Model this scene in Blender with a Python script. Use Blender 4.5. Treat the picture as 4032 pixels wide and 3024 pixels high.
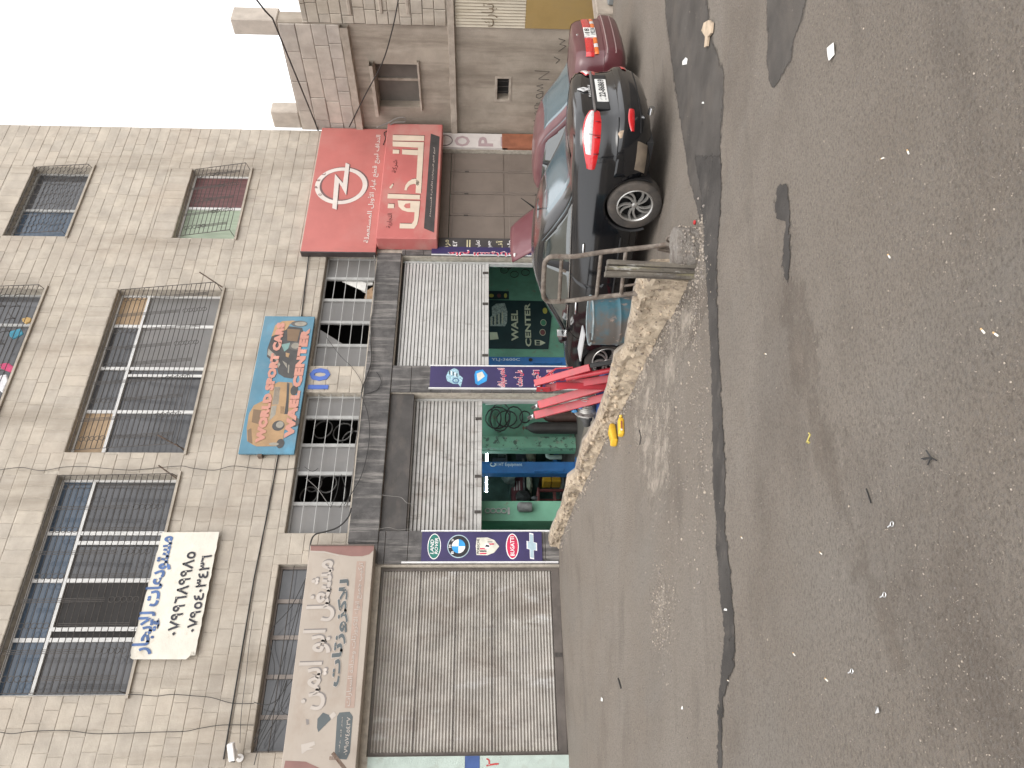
import bpy, bmesh, math, random, unicodedata
from math import sin, cos, pi, radians as rd
from mathutils import Vector, Matrix, noise
for o in list(bpy.data.objects): bpy.data.objects.remove(o)
SC = bpy.context.scene; COL = SC.collection
rng = random.Random(7)
# ------------------------------------------------------------------ camera
FPX = 3030.0                                   # focal length in pixels of the 4032 x 3024 photograph
YAW, PITCH, ROLL = rd(57.85), rd(2.2), rd(0.39)
CAM = Vector((0.0, -13.6, 1.42))
_a = Vector((sin(YAW), 0, cos(YAW))); _n = Vector((-cos(YAW), 0, sin(YAW)))
_W = Matrix(((_a.x, _n.x, 0), (0, 0, -1), (_a.z, _n.z, 0)))         # world -> level camera (right, down, forward)
_P = Matrix(((1, 0, 0), (0, cos(PITCH), -sin(PITCH)), (0, sin(PITCH), cos(PITCH))))
_Q = Matrix(((cos(ROLL), -sin(ROLL), 0), (sin(ROLL), cos(ROLL), 0), (0, 0, 1)))
W2C = _Q @ _P @ _W
C2W = W2C.transposed()
right, down, fwd = (C2W @ Vector(v) for v in ((1, 0, 0), (0, 1, 0), (0, 0, 1)))
cam_data = bpy.data.cameras.new("camera"); cam = bpy.data.objects.new("camera", cam_data); COL.objects.link(cam)
cam_data.sensor_fit = 'HORIZONTAL'; cam_data.sensor_width = 36.0; cam_data.lens = FPX / 4032 * 36.0
cam_data.clip_start = 0.05; cam_data.clip_end = 600
# the phone was held sideways: the picture's right is the world's down
bx_, by_, bz_ = down, right, -fwd
cam.matrix_world = Matrix(((bx_.x, by_.x, bz_.x, CAM.x), (bx_.y, by_.y, bz_.y, CAM.y), (bx_.z, by_.z, bz_.z, CAM.z), (0, 0, 0, 1)))
SC.camera = cam
# ------------------------------------------------------------------ sky, sun, exposure
SUN_EL, SUN_AZ = rd(45), rd(205)               # azimuth measured clockwise from +Y
world = bpy.data.worlds.new("World"); SC.world = world; world.use_nodes = True
nt = world.node_tree; nt.nodes.clear()
sky = nt.nodes.new('ShaderNodeTexSky'); sky.sky_type = 'NISHITA'; sky.sun_disc = False
sky.sun_elevation = SUN_EL; sky.sun_rotation = SUN_AZ; sky.air_density = 1.3; sky.dust_density = 6.0; sky.ozone_density = 1.0
hsv = nt.nodes.new('ShaderNodeHueSaturation'); hsv.inputs['Saturation'].default_value = 0.2
bg = nt.nodes.new('ShaderNodeBackground'); bg.inputs['Strength'].default_value = 0.15
wo = nt.nodes.new('ShaderNodeOutputWorld')
cloud = nt.nodes.new('ShaderNodeMix'); cloud.data_type = 'RGBA'       # thin even cloud veiling the whole sky
cloud.inputs[0].default_value = 0.72; cloud.inputs[7].default_value = (7.4, 7.4, 7.5, 1.0)
nt.links.new(sky.outputs[0], hsv.inputs['Color']); nt.links.new(hsv.outputs[0], cloud.inputs[6]); nt.links.new(cloud.outputs[2], bg.inputs['Color']); nt.links.new(bg.outputs[0], wo.inputs['Surface'])
sun_d = bpy.data.lights.new("sun", 'SUN'); sun_d.energy = 0.5; sun_d.angle = rd(35); sun_d.color = (1.0, 0.95, 0.88)
sun = bpy.data.objects.new("sun", sun_d); COL.objects.link(sun)
sd = Vector((sin(SUN_AZ) * cos(SUN_EL), cos(SUN_AZ) * cos(SUN_EL), sin(SUN_EL)))
sun.rotation_euler = (-sd).to_track_quat('-Z', 'Y').to_euler(); sun.location = (0, -20, 30)
SC.view_settings.view_transform = 'Standard'; SC.view_settings.look = 'None'
SC.view_settings.exposure = 0.97; SC.view_settings.gamma = 1.0; SC.view_settings.use_curve_mapping = False
SC.render.engine = 'CYCLES'; SC.cycles.max_bounces = 6; SC.cycles.use_denoising = True

# ------------------------------------------------------------------ measuring the photograph
def ray(x, y): return C2W @ Vector((3024.0 - y - 1512, x - 2016.0, FPX))
def onY(x, y, Y=0.0):
    r = ray(x, y); return CAM + r * ((Y - CAM.y) / r.y)
def onX(x, y, X):
    r = ray(x, y); return CAM + r * ((X - CAM.x) / r.x)
def onZ(x, y, Z):
    r = ray(x, y); return CAM + r * ((Z - CAM.z) / r.z)
def lerp_tab(tab, x):
    if x <= tab[0][0]: return tab[0][1]
    for (x0, y0), (x1, y1) in zip(tab, tab[1:]):
        if x <= x1: return y0 + (y1 - y0) * (x - x0) / (x1 - x0)
    return tab[-1][1]
def sm(t): t = max(0.0, min(1.0, t)); return t * t * (3 - 2 * t)
STREET = [(-60, 3.2), (-20, 1.0), (0, -0.02), (0.5, -0.10), (4.4, -0.50), (6.6, -0.71), (9, -0.86), (11, -0.95), (16, -1.08), (60, -2.4)]
def street(X): return sum(lerp_tab(STREET, X + d) for d in (-0.8, -0.4, 0, 0.4, 0.8)) / 5
WALL_X = [(-8.6, 4.52), (-8.27, 4.58), (-7.4, 4.73), (-6.5, 4.86), (-4.8, 4.92), (0, 4.94)]          # foot of the low wall
def ground_z(X, Y, yard=False):
    s = street(X)
    if Y < -8.6: return s
    left = s * sm(-Y / 8.6) if s < 0 else s * sm(-Y / 8.6)
    k = sm((X - (lerp_tab(WALL_X, Y) + 0.06)) / 0.16)
    k = max(k, sm((-8.2 - Y) / 0.4))
    if yard: k = 0
    return left * (1 - k) + s * k
def gp(x, y, yard=False):
    z = -0.4
    for _ in range(40):
        p = onZ(x, y, z); z = 0.5 * z + 0.5 * ground_z(p.x, p.y, yard)
    return Vector((p.x, p.y, ground_z(p.x, p.y, yard)))
def Rg(ox, oy, sc): return lambda *pts: [(ox + a / sc, oy + b / sc) for a, b in pts]   # pixels of an enlarged region -> photograph

# ------------------------------------------------------------------ materials
def nod(nt, t, **kw):
    n = nt.nodes.new(t)
    for k, v in kw.items():
        if k in n.inputs: n.inputs[k].default_value = v
        else: setattr(n, k, v)
    return n
def base_mat(name):
    m = bpy.data.materials.new(name); m.use_nodes = True; nt = m.node_tree
    return m, nt, nt.nodes['Principled BSDF']
def c4(c): return (c[0], c[1], c[2], 1.0)
def tex_vec(nt, coords, stretch=(1, 1, 1)):
    if coords == 'world': s = nod(nt, 'ShaderNodeNewGeometry').outputs['Position']
    else: s = nod(nt, 'ShaderNodeTexCoord').outputs['Object']
    mp = nod(nt, 'ShaderNodeMapping'); mp.inputs['Scale'].default_value = stretch
    nt.links.new(s, mp.inputs['Vector']); return mp.outputs[0]
def noise_fac(nt, vec, scale, lo=0.35, hi=0.65, detail=5, rough=0.6):
    n = nod(nt, 'ShaderNodeTexNoise', Scale=scale, Detail=detail, Roughness=rough); nt.links.new(vec, n.inputs['Vector'])
    r = nod(nt, 'ShaderNodeMapRange'); r.inputs['From Min'].default_value = lo; r.inputs['From Max'].default_value = hi
    nt.links.new(n.outputs['Fac'], r.inputs['Value']); return r.outputs[0]
def mix(nt, fac, a, b, blend='MIX'):
    m = nod(nt, 'ShaderNodeMix'); m.data_type = 'RGBA'; m.blend_type = blend
    for v, i in ((fac, 0), (a, 6), (b, 7)):
        if isinstance(v, (int, float)): m.inputs[i].default_value = v
        elif isinstance(v, tuple): m.inputs[i].default_value = c4(v)
        else: nt.links.new(v, m.inputs[i])
    return m.outputs[2]
def mathn(nt, op, a, b=0.5):
    n = nod(nt, 'ShaderNodeMath'); n.operation = op
    for v, i in ((a, 0), (b, 1)):
        if isinstance(v, (int, float)): n.inputs[i].default_value = v
        else: nt.links.new(v, n.inputs[i])
    return n.outputs[0]
def M(name, col, rough=0.7, var=0.18, scale=6.0, dirt=None, bump=0.0, bscale=60.0, metal=0.0, coat=0.0, coords='world', stretch=(1, 1, 1), spec=0.5, rnd=0.0, emis=None, ior=None):
    """dirt = [(colour, scale, lo, hi, stretch, strength), ...] layered noise masks"""
    m, nt, b = base_mat(name)
    v = tex_vec(nt, coords, stretch)
    c = mix(nt, noise_fac(nt, v, scale), tuple(x * (1 - var) for x in col), tuple(min(1, x * (1 + var)) for x in col))
    if rnd:
        oi = nod(nt, 'ShaderNodeObjectInfo').outputs['Random']; isl = nod(nt, 'ShaderNodeNewGeometry').outputs['Random Per Island']
        f = mathn(nt, 'FRACT', mathn(nt, 'ADD', oi, isl), 0)
        c = mix(nt, 1.0, c, mix(nt, f, (1 - rnd, 1 - rnd, 1 - rnd * 0.9), (1 + rnd * 0.4, 1 + rnd * 0.32, 1 + rnd * 0.2)), 'MULTIPLY')
    for (dc, ds, lo, hi, st, k) in (dirt or []):
        f = noise_fac(nt, tex_vec(nt, coords, st), ds, lo, hi, 7, 0.65)
        c = mix(nt, mathn(nt, 'MULTIPLY', f, k), c, dc)
    nt.links.new(c, b.inputs['Base Color'])
    b.inputs['Roughness'].default_value = rough; b.inputs['Metallic'].default_value = metal
    b.inputs['Coat Weight'].default_value = coat; b.inputs['Specular IOR Level'].default_value = spec
    if ior: b.inputs['IOR'].default_value = ior
    if bump:
        n = nod(nt, 'ShaderNodeTexNoise', Scale=bscale, Detail=6.0, Roughness=0.7); nt.links.new(tex_vec(nt, coords), n.inputs['Vector'])
        bp = nod(nt, 'ShaderNodeBump', Strength=bump, Distance=0.02); nt.links.new(n.outputs['Fac'], bp.inputs['Height']); nt.links.new(bp.outputs[0], b.inputs['Normal'])
    if emis:
        b.inputs['Emission Color'].default_value = c4(emis[0]); b.inputs['Emission Strength'].default_value = emis[1]
    return m

# ------------------------------------------------------------------ mesh building
class MB:
    def __init__(s): s.v = []; s.f = []
    def add(s, vs, fs):
        k = len(s.v); s.v += [Vector(p) for p in vs]; s.f += [tuple(i + k for i in f) for f in fs]; return s
    def box(s, x0, x1, y0, y1, z0, z1):
        vs = [(x, y, z) for x in (x0, x1) for y in (y0, y1) for z in (z0, z1)]
        return s.add(vs, [(0, 1, 3, 2), (4, 6, 7, 5), (0, 4, 5, 1), (2, 3, 7, 6), (0, 2, 6, 4), (1, 5, 7, 3)])
    def beam(s, p, q, w, h, up=(0, 0, 1)):
        p, q = Vector(p), Vector(q); d = (q - p).normalized(); u = Vector(up)
        if abs(d.dot(u)) > 0.98: u = Vector((0, 1, 0))
        a = d.cross(u).normalized() * w / 2; c = a.cross(d).normalized() * h / 2
        vs = [e + sa * a + sc * c for e in (p, q) for sa in (-1, 1) for sc in (-1, 1)]
        return s.add(vs, [(0, 1, 3, 2), (4, 6, 7, 5), (0, 4, 5, 1), (2, 3, 7, 6), (0, 2, 6, 4), (1, 5, 7, 3)])
    def prism(s, pts, off):                       # pts: 3-D polygon, off: extrusion vector
        n = len(pts); off = Vector(off); vs = [Vector(p) for p in pts] + [Vector(p) + off for p in pts]
        return s.add(vs, [tuple(range(n)), tuple(range(2 * n - 1, n - 1, -1))] + [(i, (i + 1) % n, n + (i + 1) % n, n + i) for i in range(n)])
    def tube(s, path, r, seg=8, cap=True, closed=False):
        path = [Vector(p) for p in path]; n = len(path); rs = r if isinstance(r, (list, tuple)) else [r] * n
        k = len(s.v); prev = None
        for i, p in enumerate(path):
            if closed: t = path[(i + 1) % n] - path[i - 1]
            else: t = path[min(i + 1, n - 1)] - path[max(i - 1, 0)]
            t = t.normalized() if t.length > 1e-9 else Vector((0, 0, 1))
            if prev is None:
                u = Vector((0, 0, 1)) if abs(t.z) < 0.9 else Vector((1, 0, 0)); a = t.cross(u).normalized()
            else:
                a = prev - t * prev.dot(t); a = a.normalized() if a.length > 1e-6 else t.orthogonal().normalized()
            prev = a; b = t.cross(a)
            for j in range(seg):
                an = 2 * pi * j / seg; s.v.append(p + (a * cos(an) + b * sin(an)) * rs[i])
        m = n if closed else n - 1
        for i in range(m):
            i2 = (i + 1) % n
            for j in range(seg):
                s.f.append((k + i * seg + j, k + i * seg + (j + 1) % seg, k + i2 * seg + (j + 1) % seg, k + i2 * seg + j))
        if cap and not closed:
            s.f.append(tuple(k + j for j in range(seg - 1, -1, -1))); s.f.append(tuple(k + (n - 1) * seg + j for j in range(seg)))
        return s
    def lathe(s, prof, seg=24, mat=None, closed=False, cap=True):   # prof: (radius, axial) about local Z, then matrix
        mat = mat or Matrix.Identity(4); k = len(s.v); n = len(prof)
        for r, z in prof:
            for j in range(seg):
                an = 2 * pi * j / seg; s.v.append(mat @ Vector((r * cos(an), r * sin(an), z)))
        for i in range(n - 1 + (1 if closed else 0)):
            i2 = (i + 1) % n
            for j in range(seg):
                s.f.append((k + i * seg + j, k + i * seg + (j + 1) % seg, k + i2 * seg + (j + 1) % seg, k + i2 * seg + j))
        if not closed and cap:
            if prof[0][0] > 1e-5: s.f.append(tuple(k + j for j in range(seg - 1, -1, -1)))
            if prof[-1][0] > 1e-5: s.f.append(tuple(k + (n - 1) * seg + j for j in range(seg)))
        return s
    def grid(s, rows, close=False):
        k = len(s.v); m = len(rows[0])
        for r in rows: s.v += [Vector(p) for p in r]
        for i in range(len(rows) - 1):
            for j in range(m - (0 if close else 1)):
                j2 = (j + 1) % m; s.f.append((k + i * m + j, k + i * m + j2, k + (i + 1) * m + j2, k + (i + 1) * m + j))
        return s
    def rock(s, c, r, seed=0, sq=(1, 1, 1)):
        t = (1 + 5 ** .5) / 2
        vs = [(-1, t, 0), (1, t, 0), (-1, -t, 0), (1, -t, 0), (0, -1, t), (0, 1, t), (0, -1, -t), (0, 1, -t), (t, 0, -1), (t, 0, 1), (-t, 0, -1), (-t, 0, 1)]
        fs = [(0, 11, 5), (0, 5, 1), (0, 1, 7), (0, 7, 10), (0, 10, 11), (1, 5, 9), (5, 11, 4), (11, 10, 2), (10, 7, 6), (7, 1, 8), (3, 9, 4), (3, 4, 2), (3, 2, 6), (3, 6, 8), (3, 8, 9), (4, 9, 5), (2, 4, 11), (6, 2, 10), (8, 6, 7), (9, 8, 1)]
        rr = random.Random(seed); c = Vector(c); a = rr.random() * 6.28
        out = []
        for v in vs:
            p = Vector(v).normalized() * r * rr.uniform(0.7, 1.15); p = Vector((p.x * sq[0], p.y * sq[1], p.z * sq[2]))
            out.append(c + Vector((p.x * cos(a) - p.y * sin(a), p.x * sin(a) + p.y * cos(a), p.z)))
        return s.add(out, fs)
    def build(s, name, mat, parent=None, smooth=None, bevel=0.0, seg=1, recalc=True):
        org = parent_origin(parent)
        me = bpy.data.meshes.new(name); me.from_pydata([v - org for v in s.v], [], s.f)
        bm = bmesh.new(); bm.from_mesh(me)
        if recalc: bmesh.ops.recalc_face_normals(bm, faces=bm.faces)
        if bevel:
            es = [e for e in bm.edges if len(e.link_faces) == 2 and e.calc_face_angle(0) > 0.5]
            bmesh.ops.bevel(bm, geom=es, offset=bevel, segments=seg, affect='EDGES', clamp_overlap=True)
        bm.to_mesh(me); bm.free()
        return link(name, me, mat, parent, smooth)
LOCAL = set()                                   # roots that are turned: their parts are built in the thing's own axes
def parent_origin(p):
    while p is not None and p.parent is not None: p = p.parent
    return Vector((0, 0, 0)) if p is None or p.name in LOCAL else p.location.copy()
def link(name, me, mat, parent=None, smooth=None):
    me.materials.clear(); me.materials.append(mat)
    if smooth is not None:
        for p in me.polygons: p.use_smooth = True
        me.set_sharp_from_angle(angle=rd(smooth))
    o = bpy.data.objects.new(name, me); COL.objects.link(o)
    if parent: o.parent = parent
    return o
def thing(name, label, cat, loc=(0, 0, 0), group=None):
    o = bpy.data.objects.new(name, None); COL.objects.link(o); o.location = loc; o.empty_display_size = 0.2
    o['label'] = label; o['category'] = cat
    if group: o['group'] = group
    return o
def tag(o, label, cat, group=None):
    o['label'] = label; o['category'] = cat
    if group: o['group'] = group
    return o
def struct(o): o['kind'] = 'structure'; return o
def stuff(o): o['kind'] = 'stuff'; return o
def sub(rects, hole):
    hx0, hx1, hz0, hz1 = hole; out = []
    for (x0, x1, z0, z1) in rects:
        if hx1 <= x0 or hx0 >= x1 or hz1 <= z0 or hz0 >= z1: out.append((x0, x1, z0, z1)); continue
        a, b = max(x0, hx0), min(x1, hx1)
        if x0 < a: out.append((x0, a, z0, z1))
        if b < x1: out.append((b, x1, z0, z1))
        if z0 < hz0: out.append((a, b, z0, hz0))
        if hz1 < z1: out.append((a, b, hz1, z1))
    return out

# ------------------------------------------------------------------ lettering
NAMES = {'ا': 'ALEF', 'أ': 'ALEF WITH HAMZA ABOVE', 'إ': 'ALEF WITH HAMZA BELOW', 'ب': 'BEH', 'ت': 'TEH', 'ث': 'THEH', 'ج': 'JEEM', 'ح': 'HAH', 'خ': 'KHAH', 'د': 'DAL', 'ذ': 'THAL', 'ر': 'REH', 'ز': 'ZAIN', 'س': 'SEEN', 'ش': 'SHEEN', 'ص': 'SAD', 'ض': 'DAD', 'ط': 'TAH', 'ظ': 'ZAH', 'ع': 'AIN', 'غ': 'GHAIN', 'ف': 'FEH', 'ق': 'QAF', 'ك': 'KAF', 'ل': 'LAM', 'م': 'MEEM', 'ن': 'NOON', 'ه': 'HEH', 'ة': 'TEH MARBUTA', 'و': 'WAW', 'ي': 'YEH', 'ى': 'ALEF MAKSURA', 'ء': 'HAMZA'}
RJ = set('اأإدذرزوةىء')
def arabic(s):
    """joined letter forms, put in left-to-right order"""
    out = []; n = len(s); i = 0
    def joins_next(c): return c == 'ـ' or (c in NAMES and c not in RJ)
    while i < n:
        c = s[i]
        prev = i > 0 and joins_next(s[i - 1])
        if c == 'ل' and i + 1 < n and s[i + 1] in 'اأإ':
            out.append(unicodedata.lookup('ARABIC LIGATURE LAM WITH %s %s FORM' % (NAMES[s[i + 1]], 'FINAL' if prev else 'ISOLATED'))); i += 2; continue
        if c in NAMES:
            nxt = c not in RJ and i + 1 < n and (s[i + 1] in NAMES and s[i + 1] != 'ء' or s[i + 1] == 'ـ')
            p = prev and c != 'ء'
            f = ('MEDIAL' if nxt else 'FINAL') if p else ('INITIAL' if nxt else 'ISOLATED')
            out.append(unicodedata.lookup('ARABIC LETTER %s %s FORM' % (NAMES[c], f)))
        else: out.append(c)
        i += 1
    res = []; num = ''
    for c in reversed(out):
        if '٠' <= c <= '٩': num = c + num
        else: res.append(num); num = ''; res.append(c)
    res.append(num)
    return ''.join(res)
def text_mesh(s, bold=0.0, ext=0.0, res=2, shear=0.0, spacing=1.0):
    if any('\u0600' <= c <= '\u06ff' for c in s): s = arabic(s)
    cu = bpy.data.curves.new('lettering', 'FONT'); cu.body = s; cu.offset = bold; cu.extrude = ext; cu.resolution_u = res; cu.shear = shear; cu.space_character = spacing
    o = bpy.data.objects.new('lettering', cu); COL.objects.link(o)
    dg = bpy.context.evaluated_depsgraph_get(); me = bpy.data.meshes.new_from_object(o.evaluated_get(dg))
    bpy.data.objects.remove(o); return me
def text(s, quad, mat, parent, name='lettering', bold=0.0, off=0.004, shear=0.0, grow=0.0, res=2, spacing=1.0, fit=True, ext=0.0):
    """quad = (bottom-left, bottom-right, top-left) 3-D points; letters fill it and stand `off` in front of it"""
    o0, px, py = (Vector(q) for q in quad); ex, ey = px - o0, py - o0; nrm = ex.cross(ey).normalized()
    me = text_mesh(s, bold, ext, res, shear, spacing); xs = [v.co.x for v in me.vertices]; ys = [v.co.y for v in me.vertices]
    x0, x1, y0, y1 = min(xs), max(xs), min(ys), max(ys)
    if not fit:
        k = min(ex.length / (x1 - x0), ey.length / (y1 - y0)); ex = ex.normalized() * k * (x1 - x0); ey = ey.normalized() * k * (y1 - y0)
    org = parent_origin(parent)
    gx, gy = grow / ex.length, grow / ey.length
    for v in me.vertices:
        a = (v.co.x - x0) / (x1 - x0); b = (v.co.y - y0) / (y1 - y0)
        a = -gx + a * (1 + 2 * gx); b = -gy + b * (1 + 2 * gy)
        v.co = o0 + ex * a + ey * b + nrm * (off + v.co.z) - org
    return link(name, me, mat, parent)
def fq(X0, X1, Z0, Z1, Y): return ((X0, Y, Z0), (X1, Y, Z0), (X0, Y, Z1))      # text field on a plane parallel to the facade
def poly(pts, mat, parent, name, off=(0, 0, 0)):
    mb = MB(); mb.add([Vector(p) + Vector(off) for p in pts], [tuple(range(len(pts)))])
    return mb.build(name, mat, parent, recalc=False)
def ell(cx, cz, rx, rz, Y, n=28, a0=0, a1=2 * pi):
    return [(cx + rx * cos(a0 + (a1 - a0) * i / n), Y, cz + rz * sin(a0 + (a1 - a0) * i / n)) for i in range(n)]
# ------------------------------------------------------------------ shared materials
STONE = M('limestone', (0.405, 0.362, 0.305), 0.85, 0.12, 3.0, rnd=0.09, bump=0.4, bscale=45,
          dirt=[((0.22, 0.185, 0.145), 1.1, 0.50, 0.68, (1, 1, 0.12), 0.75), ((0.25, 0.215, 0.18), 0.45, 0.52, 0.7, (1, 1, 1), 0.5), ((0.36, 0.28, 0.215), 0.6, 0.5, 0.75, (1, 1, 1), 0.35), ((0.22, 0.185, 0.15), 9, 0.62, 0.8, (1, 1, 1), 0.35)])
MORTAR = M('mortar', (0.40, 0.36, 0.305), 0.95, 0.2, 10)
PLASTER = M('grey_plaster', (0.33, 0.285, 0.235), 0.95, 0.14, 1.5, bump=0.35, bscale=30,
            dirt=[((0.175, 0.145, 0.115), 1.6, 0.46, 0.66, (1, 1.6, 0.22), 0.8), ((0.15, 0.12, 0.095), 0.5, 0.48, 0.66, (1, 1, 1), 0.5), ((0.44, 0.39, 0.33), 2.5, 0.55, 0.75, (1, 1, 0.3), 0.5)])
CONCRETE = M('concrete', (0.36, 0.31, 0.26), 0.95, 0.15, 4, bump=0.5, bscale=40, dirt=[((0.2, 0.165, 0.13), 2.2, 0.5, 0.7, (1, 1, 1), 0.6)])
DARKCON = M('dark_painted_concrete', (0.085, 0.08, 0.078), 0.75, 0.3, 5, bump=0.35, bscale=35,
            dirt=[((0.30, 0.28, 0.26), 11, 0.50, 0.70, (1, 1, 0.08), 0.8), ((0.28, 0.26, 0.24), 3, 0.6, 0.75, (1, 1, 0.4), 0.4), ((0.03, 0.03, 0.03), 2.0, 0.5, 0.7, (1, 1, 0.5), 0.6)])
ALU = M('white_aluminium', (0.62, 0.615, 0.60), 0.4, 0.06, 5, dirt=[((0.3, 0.27, 0.24), 7, 0.6, 0.8, (1, 1, 1), 0.5)])
ALUD = M('grey_aluminium', (0.36, 0.36, 0.35), 0.45, 0.1, 5, dirt=[((0.15, 0.13, 0.11), 7, 0.55, 0.8, (1, 1, 1), 0.5)])
IRON = M('black_iron', (0.05, 0.043, 0.038), 0.6, 0.3, 20)
RUSTY = M('rusty_iron', (0.16, 0.125, 0.10), 0.8, 0.3, 14, dirt=[((0.10, 0.05, 0.03), 9, 0.45, 0.65, (1, 1, 1), 0.8)], bump=0.3)
WIRE = M('black_cable', (0.022, 0.021, 0.02), 0.6, 0.2, 10)
WIREG = M('grey_cable', (0.16, 0.15, 0.14), 0.6, 0.2, 10)
GLASSD = M('dark_tinted_glass', (0.072, 0.073, 0.078), 0.08, 0.25, 1.2, spec=0.6, dirt=[((0.12, 0.11, 0.10), 2.0, 0.5, 0.8, (1, 1, 0.5), 0.35)])
GLASSG = M('grey_dusty_glass', (0.165, 0.16, 0.155), 0.3, 0.12, 1.0, dirt=[((0.24, 0.22, 0.2), 2.0, 0.5, 0.8, (1, 1, 0.4), 0.5)])
GLASSB = M('blue_tinted_glass', (0.06, 0.085, 0.12), 0.08, 0.2, 1.0, spec=0.6)
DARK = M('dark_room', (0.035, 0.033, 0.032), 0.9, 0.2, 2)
BLACKP = M('black_paint_flat', (0.012, 0.012, 0.012), 0.6, 0.2, 5)
WHITEP = M('white_print', (0.72, 0.70, 0.68), 0.6, 0.06, 5)

# ------------------------------------------------------------------ the ground
def ground_material():
    m, nt, b = base_mat('dusty_asphalt'); v = tex_vec(nt, 'world')
    c = mix(nt, noise_fac(nt, v, 0.55, 0.36, 0.64, 6), (0.258, 0.219, 0.180), (0.305, 0.266, 0.225))
    c = mix(nt, mathn(nt, 'MULTIPLY', noise_fac(nt, tex_vec(nt, 'world', (0.8, 1.6, 1)), 0.75, 0.52, 0.72, 7), 0.6), c, (0.150, 0.123, 0.101))
    c = mix(nt, mathn(nt, 'MULTIPLY', noise_fac(nt, tex_vec(nt, 'world', (0.5, 1.9, 1)), 1.3, 0.57, 0.74, 7), 0.45), c, (0.128, 0.106, 0.088))
    c = mix(nt, mathn(nt, 'MULTIPLY', noise_fac(nt, v, 110, 0.52, 0.66, 3), 0.3), c, (0.085, 0.07, 0.058))
    c = mix(nt, mathn(nt, 'MULTIPLY', noise_fac(nt, tex_vec(nt, 'world', (1.4, 0.7, 1)), 0.6, 0.5, 0.66, 7), 0.75), c, (0.268, 0.240, 0.208))
    c = mix(nt, mathn(nt, 'MULTIPLY', noise_fac(nt, tex_vec(nt, 'world', (0.8, 1.2, 1)), 58, 0.47, 0.66, 6), 0.6), c, (0.118, 0.098, 0.081))
    c = mix(nt, mathn(nt, 'MULTIPLY', noise_fac(nt, v, 62, 0.52, 0.64, 5), 0.75), c, (0.235, 0.21, 0.185))
    vo = nod(nt, 'ShaderNodeTexVoronoi', Scale=85.0); nt.links.new(v, vo.inputs['Vector'])
    mr = nod(nt, 'ShaderNodeMapRange'); mr.inputs['From Min'].default_value = 0.24; mr.inputs['From Max'].default_value = 0.12; nt.links.new(vo.outputs['Distance'], mr.inputs['Value'])
    sel = noise_fac(nt, v, 30, 0.55, 0.62, 2)
    c = mix(nt, mathn(nt, 'MULTIPLY', mathn(nt, 'MULTIPLY', mr.outputs[0], sel), 0.6), c, (0.28, 0.25, 0.215))
    nt.links.new(c, b.inputs['Base Color']); b.inputs['Roughness'].default_value = 0.9; b.inputs['Specular IOR Level'].default_value = 0.25
    n1 = nod(nt, 'ShaderNodeTexNoise', Scale=55.0, Detail=6.0, Roughness=0.75); nt.links.new(v, n1.inputs['Vector'])
    bp = nod(nt, 'ShaderNodeBump', Strength=1.0, Distance=0.035); nt.links.new(n1.outputs['Fac'], bp.inputs['Height'])
    bp2 = nod(nt, 'ShaderNodeBump', Strength=0.45, Distance=0.012); nt.links.new(mr.outputs[0], bp2.inputs['Height']); nt.links.new(bp.outputs[0], bp2.inputs['Normal'])
    nt.links.new(bp2.outputs[0], b.inputs['Normal']); return m
GROUND = ground_material()
def spaced(a0, a1, fine0, fine1, fine, coarse):
    xs = []; x = a0
    while x < fine0: xs.append(x); x += coarse
    x = fine0
    while x < fine1: xs.append(x); x += fine
    x = fine1
    while x <= a1: xs.append(x); x += coarse
    return xs
def bumpy(X, Y):
    p = Vector((X, Y, 0)); return 0.010 * noise.noise(p * 0.9) + 0.006 * noise.noise(p * 2.7) + 0.003 * noise.noise(p * 6)
mb = MB()
mb.grid([[(x, y, ground_z(x, y) + bumpy(x, y)) for x in spaced(-70, 90, -5, 17.5, 0.13, 5)] for y in spaced(-75, 8, -14, 0.3, 0.13, 2.5)])
ground = struct(mb.build('ground', GROUND, smooth=60))
def gz(X, Y): return ground_z(X, Y) + bumpy(X, Y)
TAR = M('wet_tar', (0.056, 0.051, 0.047), 0.75, 0.25, 3, bump=0.5, bscale=60, spec=0.2, dirt=[((0.14, 0.12, 0.10), 6, 0.58, 0.8, (1, 1, 1), 0.6), ((0.19, 0.17, 0.145), 60, 0.63, 0.74, (1, 1, 1), 0.6)])
TARD = M('dark_asphalt_patch', (0.080, 0.072, 0.065), 0.85, 0.2, 2, bump=0.7, bscale=60, spec=0.2, dirt=[((0.11, 0.095, 0.082), 1.4, 0.5, 0.68, (1, 1.6, 1), 0.8), ((0.19, 0.17, 0.145), 70, 0.62, 0.74, (1, 1, 1), 0.6)])
def soften(m, width=0.5, scale=14, amp=1.5):
    """worn edge: the layer thins out where its `fade` value runs low"""
    nt = m.node_tree; b = nt.nodes['Principled BSDF']
    at = nod(nt, 'ShaderNodeAttribute'); at.attribute_name = 'fade'
    n1 = noise_fac(nt, tex_vec(nt, 'world'), scale, 0.25, 0.75, 7, 0.7)
    v = mathn(nt, 'ADD', at.outputs['Fac'], mathn(nt, 'MULTIPLY', mathn(nt, 'SUBTRACT', n1, 0.5), amp))
    mr = nod(nt, 'ShaderNodeMapRange'); mr.inputs['From Min'].default_value = 0.5 - width / 2; mr.inputs['From Max'].default_value = 0.5 + width / 2; nt.links.new(v, mr.inputs['Value'])
    nt.links.new(mr.outputs[0], b.inputs['Alpha'])
soften(TAR, 0.25, 16, 1.5); soften(TARD, 0.5, 9, 0.9)
DUST = M('pale_road_dust', (0.305, 0.265, 0.22), 0.95, 0.15, 5, bump=0.7, bscale=50, dirt=[((0.20, 0.165, 0.135), 20, 0.46, 0.62, (1, 1, 1), 0.7), ((0.42, 0.375, 0.32), 40, 0.58, 0.68, (1, 1, 1), 0.8)]); soften(DUST, 0.9, 3.2, 1.6)
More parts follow.
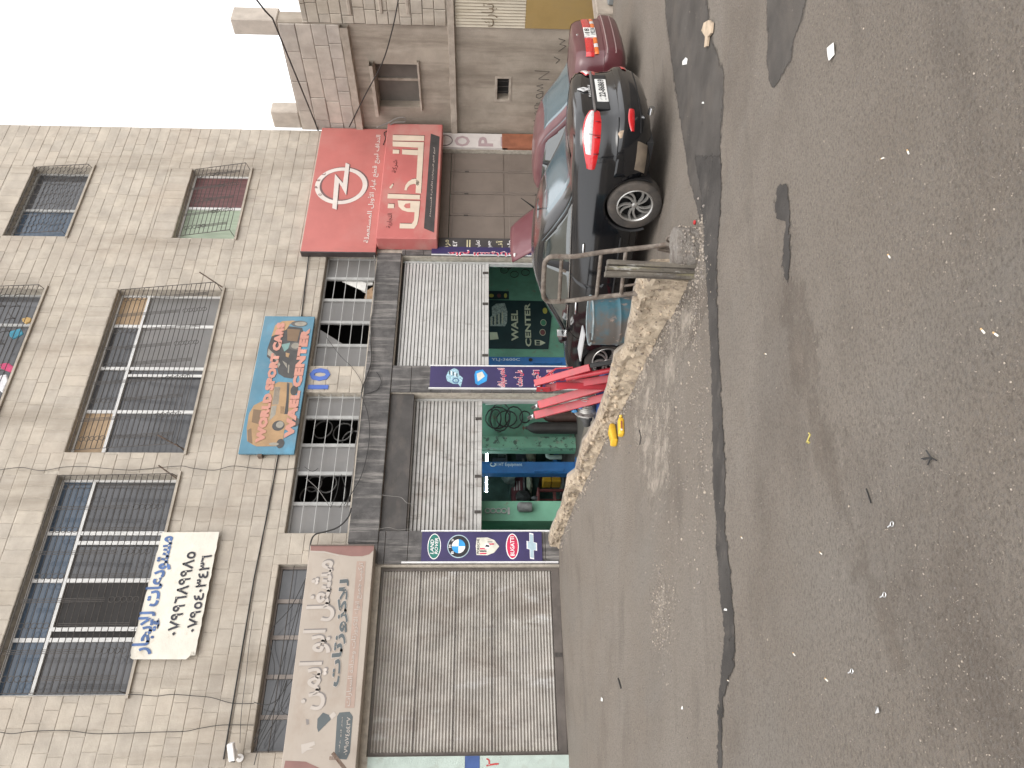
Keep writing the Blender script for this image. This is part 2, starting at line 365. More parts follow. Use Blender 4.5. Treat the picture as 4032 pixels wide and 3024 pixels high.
BROWN = M('brown_silt', (0.165, 0.136, 0.110), 0.95, 0.15, 5, bump=0.6, bscale=50); soften(BROWN, 1.1, 2.6, 1.7)
def strip(name, table, mat, lift, step=7, edge=0.10, grow=6, cap=1.0):
    """table: (picture y, picture x of far edge, picture x of near edge)"""
    rows = []; fades = []; y = table[0][0]; y1 = table[-1][0]
    while y <= y1:
        xa = lerp_tab([(t[0], t[1]) for t in table], y) - grow; xb = lerp_tab([(t[0], t[2]) for t in table], y) + grow
        A, B = gp(xa, y, True), gp(xb, y, True); n = 13; row = []; w_ = (B - A).length
        for j in range(n):
            t = j / (n - 1); p = A.lerp(B, t); p.z = gz(p.x, p.y) + lift; row.append(p)
            e = min(t, 1 - t) * w_; l_ = min(y - table[0][0], y1 - y) / (30 if cap == 1 else 160) if table[0][0] > 0 else 1
            fades.append(cap * sm(max(0.0, min(1.0, e / edge, l_))) - (0.35 if cap < 1 else 0.0) * (1 - sm(min(1.0, e / edge, l_))))
        rows.append(row); y += step
    mb = MB(); mb.grid(rows); o = mb.build(name, mat, smooth=60); at = o.data.attributes.new('fade', 'FLOAT', 'POINT'); at.data.foreach_set('value', fades); return struct(o)
strip('dust_patch', [(1110, 2640, 2720), (1240, 2600, 2740), (1400, 2540, 2690), (1560, 2490, 2660), (1720, 2500, 2650), (1900, 2530, 2640), (2060, 2560, 2620)], DUST, 0.003, edge=0.34, grow=20, cap=0.55)
strip('dust_patch', [(2230, 2570, 2640), (2350, 2560, 2660), (2560, 2580, 2640)], DUST, 0.003, edge=0.3, grow=20, cap=0.5)
strip('silt_patch', [(1060, 2660, 2800), (1200, 2620, 2780), (1330, 2600, 2720), (1480, 2560, 2640)], BROWN, 0.002, edge=0.4, grow=30, cap=0.6)
strip('silt_patch', [(1000, 3080, 3160), (1250, 3100, 3220), (1500, 3140, 3260), (1750, 3190, 3320), (2000, 3270, 3390), (2250, 3340, 3480), (2600, 3480, 3620), (2900, 3560, 3700)], BROWN, 0.002, edge=0.3, grow=40, cap=0.34)
strip('gutter_strip', [(600, 2735, 2840), (760, 2762, 2842), (900, 2772, 2832), (1000, 2777, 2828), (1181, 2792, 2828), (1422, 2801, 2834), (1603, 2804, 2843), (1784, 2804, 2858), (1904, 2808, 2860), (2000, 2817, 2854), (2185, 2823, 2872), (2370, 2838, 2888), (2500, 2852, 2896), (2620, 2840, 2896), (2750, 2832, 2852), (2900, 2826, 2846), (3060, 2822, 2846)], TAR, 0.005)
strip('dark_asphalt', [(-40, 2615, 2790), (120, 2623, 2800), (300, 2647, 2860), (452, 2671, 2850), (542, 2690, 2842), (693, 2712, 2836), (800, 2738, 2800), (880, 2760, 2785)], TARD, 0.004, edge=0.14)
strip('asphalt_patch', [(-40, 3020, 3185), (90, 3023, 3158), (150, 3026, 3130), (240, 3023, 3120), (310, 3030, 3078), (345, 3040, 3052)], TARD, 0.004)
strip('asphalt_patch', [(712, 3085, 3100), (740, 3060, 3112), (800, 3052, 3118), (860, 3056, 3122), (872, 3096, 3126), (960, 3088, 3120), (1040, 3082, 3122), (1090, 3094, 3118), (1126, 3102, 3108)], TAR, 0.005, step=5)

# pebbles and grit lying loose on the asphalt
PEB = M('pale_grit', (0.29, 0.255, 0.215), 0.9, 0.25, 30, rnd=0.45)
mb = MB(); r2 = random.Random(3)
for i in range(9000):
    x = r2.uniform(2250, 4030); y = r2.uniform(-20, 3040)
    if r2.random() < (x - 2250) / 2600 * 0.45: continue
    p = gp(x, y)
    if p.y > -0.05 or (p.x > 4.2 and p.y > -8 and x < 2750): continue
    d = (p - CAM).length; r = r2.uniform(0.0014, 0.0036) * (0.55 + d / 9) * (1.8 if r2.random() < 0.04 else 1)
    mb.rock((p.x, p.y, gz(p.x, p.y) + r * 0.3), r, i, (1, 1, 0.7))
for (cx, cy, sx, sy, n) in ((2560, 1640, 70, 110, 700), (2600, 2420, 24, 110, 420), (2660, 1330, 45, 90, 300), (2760, 1010, 20, 80, 120), (2735, 1250, 14, 150, 260), (2640, 2000, 60, 200, 200), (2760, 1700, 16, 300, 260)):
    for i in range(n):
        p = gp(r2.gauss(cx, sx), r2.gauss(cy, sy))
        if p.x > lerp_tab(WALL_X, p.y) and p.y > -8.4: continue
        r = r2.uniform(0.004, 0.010) * (1.7 if r2.random() < 0.06 else 1); mb.rock((p.x, p.y, gz(p.x, p.y) + r * 0.3), r, i + 9000, (1, 1, 0.7))
stuff(tag(mb.build('grit', PEB), 'pale loose grit and small pebbles scattered over the asphalt', 'grit'))

# ------------------------------------------------------------------ the low wall beside the yard
TOPZ = [(-8.2, -0.09), (-7.6, -0.10), (-6.9, -0.18), (-6.6, -0.19), (-6.35, -0.22), (-6.15, -0.135), (-5.95, -0.14), (-5.3, -0.155), (-4.5, -0.13), (-4.0, -0.06), (-3.85, -0.02), (-2.85, -0.01), (-2.65, 0.09), (-2.3, 0.075), (-1.4, 0.08), (-0.45, 0.165), (0, 0.18)]
RUBBLE = M('broken_concrete', (0.40, 0.325, 0.24), 0.95, 0.25, 7, bump=1.0, bscale=28,
           dirt=[((0.20, 0.155, 0.115), 5, 0.5, 0.66, (1, 1, 1), 0.8), ((0.54, 0.46, 0.36), 9, 0.55, 0.70, (1, 1, 1), 0.7), ((0.11, 0.085, 0.065), 22, 0.6, 0.72, (1, 1, 1), 0.7)])
COPING = M('smooth_grey_concrete', (0.33, 0.285, 0.235), 0.9, 0.15, 6, bump=0.4, bscale=60, dirt=[((0.2, 0.165, 0.135), 3, 0.5, 0.7, (1, 1, 1), 0.6)])
wall = thing('low_wall', 'low broken concrete wall with rough rubble face running from the pillar out to the kerb', 'wall', (4.9, -4.2, 0))
rows = []; rows2 = []
N = 260
for i in range(N + 1):
    Y = -8.02 + 8.0 * i / N; xb = lerp_tab(WALL_X, Y) + 0.20; zt = lerp_tab(TOPZ, Y) + 0.012 * noise.noise(Vector((0, Y * 4, 0)))
    zb = gz(xb - 0.2, Y) - 0.08; endk = sm((Y + 8.02) / 0.25)
    zt = zb + (zt - zb) * (0.85 + 0.15 * endk)
    h = zt - zb; row = []
    foot = 0.05 + 0.04 * noise.noise(Vector((3, Y * 1.5, 0)))
    prof = [(-0.16 - foot, 0.0), (-0.13 - foot * .8, 0.12), (-0.12 - foot * .45, 0.26), (-0.11 - foot * .25, 0.40), (-0.11 - foot * .1, 0.54), (-0.10, 0.66), (-0.10, 0.77), (-0.095, 0.87), (-0.07, 0.95), (-0.03, 0.99), (0.03, 1.0)]
    for j, (dx, t) in enumerate(prof):
        p = Vector((xb + dx, Y, zb + h * t)); q = Vector((p.x * 3, p.y * 3, p.z * 5))
        a = 0.9 if j < 8 else 0.25
        disp = (0.06 * noise.noise(q * 1.1) + 0.055 * (0.5 - abs(noise.noise(q * 2.3))) + 0.035 * noise.noise(q * 5) + 0.018 * noise.noise(q * 11)) * a * min(1, h / 0.2)
        row.append(p + Vector((-disp, 0, disp * 0.35)))
    rows.append(row)
    rows2.append([row[-1] + Vector((0.002, 0, 0.0)), Vector((xb + 0.05, Y, zt + 0.004)), Vector((xb + 0.09, Y, zt - 0.004)), Vector((xb + 0.115, Y, zt - 0.03)), Vector((xb + 0.13, Y, street(xb) - 0.1))])
mb = MB(); mb.grid(rows); face = mb.build('rubble_face', RUBBLE, wall, smooth=38)
mb = MB(); mb.grid(rows2); mb.build('coping', COPING, wall, smooth=50)
mb = MB(); mb.add([*rows[0], *rows2[0][1:]], [tuple(range(len(rows[0]) + 4))]); mb.build('wall_end', RUBBLE, wall)
mb = MB()
for i in range(900):
    Y = r2.uniform(-8.0, -0.3); k = min(N - 1, int((Y + 8.02) / 8.0 * N)); j = r2.randrange(0, 9)
    p = rows[k][j].lerp(rows[k][j + 1], r2.random()); r = r2.choice((0.008, 0.012, 0.016, 0.03)) * r2.uniform(0.7, 1.3)
    if (rows[k][-1].z - rows[k][0].z) < 0.2: r *= 0.6
    mb.rock(p - Vector((-r * 0.35, 0, 0)), r, i)
stuff(mb.build('aggregate', M('wall_aggregate', (0.36, 0.295, 0.22), 0.9, 0.3, 20, rnd=0.5), wall))
mb = MB()
for i in range(420):                                    # rubble crumbs along its foot
    Y = r2.uniform(-8.4, -0.4); p = Vector((lerp_tab(WALL_X, Y) - 0.02 - abs(r2.gauss(0, 0.09)), Y, 0)); r = r2.uniform(0.006, 0.02)
    mb.rock((p.x, p.y, gz(p.x, p.y) + r * 0.3), r, i + 50)
stuff(tag(mb.build('rubble_crumbs', PEB), 'crumbs of concrete lying along the foot of the low wall', 'rubble'))
# ------------------------------------------------------------------ the commercial building
bld = thing('commercial_building', 'long stone faced commercial building with barred windows above roller shuttered workshops', 'building', (8.5, 3, 0))
FX0, FX1, FZ1 = -3.0, 16.28, 14.2
WIN = {'A': (2.48, 6.44, 7.20, 9.48), 'B': (6.92, 10.95, 7.19, 9.49), 'C': (12.49, 14.77, 7.20, 8.64), 'D': (12.49, 14.76, 11.04, 12.48),
       'E': (6.92, 10.94, 11.04, 13.3), 'F': (2.48, 6.44, 11.04, 13.3), 'G': (-2.0, 1.2, 7.2, 9.48),
       'M1': (8.96, 12.07, 3.87, 5.03), 'M2': (5.27, 8.31, 3.88, 5.04), 'M3': (1.60, 4.68, 3.90, 5.06)}
DOORS = {'S1': (8.97, 12.02, -1.5, 3.29), 'S2': (5.31, 8.31, -1.2, 3.31), 'SL': (1.52, 4.63, -0.05, 3.23), 'O': (12.22, 15.67, -1.6, 2.75)}
holes = list(WIN.values()) + list(DOORS.values())
mb = MB(); rects = [(FX0, FX1, -1.6, FZ1)]
for h in holes: rects = sub(rects, h)
for (x0, x1, z0, z1) in rects: mb.box(x0, x1, 0.0, 0.32, z0, z1)
mb.build('facade_wall', MORTAR, bld)
# dressed stones, each laid proud of the mortar
low_dark = [(4.63, 12.1, -1.6, 3.87), (FX0, 1.52, -1.6, 3.3), (12.07, FX1, -1.6, 3.9), (1.52, 4.63, 3.2, 3.9), (12.14, 16.28, 3.9, 5.6)]
stones = []; soldier = []
for k in 'ABCDEFG':
    x0, x1, z0, z1 = WIN[k]; soldier.append((x0 - 0.02, x1 + 0.02, z1, z1 + 0.50))
block = holes + low_dark + soldier
zc = 3.39; row = 0
while zc < FZ1:
    x = FX0 - rng.random() * 0.3
    while x < FX1:
        w = rng.choice((0.30, 0.38, 0.44, 0.5, 0.56)) * rng.uniform(0.92, 1.08); rs = [(max(x, FX0), min(x + w, FX1), zc, zc + 0.2535)]
        for h in block: rs = sub(rs, h)
        stones += [r for r in rs if r[1] - r[0] > 0.06 and r[3] - r[2] > 0.05]
        x += w
    zc += 0.2535; row += 1
for (x0, x1, z0, z1) in soldier:
    n = max(4, round((x1 - x0) / 0.25)); w = (x1 - x0) / n
    stones += [(x0 + i * w, x0 + (i + 1) * w, z0, z1) for i in range(n)]
def stone_box(mb, r, g=0.0035, proud=0.010, ch=0.009):
    x0, x1, z0, z1 = r[0] + g, r[1] - g, r[2] + g, r[3] - g; c = min(ch, (x1 - x0) * 0.3, (z1 - z0) * 0.3); y = -proud
    vs = [(x0, 0.0, z0), (x1, 0.0, z0), (x1, 0.0, z1), (x0, 0.0, z1), (x0, y + c * .6, z0), (x1, y + c * .6, z0), (x1, y + c * .6, z1), (x0, y + c * .6, z1), (x0 + c, y, z0 + c), (x1 - c, y, z0 + c), (x1 - c, y, z1 - c), (x0 + c, y, z1 - c)]
    fs = [(8, 9, 10, 11)]
    for a, b in ((0, 4), (4, 8)):
        for i in range(4): fs.append((a + i, a + (i + 1) % 4, b + (i + 1) % 4, b + i))
    mb.add(vs, fs)
vis = []
for r in stones:
    c = Vector(((r[0] + r[1]) / 2, 0, (r[2] + r[3]) / 2)); q = W2C @ (c - CAM)
    px, py = 2016 + FPX * q.y / q.z, 1512 - FPX * q.x / q.z
    vis.append((-(20 < px < 4032 and 20 < py < 3004) * ((r[1] - r[0]) * (r[3] - r[2])) / q.z ** 2, r))
vis.sort(key=lambda t: t[0])
unit = {}
for k, (s_, r) in enumerate(vis[:300]):
    key = round((r[1] - r[0]) / (r[3] - r[2]), 1)
    if key not in unit:
        m_ = MB(); stone_box(m_, (0, key, 0, 1), 0.014, 0.040, 0.035); o_ = m_.build('stone', STONE, bld); unit[key] = o_.data; COL.objects.unlink(o_); bpy.data.objects.remove(o_)
    o = bpy.data.objects.new('stone', unit[key]); COL.objects.link(o); o.parent = bld
    hgt = r[3] - r[2]; o.scale = ((r[1] - r[0]) / key, 0.2535 * rng.uniform(0.7, 1.35), hgt)
    o.location = Vector((r[0], 0, r[2])) - bld.location
for me_ in unit.values():
    for v in me_.vertices: v.co += bld.location
mb = MB()
for s_, r in vis[300:]: stone_box(mb, r, proud=rng.uniform(0.006, 0.014))
stuff(mb.build('stone_cladding', STONE, bld))
# dark painted beam and pillars round the two workshop bays
mb = MB(); mb.box(5.06, 12.08, -0.06, 0.0, 3.31, 3.86); mb.build('concrete_beam', DARKCON, bld, bevel=0.01)
for (x0, x1, zb, zt) in ((4.665, 5.30, -0.6, 3.305), (8.315, 8.965, -1.3, 3.305), (12.03, 12.215, -1.4, 3.305)):
    zz = zb
    while zz < zt:
        z1 = min(zz + 0.42, zt); mb = MB(); mb.box(x0 + 0.003, x1 - 0.003, -0.045, -0.001, zz + 0.004, z1 - 0.004); mb.build('pillar_tile', DARKCON, bld, bevel=0.006); zz += 0.42
mb = MB(); mb.box(4.69, 5.06, -0.045, -0.002, 3.31, 3.85); mb.build('pillar_head', DARKCON, bld, bevel=0.006)
# painted block wall left of the big shutter
PALEG = M('pale_green_paint', (0.40, 0.47, 0.43), 0.85, 0.1, 3, bump=0.4, bscale=40, dirt=[((0.25, 0.24, 0.2), 5, 0.55, 0.75, (1, 1, 1), 0.6)])
BLUEP = M('blue_wall_paint', (0.045, 0.085, 0.23), 0.8, 0.15, 4)
mb = MB(); mb.box(0.2, 1.515, -0.02, -0.001, -0.05, 1.42); mb.box(0.2, 1.515, -0.02, -0.001, 1.66, 3.2); mb.build('painted_wall', PALEG, bld)
mb = MB(); mb.box(0.2, 1.515, -0.021, -0.001, 1.424, 1.656); mb.build('blue_band', BLUEP, bld)
ofs = M('graffiti_red', (0.4, 0.05, 0.05), 0.8, 0.3, 10)
text('٥٢', fq(1.2, 1.48, 1.12, 1.32, -0.021), ofs, bld, 'graffiti')

# ---------------- roller shutters
SHUT_W = M('pale_shutter_paint', (0.44, 0.43, 0.41), 0.45, 0.12, 4, dirt=[((0.10, 0.075, 0.055), 6, 0.56, 0.74, (1.2, 1, 0.35), 0.8), ((0.2, 0.15, 0.11), 2.2, 0.52, 0.72, (0.7, 1, 1), 0.55), ((0.06, 0.05, 0.04), 18, 0.64, 0.74, (1, 1, 0.3), 0.7)], metal=0.25)
SHUT_C = M('clean_shutter_paint', (0.52, 0.515, 0.50), 0.45, 0.08, 4, dirt=[((0.14, 0.11, 0.09), 6, 0.6, 0.76, (1.2, 1, 0.35), 0.7), ((0.06, 0.05, 0.04), 20, 0.66, 0.75, (1, 1, 0.3), 0.7)], metal=0.25)
SHUT_L = M('weathered_galvanised', (0.375, 0.352, 0.32), 0.5, 0.15, 3, metal=0.3, dirt=[((0.19, 0.15, 0.12), 1.2, 0.47, 0.72, (1.8, 1, 0.7), 0.6), ((0.13, 0.10, 0.078), 3.0, 0.56, 0.76, (2.2, 1, 0.5), 0.5), ((0.6, 0.6, 0.6), 1.6, 0.57, 0.72, (2, 1, 0.7), 0.6)])
def shutter(X0, X1, zb, zt, pitch, mat, label, Y=0.10, shape='flat', rail=0.09, railmat=None):
    """one mesh part per slat below a guide frame, all hung from the building"""
    fr = MB(); fr.box(X0, X1, Y - 0.03, Y + 0.07, zt - 0.02, zt + 0.012); root = fr.build('roller_shutter', railmat or ALUD, bld); root['label'] = label
    for x in (X0, X1 - 0.05):
        fr = MB(); fr.box(x, x + 0.05, Y - 0.03, Y + 0.07, zb if zb < 0.2 else -1.2, zt - 0.021); fr.build('guide_rail', railmat or ALUD, root)
    n = int(round((zt - zb - rail) / pitch)); me0 = None
    for i in range(n):
        z = zb + rail + i * pitch
        if me0 is None:
            prof = []
            for k in range(9):
                t = k / 8
                if shape == 'flat': d = -0.016 if 0.12 < t < 0.80 else (0.0 if t < 0.94 else 0.012)
                else: d = 0.014 - 0.028 * sin(pi * t)
                prof.append((d, t * pitch * (0.89 if shape == 'flat' else 1.0)))
            m_ = MB(); m_.grid([[(x, Y + d, z + dz) for d, dz in prof] for x in (X0 + 0.045, X1 - 0.045)])
            o = m_.build('slat', mat, root, smooth=50 if shape != 'flat' else 25); me0 = o.data; z00 = z
        else:
            o = bpy.data.objects.new('slat', me0); COL.objects.link(o); o.parent = root; o.location = (0, (rng.random() - .5) * 0.004, z - z00)
    m_ = MB(); m_.box(X0 + 0.01, X1 - 0.01, Y + 0.031, Y + 0.036, zb + 0.01, zt); m_.build('shutter_backing', DARK, root)  # added dark panel: blocks tube light and darkens the gaps between slats
    m_ = MB(); m_.box(X0 + 0.04, X1 - 0.04, Y - 0.025, Y + 0.03, zb, zb + rail - 0.004); m_.build('bottom_rail', railmat or mat, root, bevel=0.006)
    return root
s1 = shutter(8.98, 11.95, 1.29, 3.22, 0.076, SHUT_C, 'clean pale roller shutter half raised', 0.12)
s2 = shutter(5.32, 8.30, 1.42, 2.92, 0.076, SHUT_W, 'grimy pale roller shutter half raised', 0.235)
for root, xs, zb, Y in ((s1, (9.3, 10.7, 11.6), 1.29, 0.12), (s2, (5.75, 6.5, 7.8), 1.42, 0.235)):
    for x in xs:
        m_ = MB(); m_.box(x, x + 0.05, Y - 0.05, Y - 0.02, zb + 0.015, zb + 0.14); m_.build('latch', IRON, root)
mb = MB(); mb.box(5.32, 8.30, 0.03, 0.20, 2.83, 3.30); mb.build('shutter_box', M('dark_shutter_box', (0.055, 0.05, 0.047), 0.6, 0.2, 3, dirt=[((0.12, 0.1, 0.085), 1.5, 0.5, 0.7, (1, 1, 2), 0.6)]), bld)
mb = MB(); mb.box(8.98, 11.95, 0.16, 0.28, 3.13, 3.28); mb.build('shutter_box', DARK, bld)
sl = shutter(1.53, 4.62, 0.0, 3.2, 0.0535, SHUT_L, 'wide closed corrugated shutter of many narrow slats', 0.09, 'round', 0.15, M('brown_rail_paint', (0.10, 0.085, 0.075), 0.7, 0.2, 4))
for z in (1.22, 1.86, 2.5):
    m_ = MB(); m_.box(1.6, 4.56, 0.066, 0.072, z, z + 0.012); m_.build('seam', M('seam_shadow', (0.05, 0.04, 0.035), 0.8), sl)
m_ = MB(); m_.box(3.05, 3.12, 0.055, 0.064, 0.02, 0.14); m_.build('lock', IRON, sl)

# ---------------- windows
def window(key, muls, trans, mats, frame, Yf=0.21, label=None, fw=0.05):
    """frame with stiles at `muls` and a transom; mats(i, row) gives each pane its glass"""
    X0, X1, z0, z1 = WIN[key]
    m_ = MB(); m_.box(X0 + 0.004, X0 + fw, Yf, Yf + 0.06, z0 + 0.004, z1 - 0.004); m_.box(X1 - fw, X1 - 0.004, Yf, Yf + 0.06, z0 + 0.004, z1 - 0.004)
    m_.box(X0 + fw, X1 - fw, Yf, Yf + 0.06, z0 + 0.004, z0 + fw); m_.box(X0 + fw, X1 - fw, Yf, Yf + 0.06, z1 - fw, z1 - 0.004)
    root = m_.build('window', frame, bld)
    if label: root['label'] = label
    xs = [X0] + list(muls) + [X1]
    rows_ = [z0] + ([trans] if trans else []) + [z1]
    for x in muls:
        m_ = MB(); m_.box(x - 0.035, x + 0.035, Yf - 0.005, Yf + 0.055, z0 + fw, z1 - fw); m_.build('stile', frame, root)
    if trans:
        m_ = MB(); m_.box(X0 + fw, X1 - fw, Yf - 0.01, Yf + 0.05, trans - 0.035, trans + 0.035); m_.build('transom', frame, root)
    for i in range(len(xs) - 1):
        for j in range(len(rows_) - 1):
            mt = mats(i, j)
            if mt is None: continue
            m_ = MB(); m_.box(xs[i] + 0.02, xs[i + 1] - 0.02, Yf + 0.03, Yf + 0.036, rows_[j] + 0.02, rows_[j + 1] - 0.02); m_.build('pane', mt, root)
    m_ = MB(); m_.box(X0 - 0.06, X1 + 0.06, -0.06, 0.1, z0 - 0.045, z0 + 0.003) if z0 > 6 else m_.box(X0 + 0.01, X1 - 0.01, 0.02, 0.1, z0 + 0.001, z0 + 0.02); m_.build('sill', STONE, root)
    return root
CURT = M('orange_curtain', (0.34, 0.235, 0.135), 0.5, 0.15, 6, spec=0.6)
PINK = M('maroon_curtain', (0.13, 0.06, 0.06), 0.6, 0.2, 5, stretch=(3, 1, 0.4)); GRN = M('mint_curtain', (0.31, 0.37, 0.28), 0.6, 0.12, 4, stretch=(3, 1, 0.4))
wA = window('A', (3.42, 4.46, 5.35), 8.86, lambda i, j: GLASSB if j else (GLASSD if i in (0, 3) else DARK if i == 1 else GLASSD), ALU, label='four light window with blue upper panes behind a flat iron grille')
m_ = MB(); m_.box(5.12, 5.19, 0.18, 0.20, 7.26, 8.82); m_.box(3.56, 3.63, 0.18, 0.20, 7.26, 8.82); m_.build('sash_stile', ALU, wA)
wB = window('B', (7.95, 9.0, 10.1), 8.86, lambda i, j: (CURT if i in (0, 3) else GLASSD) if j else GLASSG if i > 1 else GLASSD, ALU, label='four light window with orange curtain in its outer upper panes')
m_ = MB(); m_.box(8.78, 8.84, 0.18, 0.20, 7.26, 8.82); m_.build('sash_stile', ALU, wB)
wC = window('C', (13.65,), None, lambda i, j: GRN if i == 0 else PINK, ALU, label='small window with mint and maroon curtains')
wD = window('D', (13.5,), None, lambda i, j: GLASSB if i == 0 else GLASSD, ALUD, label='small dark window high on the facade under a wavy grille')
wE = window('E', (7.95, 9.0, 10.1), None, lambda i, j: GLASSD, ALUD, label='top floor window with washing hung behind a scrolled grille')
window('F', (3.42, 4.46, 5.35), None, lambda i, j: GLASSD, ALUD); window('G', (-1, 0), None, lambda i, j: GLASSD, ALUD)
def grille(key, win, zs, tilt, mat, posts, kind):
    X0, X1, z0, z1 = WIN[key]; zl, zh = zs
    def Yat(z): return -0.03 - tilt * (zh - z) / (zh - zl)
    m_ = MB(); m_.tube([(X0 + .03, 0.02, zl - 0.06), (X0 + .03, Yat(zl), zl), (X0 + .03, Yat(zh), zh), (X1 - .03, Yat(zh), zh), (X1 - .03, Yat(zl), zl), (X1 - .03, 0.02, zl - 0.06)], 0.009, 6)
    root = m_.build('window_grille', mat, bld); n = int((zh - zl) / 0.107); me0 = None
    for i in range(n + 1):
        z = zl + (zh - zl) * i / n
        if kind == 'wave':
            pts = [(X0 + 0.03 + (X1 - X0 - 0.06) * k / 40, Yat(z) + 0.004, z + 0.02 * sin(k * 2.2 + i)) for k in range(41)]
        else: pts = [(X0 + 0.03, Yat(z), z), (X1 - 0.03, Yat(z), z)]
        m_ = MB(); m_.tube(pts, 0.0075, 5); m_.build('grille_bar', mat, root)
    k = 0; x = X0 + 0.25
    while x < X1 - 0.15:
        m_ = MB(); flip = k % 2
        ra, rb = ((zl + 0.85 * (zh - zl) * 0.35, zh - 0.05) if flip else (zl + 0.1, zl + (zh - zl) * 0.62))
        if kind != 'wave' and kind != 'arc':
            for dx in (-0.03, 0, 0.03): m_.tube([(x + dx, Yat(ra) - 0.012, ra), (x + dx, Yat(rb) - 0.012, rb)], 0.006, 5)
            c0 = zl + 0.1 if flip else zh - 0.62
            for q in range(5):
                zc_ = c0 + q * 0.105; m_.tube([(x + 0.05 * cos(a * pi / 6), Yat(zc_) - 0.012, zc_ + 0.05 * sin(a * pi / 6)) for a in range(12)], 0.006, 5, closed=True)
        elif kind == 'arc':
            for q in range(3):
                zc_ = zl + 0.2 + q * 0.32; m_.tube([(x + 0.16 * cos(pi * a / 10), Yat(zc_) - 0.02 - 0.10 * sin(pi * a / 10), zc_ + 0.14 * sin(pi * a / 10)) for a in range(11)], 0.007, 5)
        else:
            m_.tube([(x + 0.03 * sin(a * 0.9), Yat(zl + (zh - zl) * a / 20) - 0.012, zl + (zh - zl) * a / 20) for a in range(21)], 0.006, 5)
        m_.build('grille_scroll', mat, root); x += 0.43 if kind == 'flat' else 0.33; k += 1
    return root
grille('A', wA, (7.28, 9.42), 0.10, IRON, 0, 'flat'); grille('B', wB, (7.26, 9.40), 0.30, IRON, 0, 'flat')
grille('C', wC, (7.26, 8.55), 0.24, IRON, 0, 'flat'); grille('D', wD, (11.1, 12.4), 0.12, IRON, 0, 'wave'); grille('E', wE, (11.1, 13.2), 0.15, IRON, 0, 'arc')
for (a, b) in (((11.0, -0.05, 7.2), (11.12, -0.42, 7.62)), ((6.98, 0.0, 7.2), (7.1, -0.38, 7.62)), ((6.36, 0.0, 7.22), (6.5, -0.3, 7.5))):
    m_ = MB(); m_.tube([a, b], 0.014, 6); m_.build('bracket', RUSTY, bld)

# mezzanine windows above the beam: plain bars, some panes open onto a dark store
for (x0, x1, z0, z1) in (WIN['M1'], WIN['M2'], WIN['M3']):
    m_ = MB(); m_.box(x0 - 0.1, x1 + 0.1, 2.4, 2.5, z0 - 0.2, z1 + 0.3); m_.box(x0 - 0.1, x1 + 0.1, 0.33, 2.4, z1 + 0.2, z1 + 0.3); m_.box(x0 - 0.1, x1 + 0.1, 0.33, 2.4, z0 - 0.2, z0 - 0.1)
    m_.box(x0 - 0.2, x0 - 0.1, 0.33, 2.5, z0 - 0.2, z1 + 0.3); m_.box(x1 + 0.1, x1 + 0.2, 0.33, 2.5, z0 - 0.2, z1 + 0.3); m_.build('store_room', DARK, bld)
def mx(y): return onY(1330, y, 0.2).x
OPEN = None
w1 = window('M1', sorted(mx(y) for y in (1102, 1187, 1274, 1365)), None, lambda i, j: OPEN if i in (1, 3) else GLASSG, ALUD, 0.15, 'strip of mezzanine panes with two broken out', 0.04)
w2 = window('M2', sorted(mx(y) for y in (1648, 1758, 1868, 1988)), None, lambda i, j: OPEN if i in (1, 3) else GLASSG, ALUD, 0.15, 'strip of mezzanine panes with two slid open', 0.04)
w3 = window('M3', sorted(mx(y) for y in (2370, 2512, 2666, 2824)), None, lambda i, j: GLASSD, M('brown_aluminium', (0.2, 0.17, 0.15), 0.5, 0.1, 4), 0.15, 'dark mezzanine window partly hidden by the long workshop sign', 0.04)
for key, w in (('M1', w1), ('M2', w2), ('M3', w3)):
    x0, x1, z0, z1 = WIN[key]
    for k in range(4):
        z = z0 + 0.16 + k * 0.245; m_ = MB(); m_.tube([(x0 + 0.01, 0.05, z), ((x0 + x1) / 2, 0.05, z + rng.uniform(-.012, .012)), (x1 - 0.01, 0.05, z)], 0.0085, 6); m_.build('window_bar', ALUD if key != 'M3' else IRON, w)
# broken glass shard, papers and coils seen through the open panes
m_ = MB(); X = mx(1274); m_.prism([(mx(1365) + 0.03, 0.19, 3.92), (mx(1365) + 0.03, 0.19, 4.98), (mx(1300), 0.19, 4.98), (mx(1355), 0.19, 4.45)], (0, 0.004, 0)); m_.build('pane', GLASSG, w1)
HOSE = M('grey_hose', (0.16, 0.155, 0.15), 0.5, 0.2, 8)
def coil(mb, c, r, n=3, tilt=0.3, thick=0.012, sq=1.0):
    pts = []
    for k in range(n * 14 + 1):
        a = 2 * pi * k / 14; pts.append((c[0] + r * cos(a), c[1] + tilt * r * sin(a) + 0.012 * k / 14, c[2] + r * sq * sin(a)))
    mb.tube(pts, thick, 6)
coils = thing('hose_coil', 'coils of grey hose hanging inside the first open mezzanine pane from the blue 10', 'hose', (mx(1700), 0.6, 4.0))
for (y, x) in ((1690, 1272), (1700, 1350), (1730, 1385)):
    p = onY(x, y, 0.6); m_ = MB(); coil(m_, p, 0.17 + 0.04 * rng.random(), 3); m_.build('coil', HOSE, coils)
coils = thing('hose_coil', 'coils of grey hose hanging inside the open mezzanine pane nearest the long beige sign', 'hose', (mx(1930), 0.6, 4.0))
for (y, x) in ((1905, 1235), (1905, 1290), (1950, 1215)):
    p = onY(x, y, 0.6); m_ = MB(); coil(m_, p, 0.16 + 0.04 * rng.random(), 3); m_.build('coil', HOSE, coils)
papers = thing('loose_paper', 'crumpled white papers and cardboard sticking out of the broken mezzanine pane', 'paper', (mx(1140), 0.3, 4.0))
PAPER = M('white_paper', (0.66, 0.65, 0.62), 0.8, 0.1, 6)
R5 = Rg(1000, 1000, 1.659)
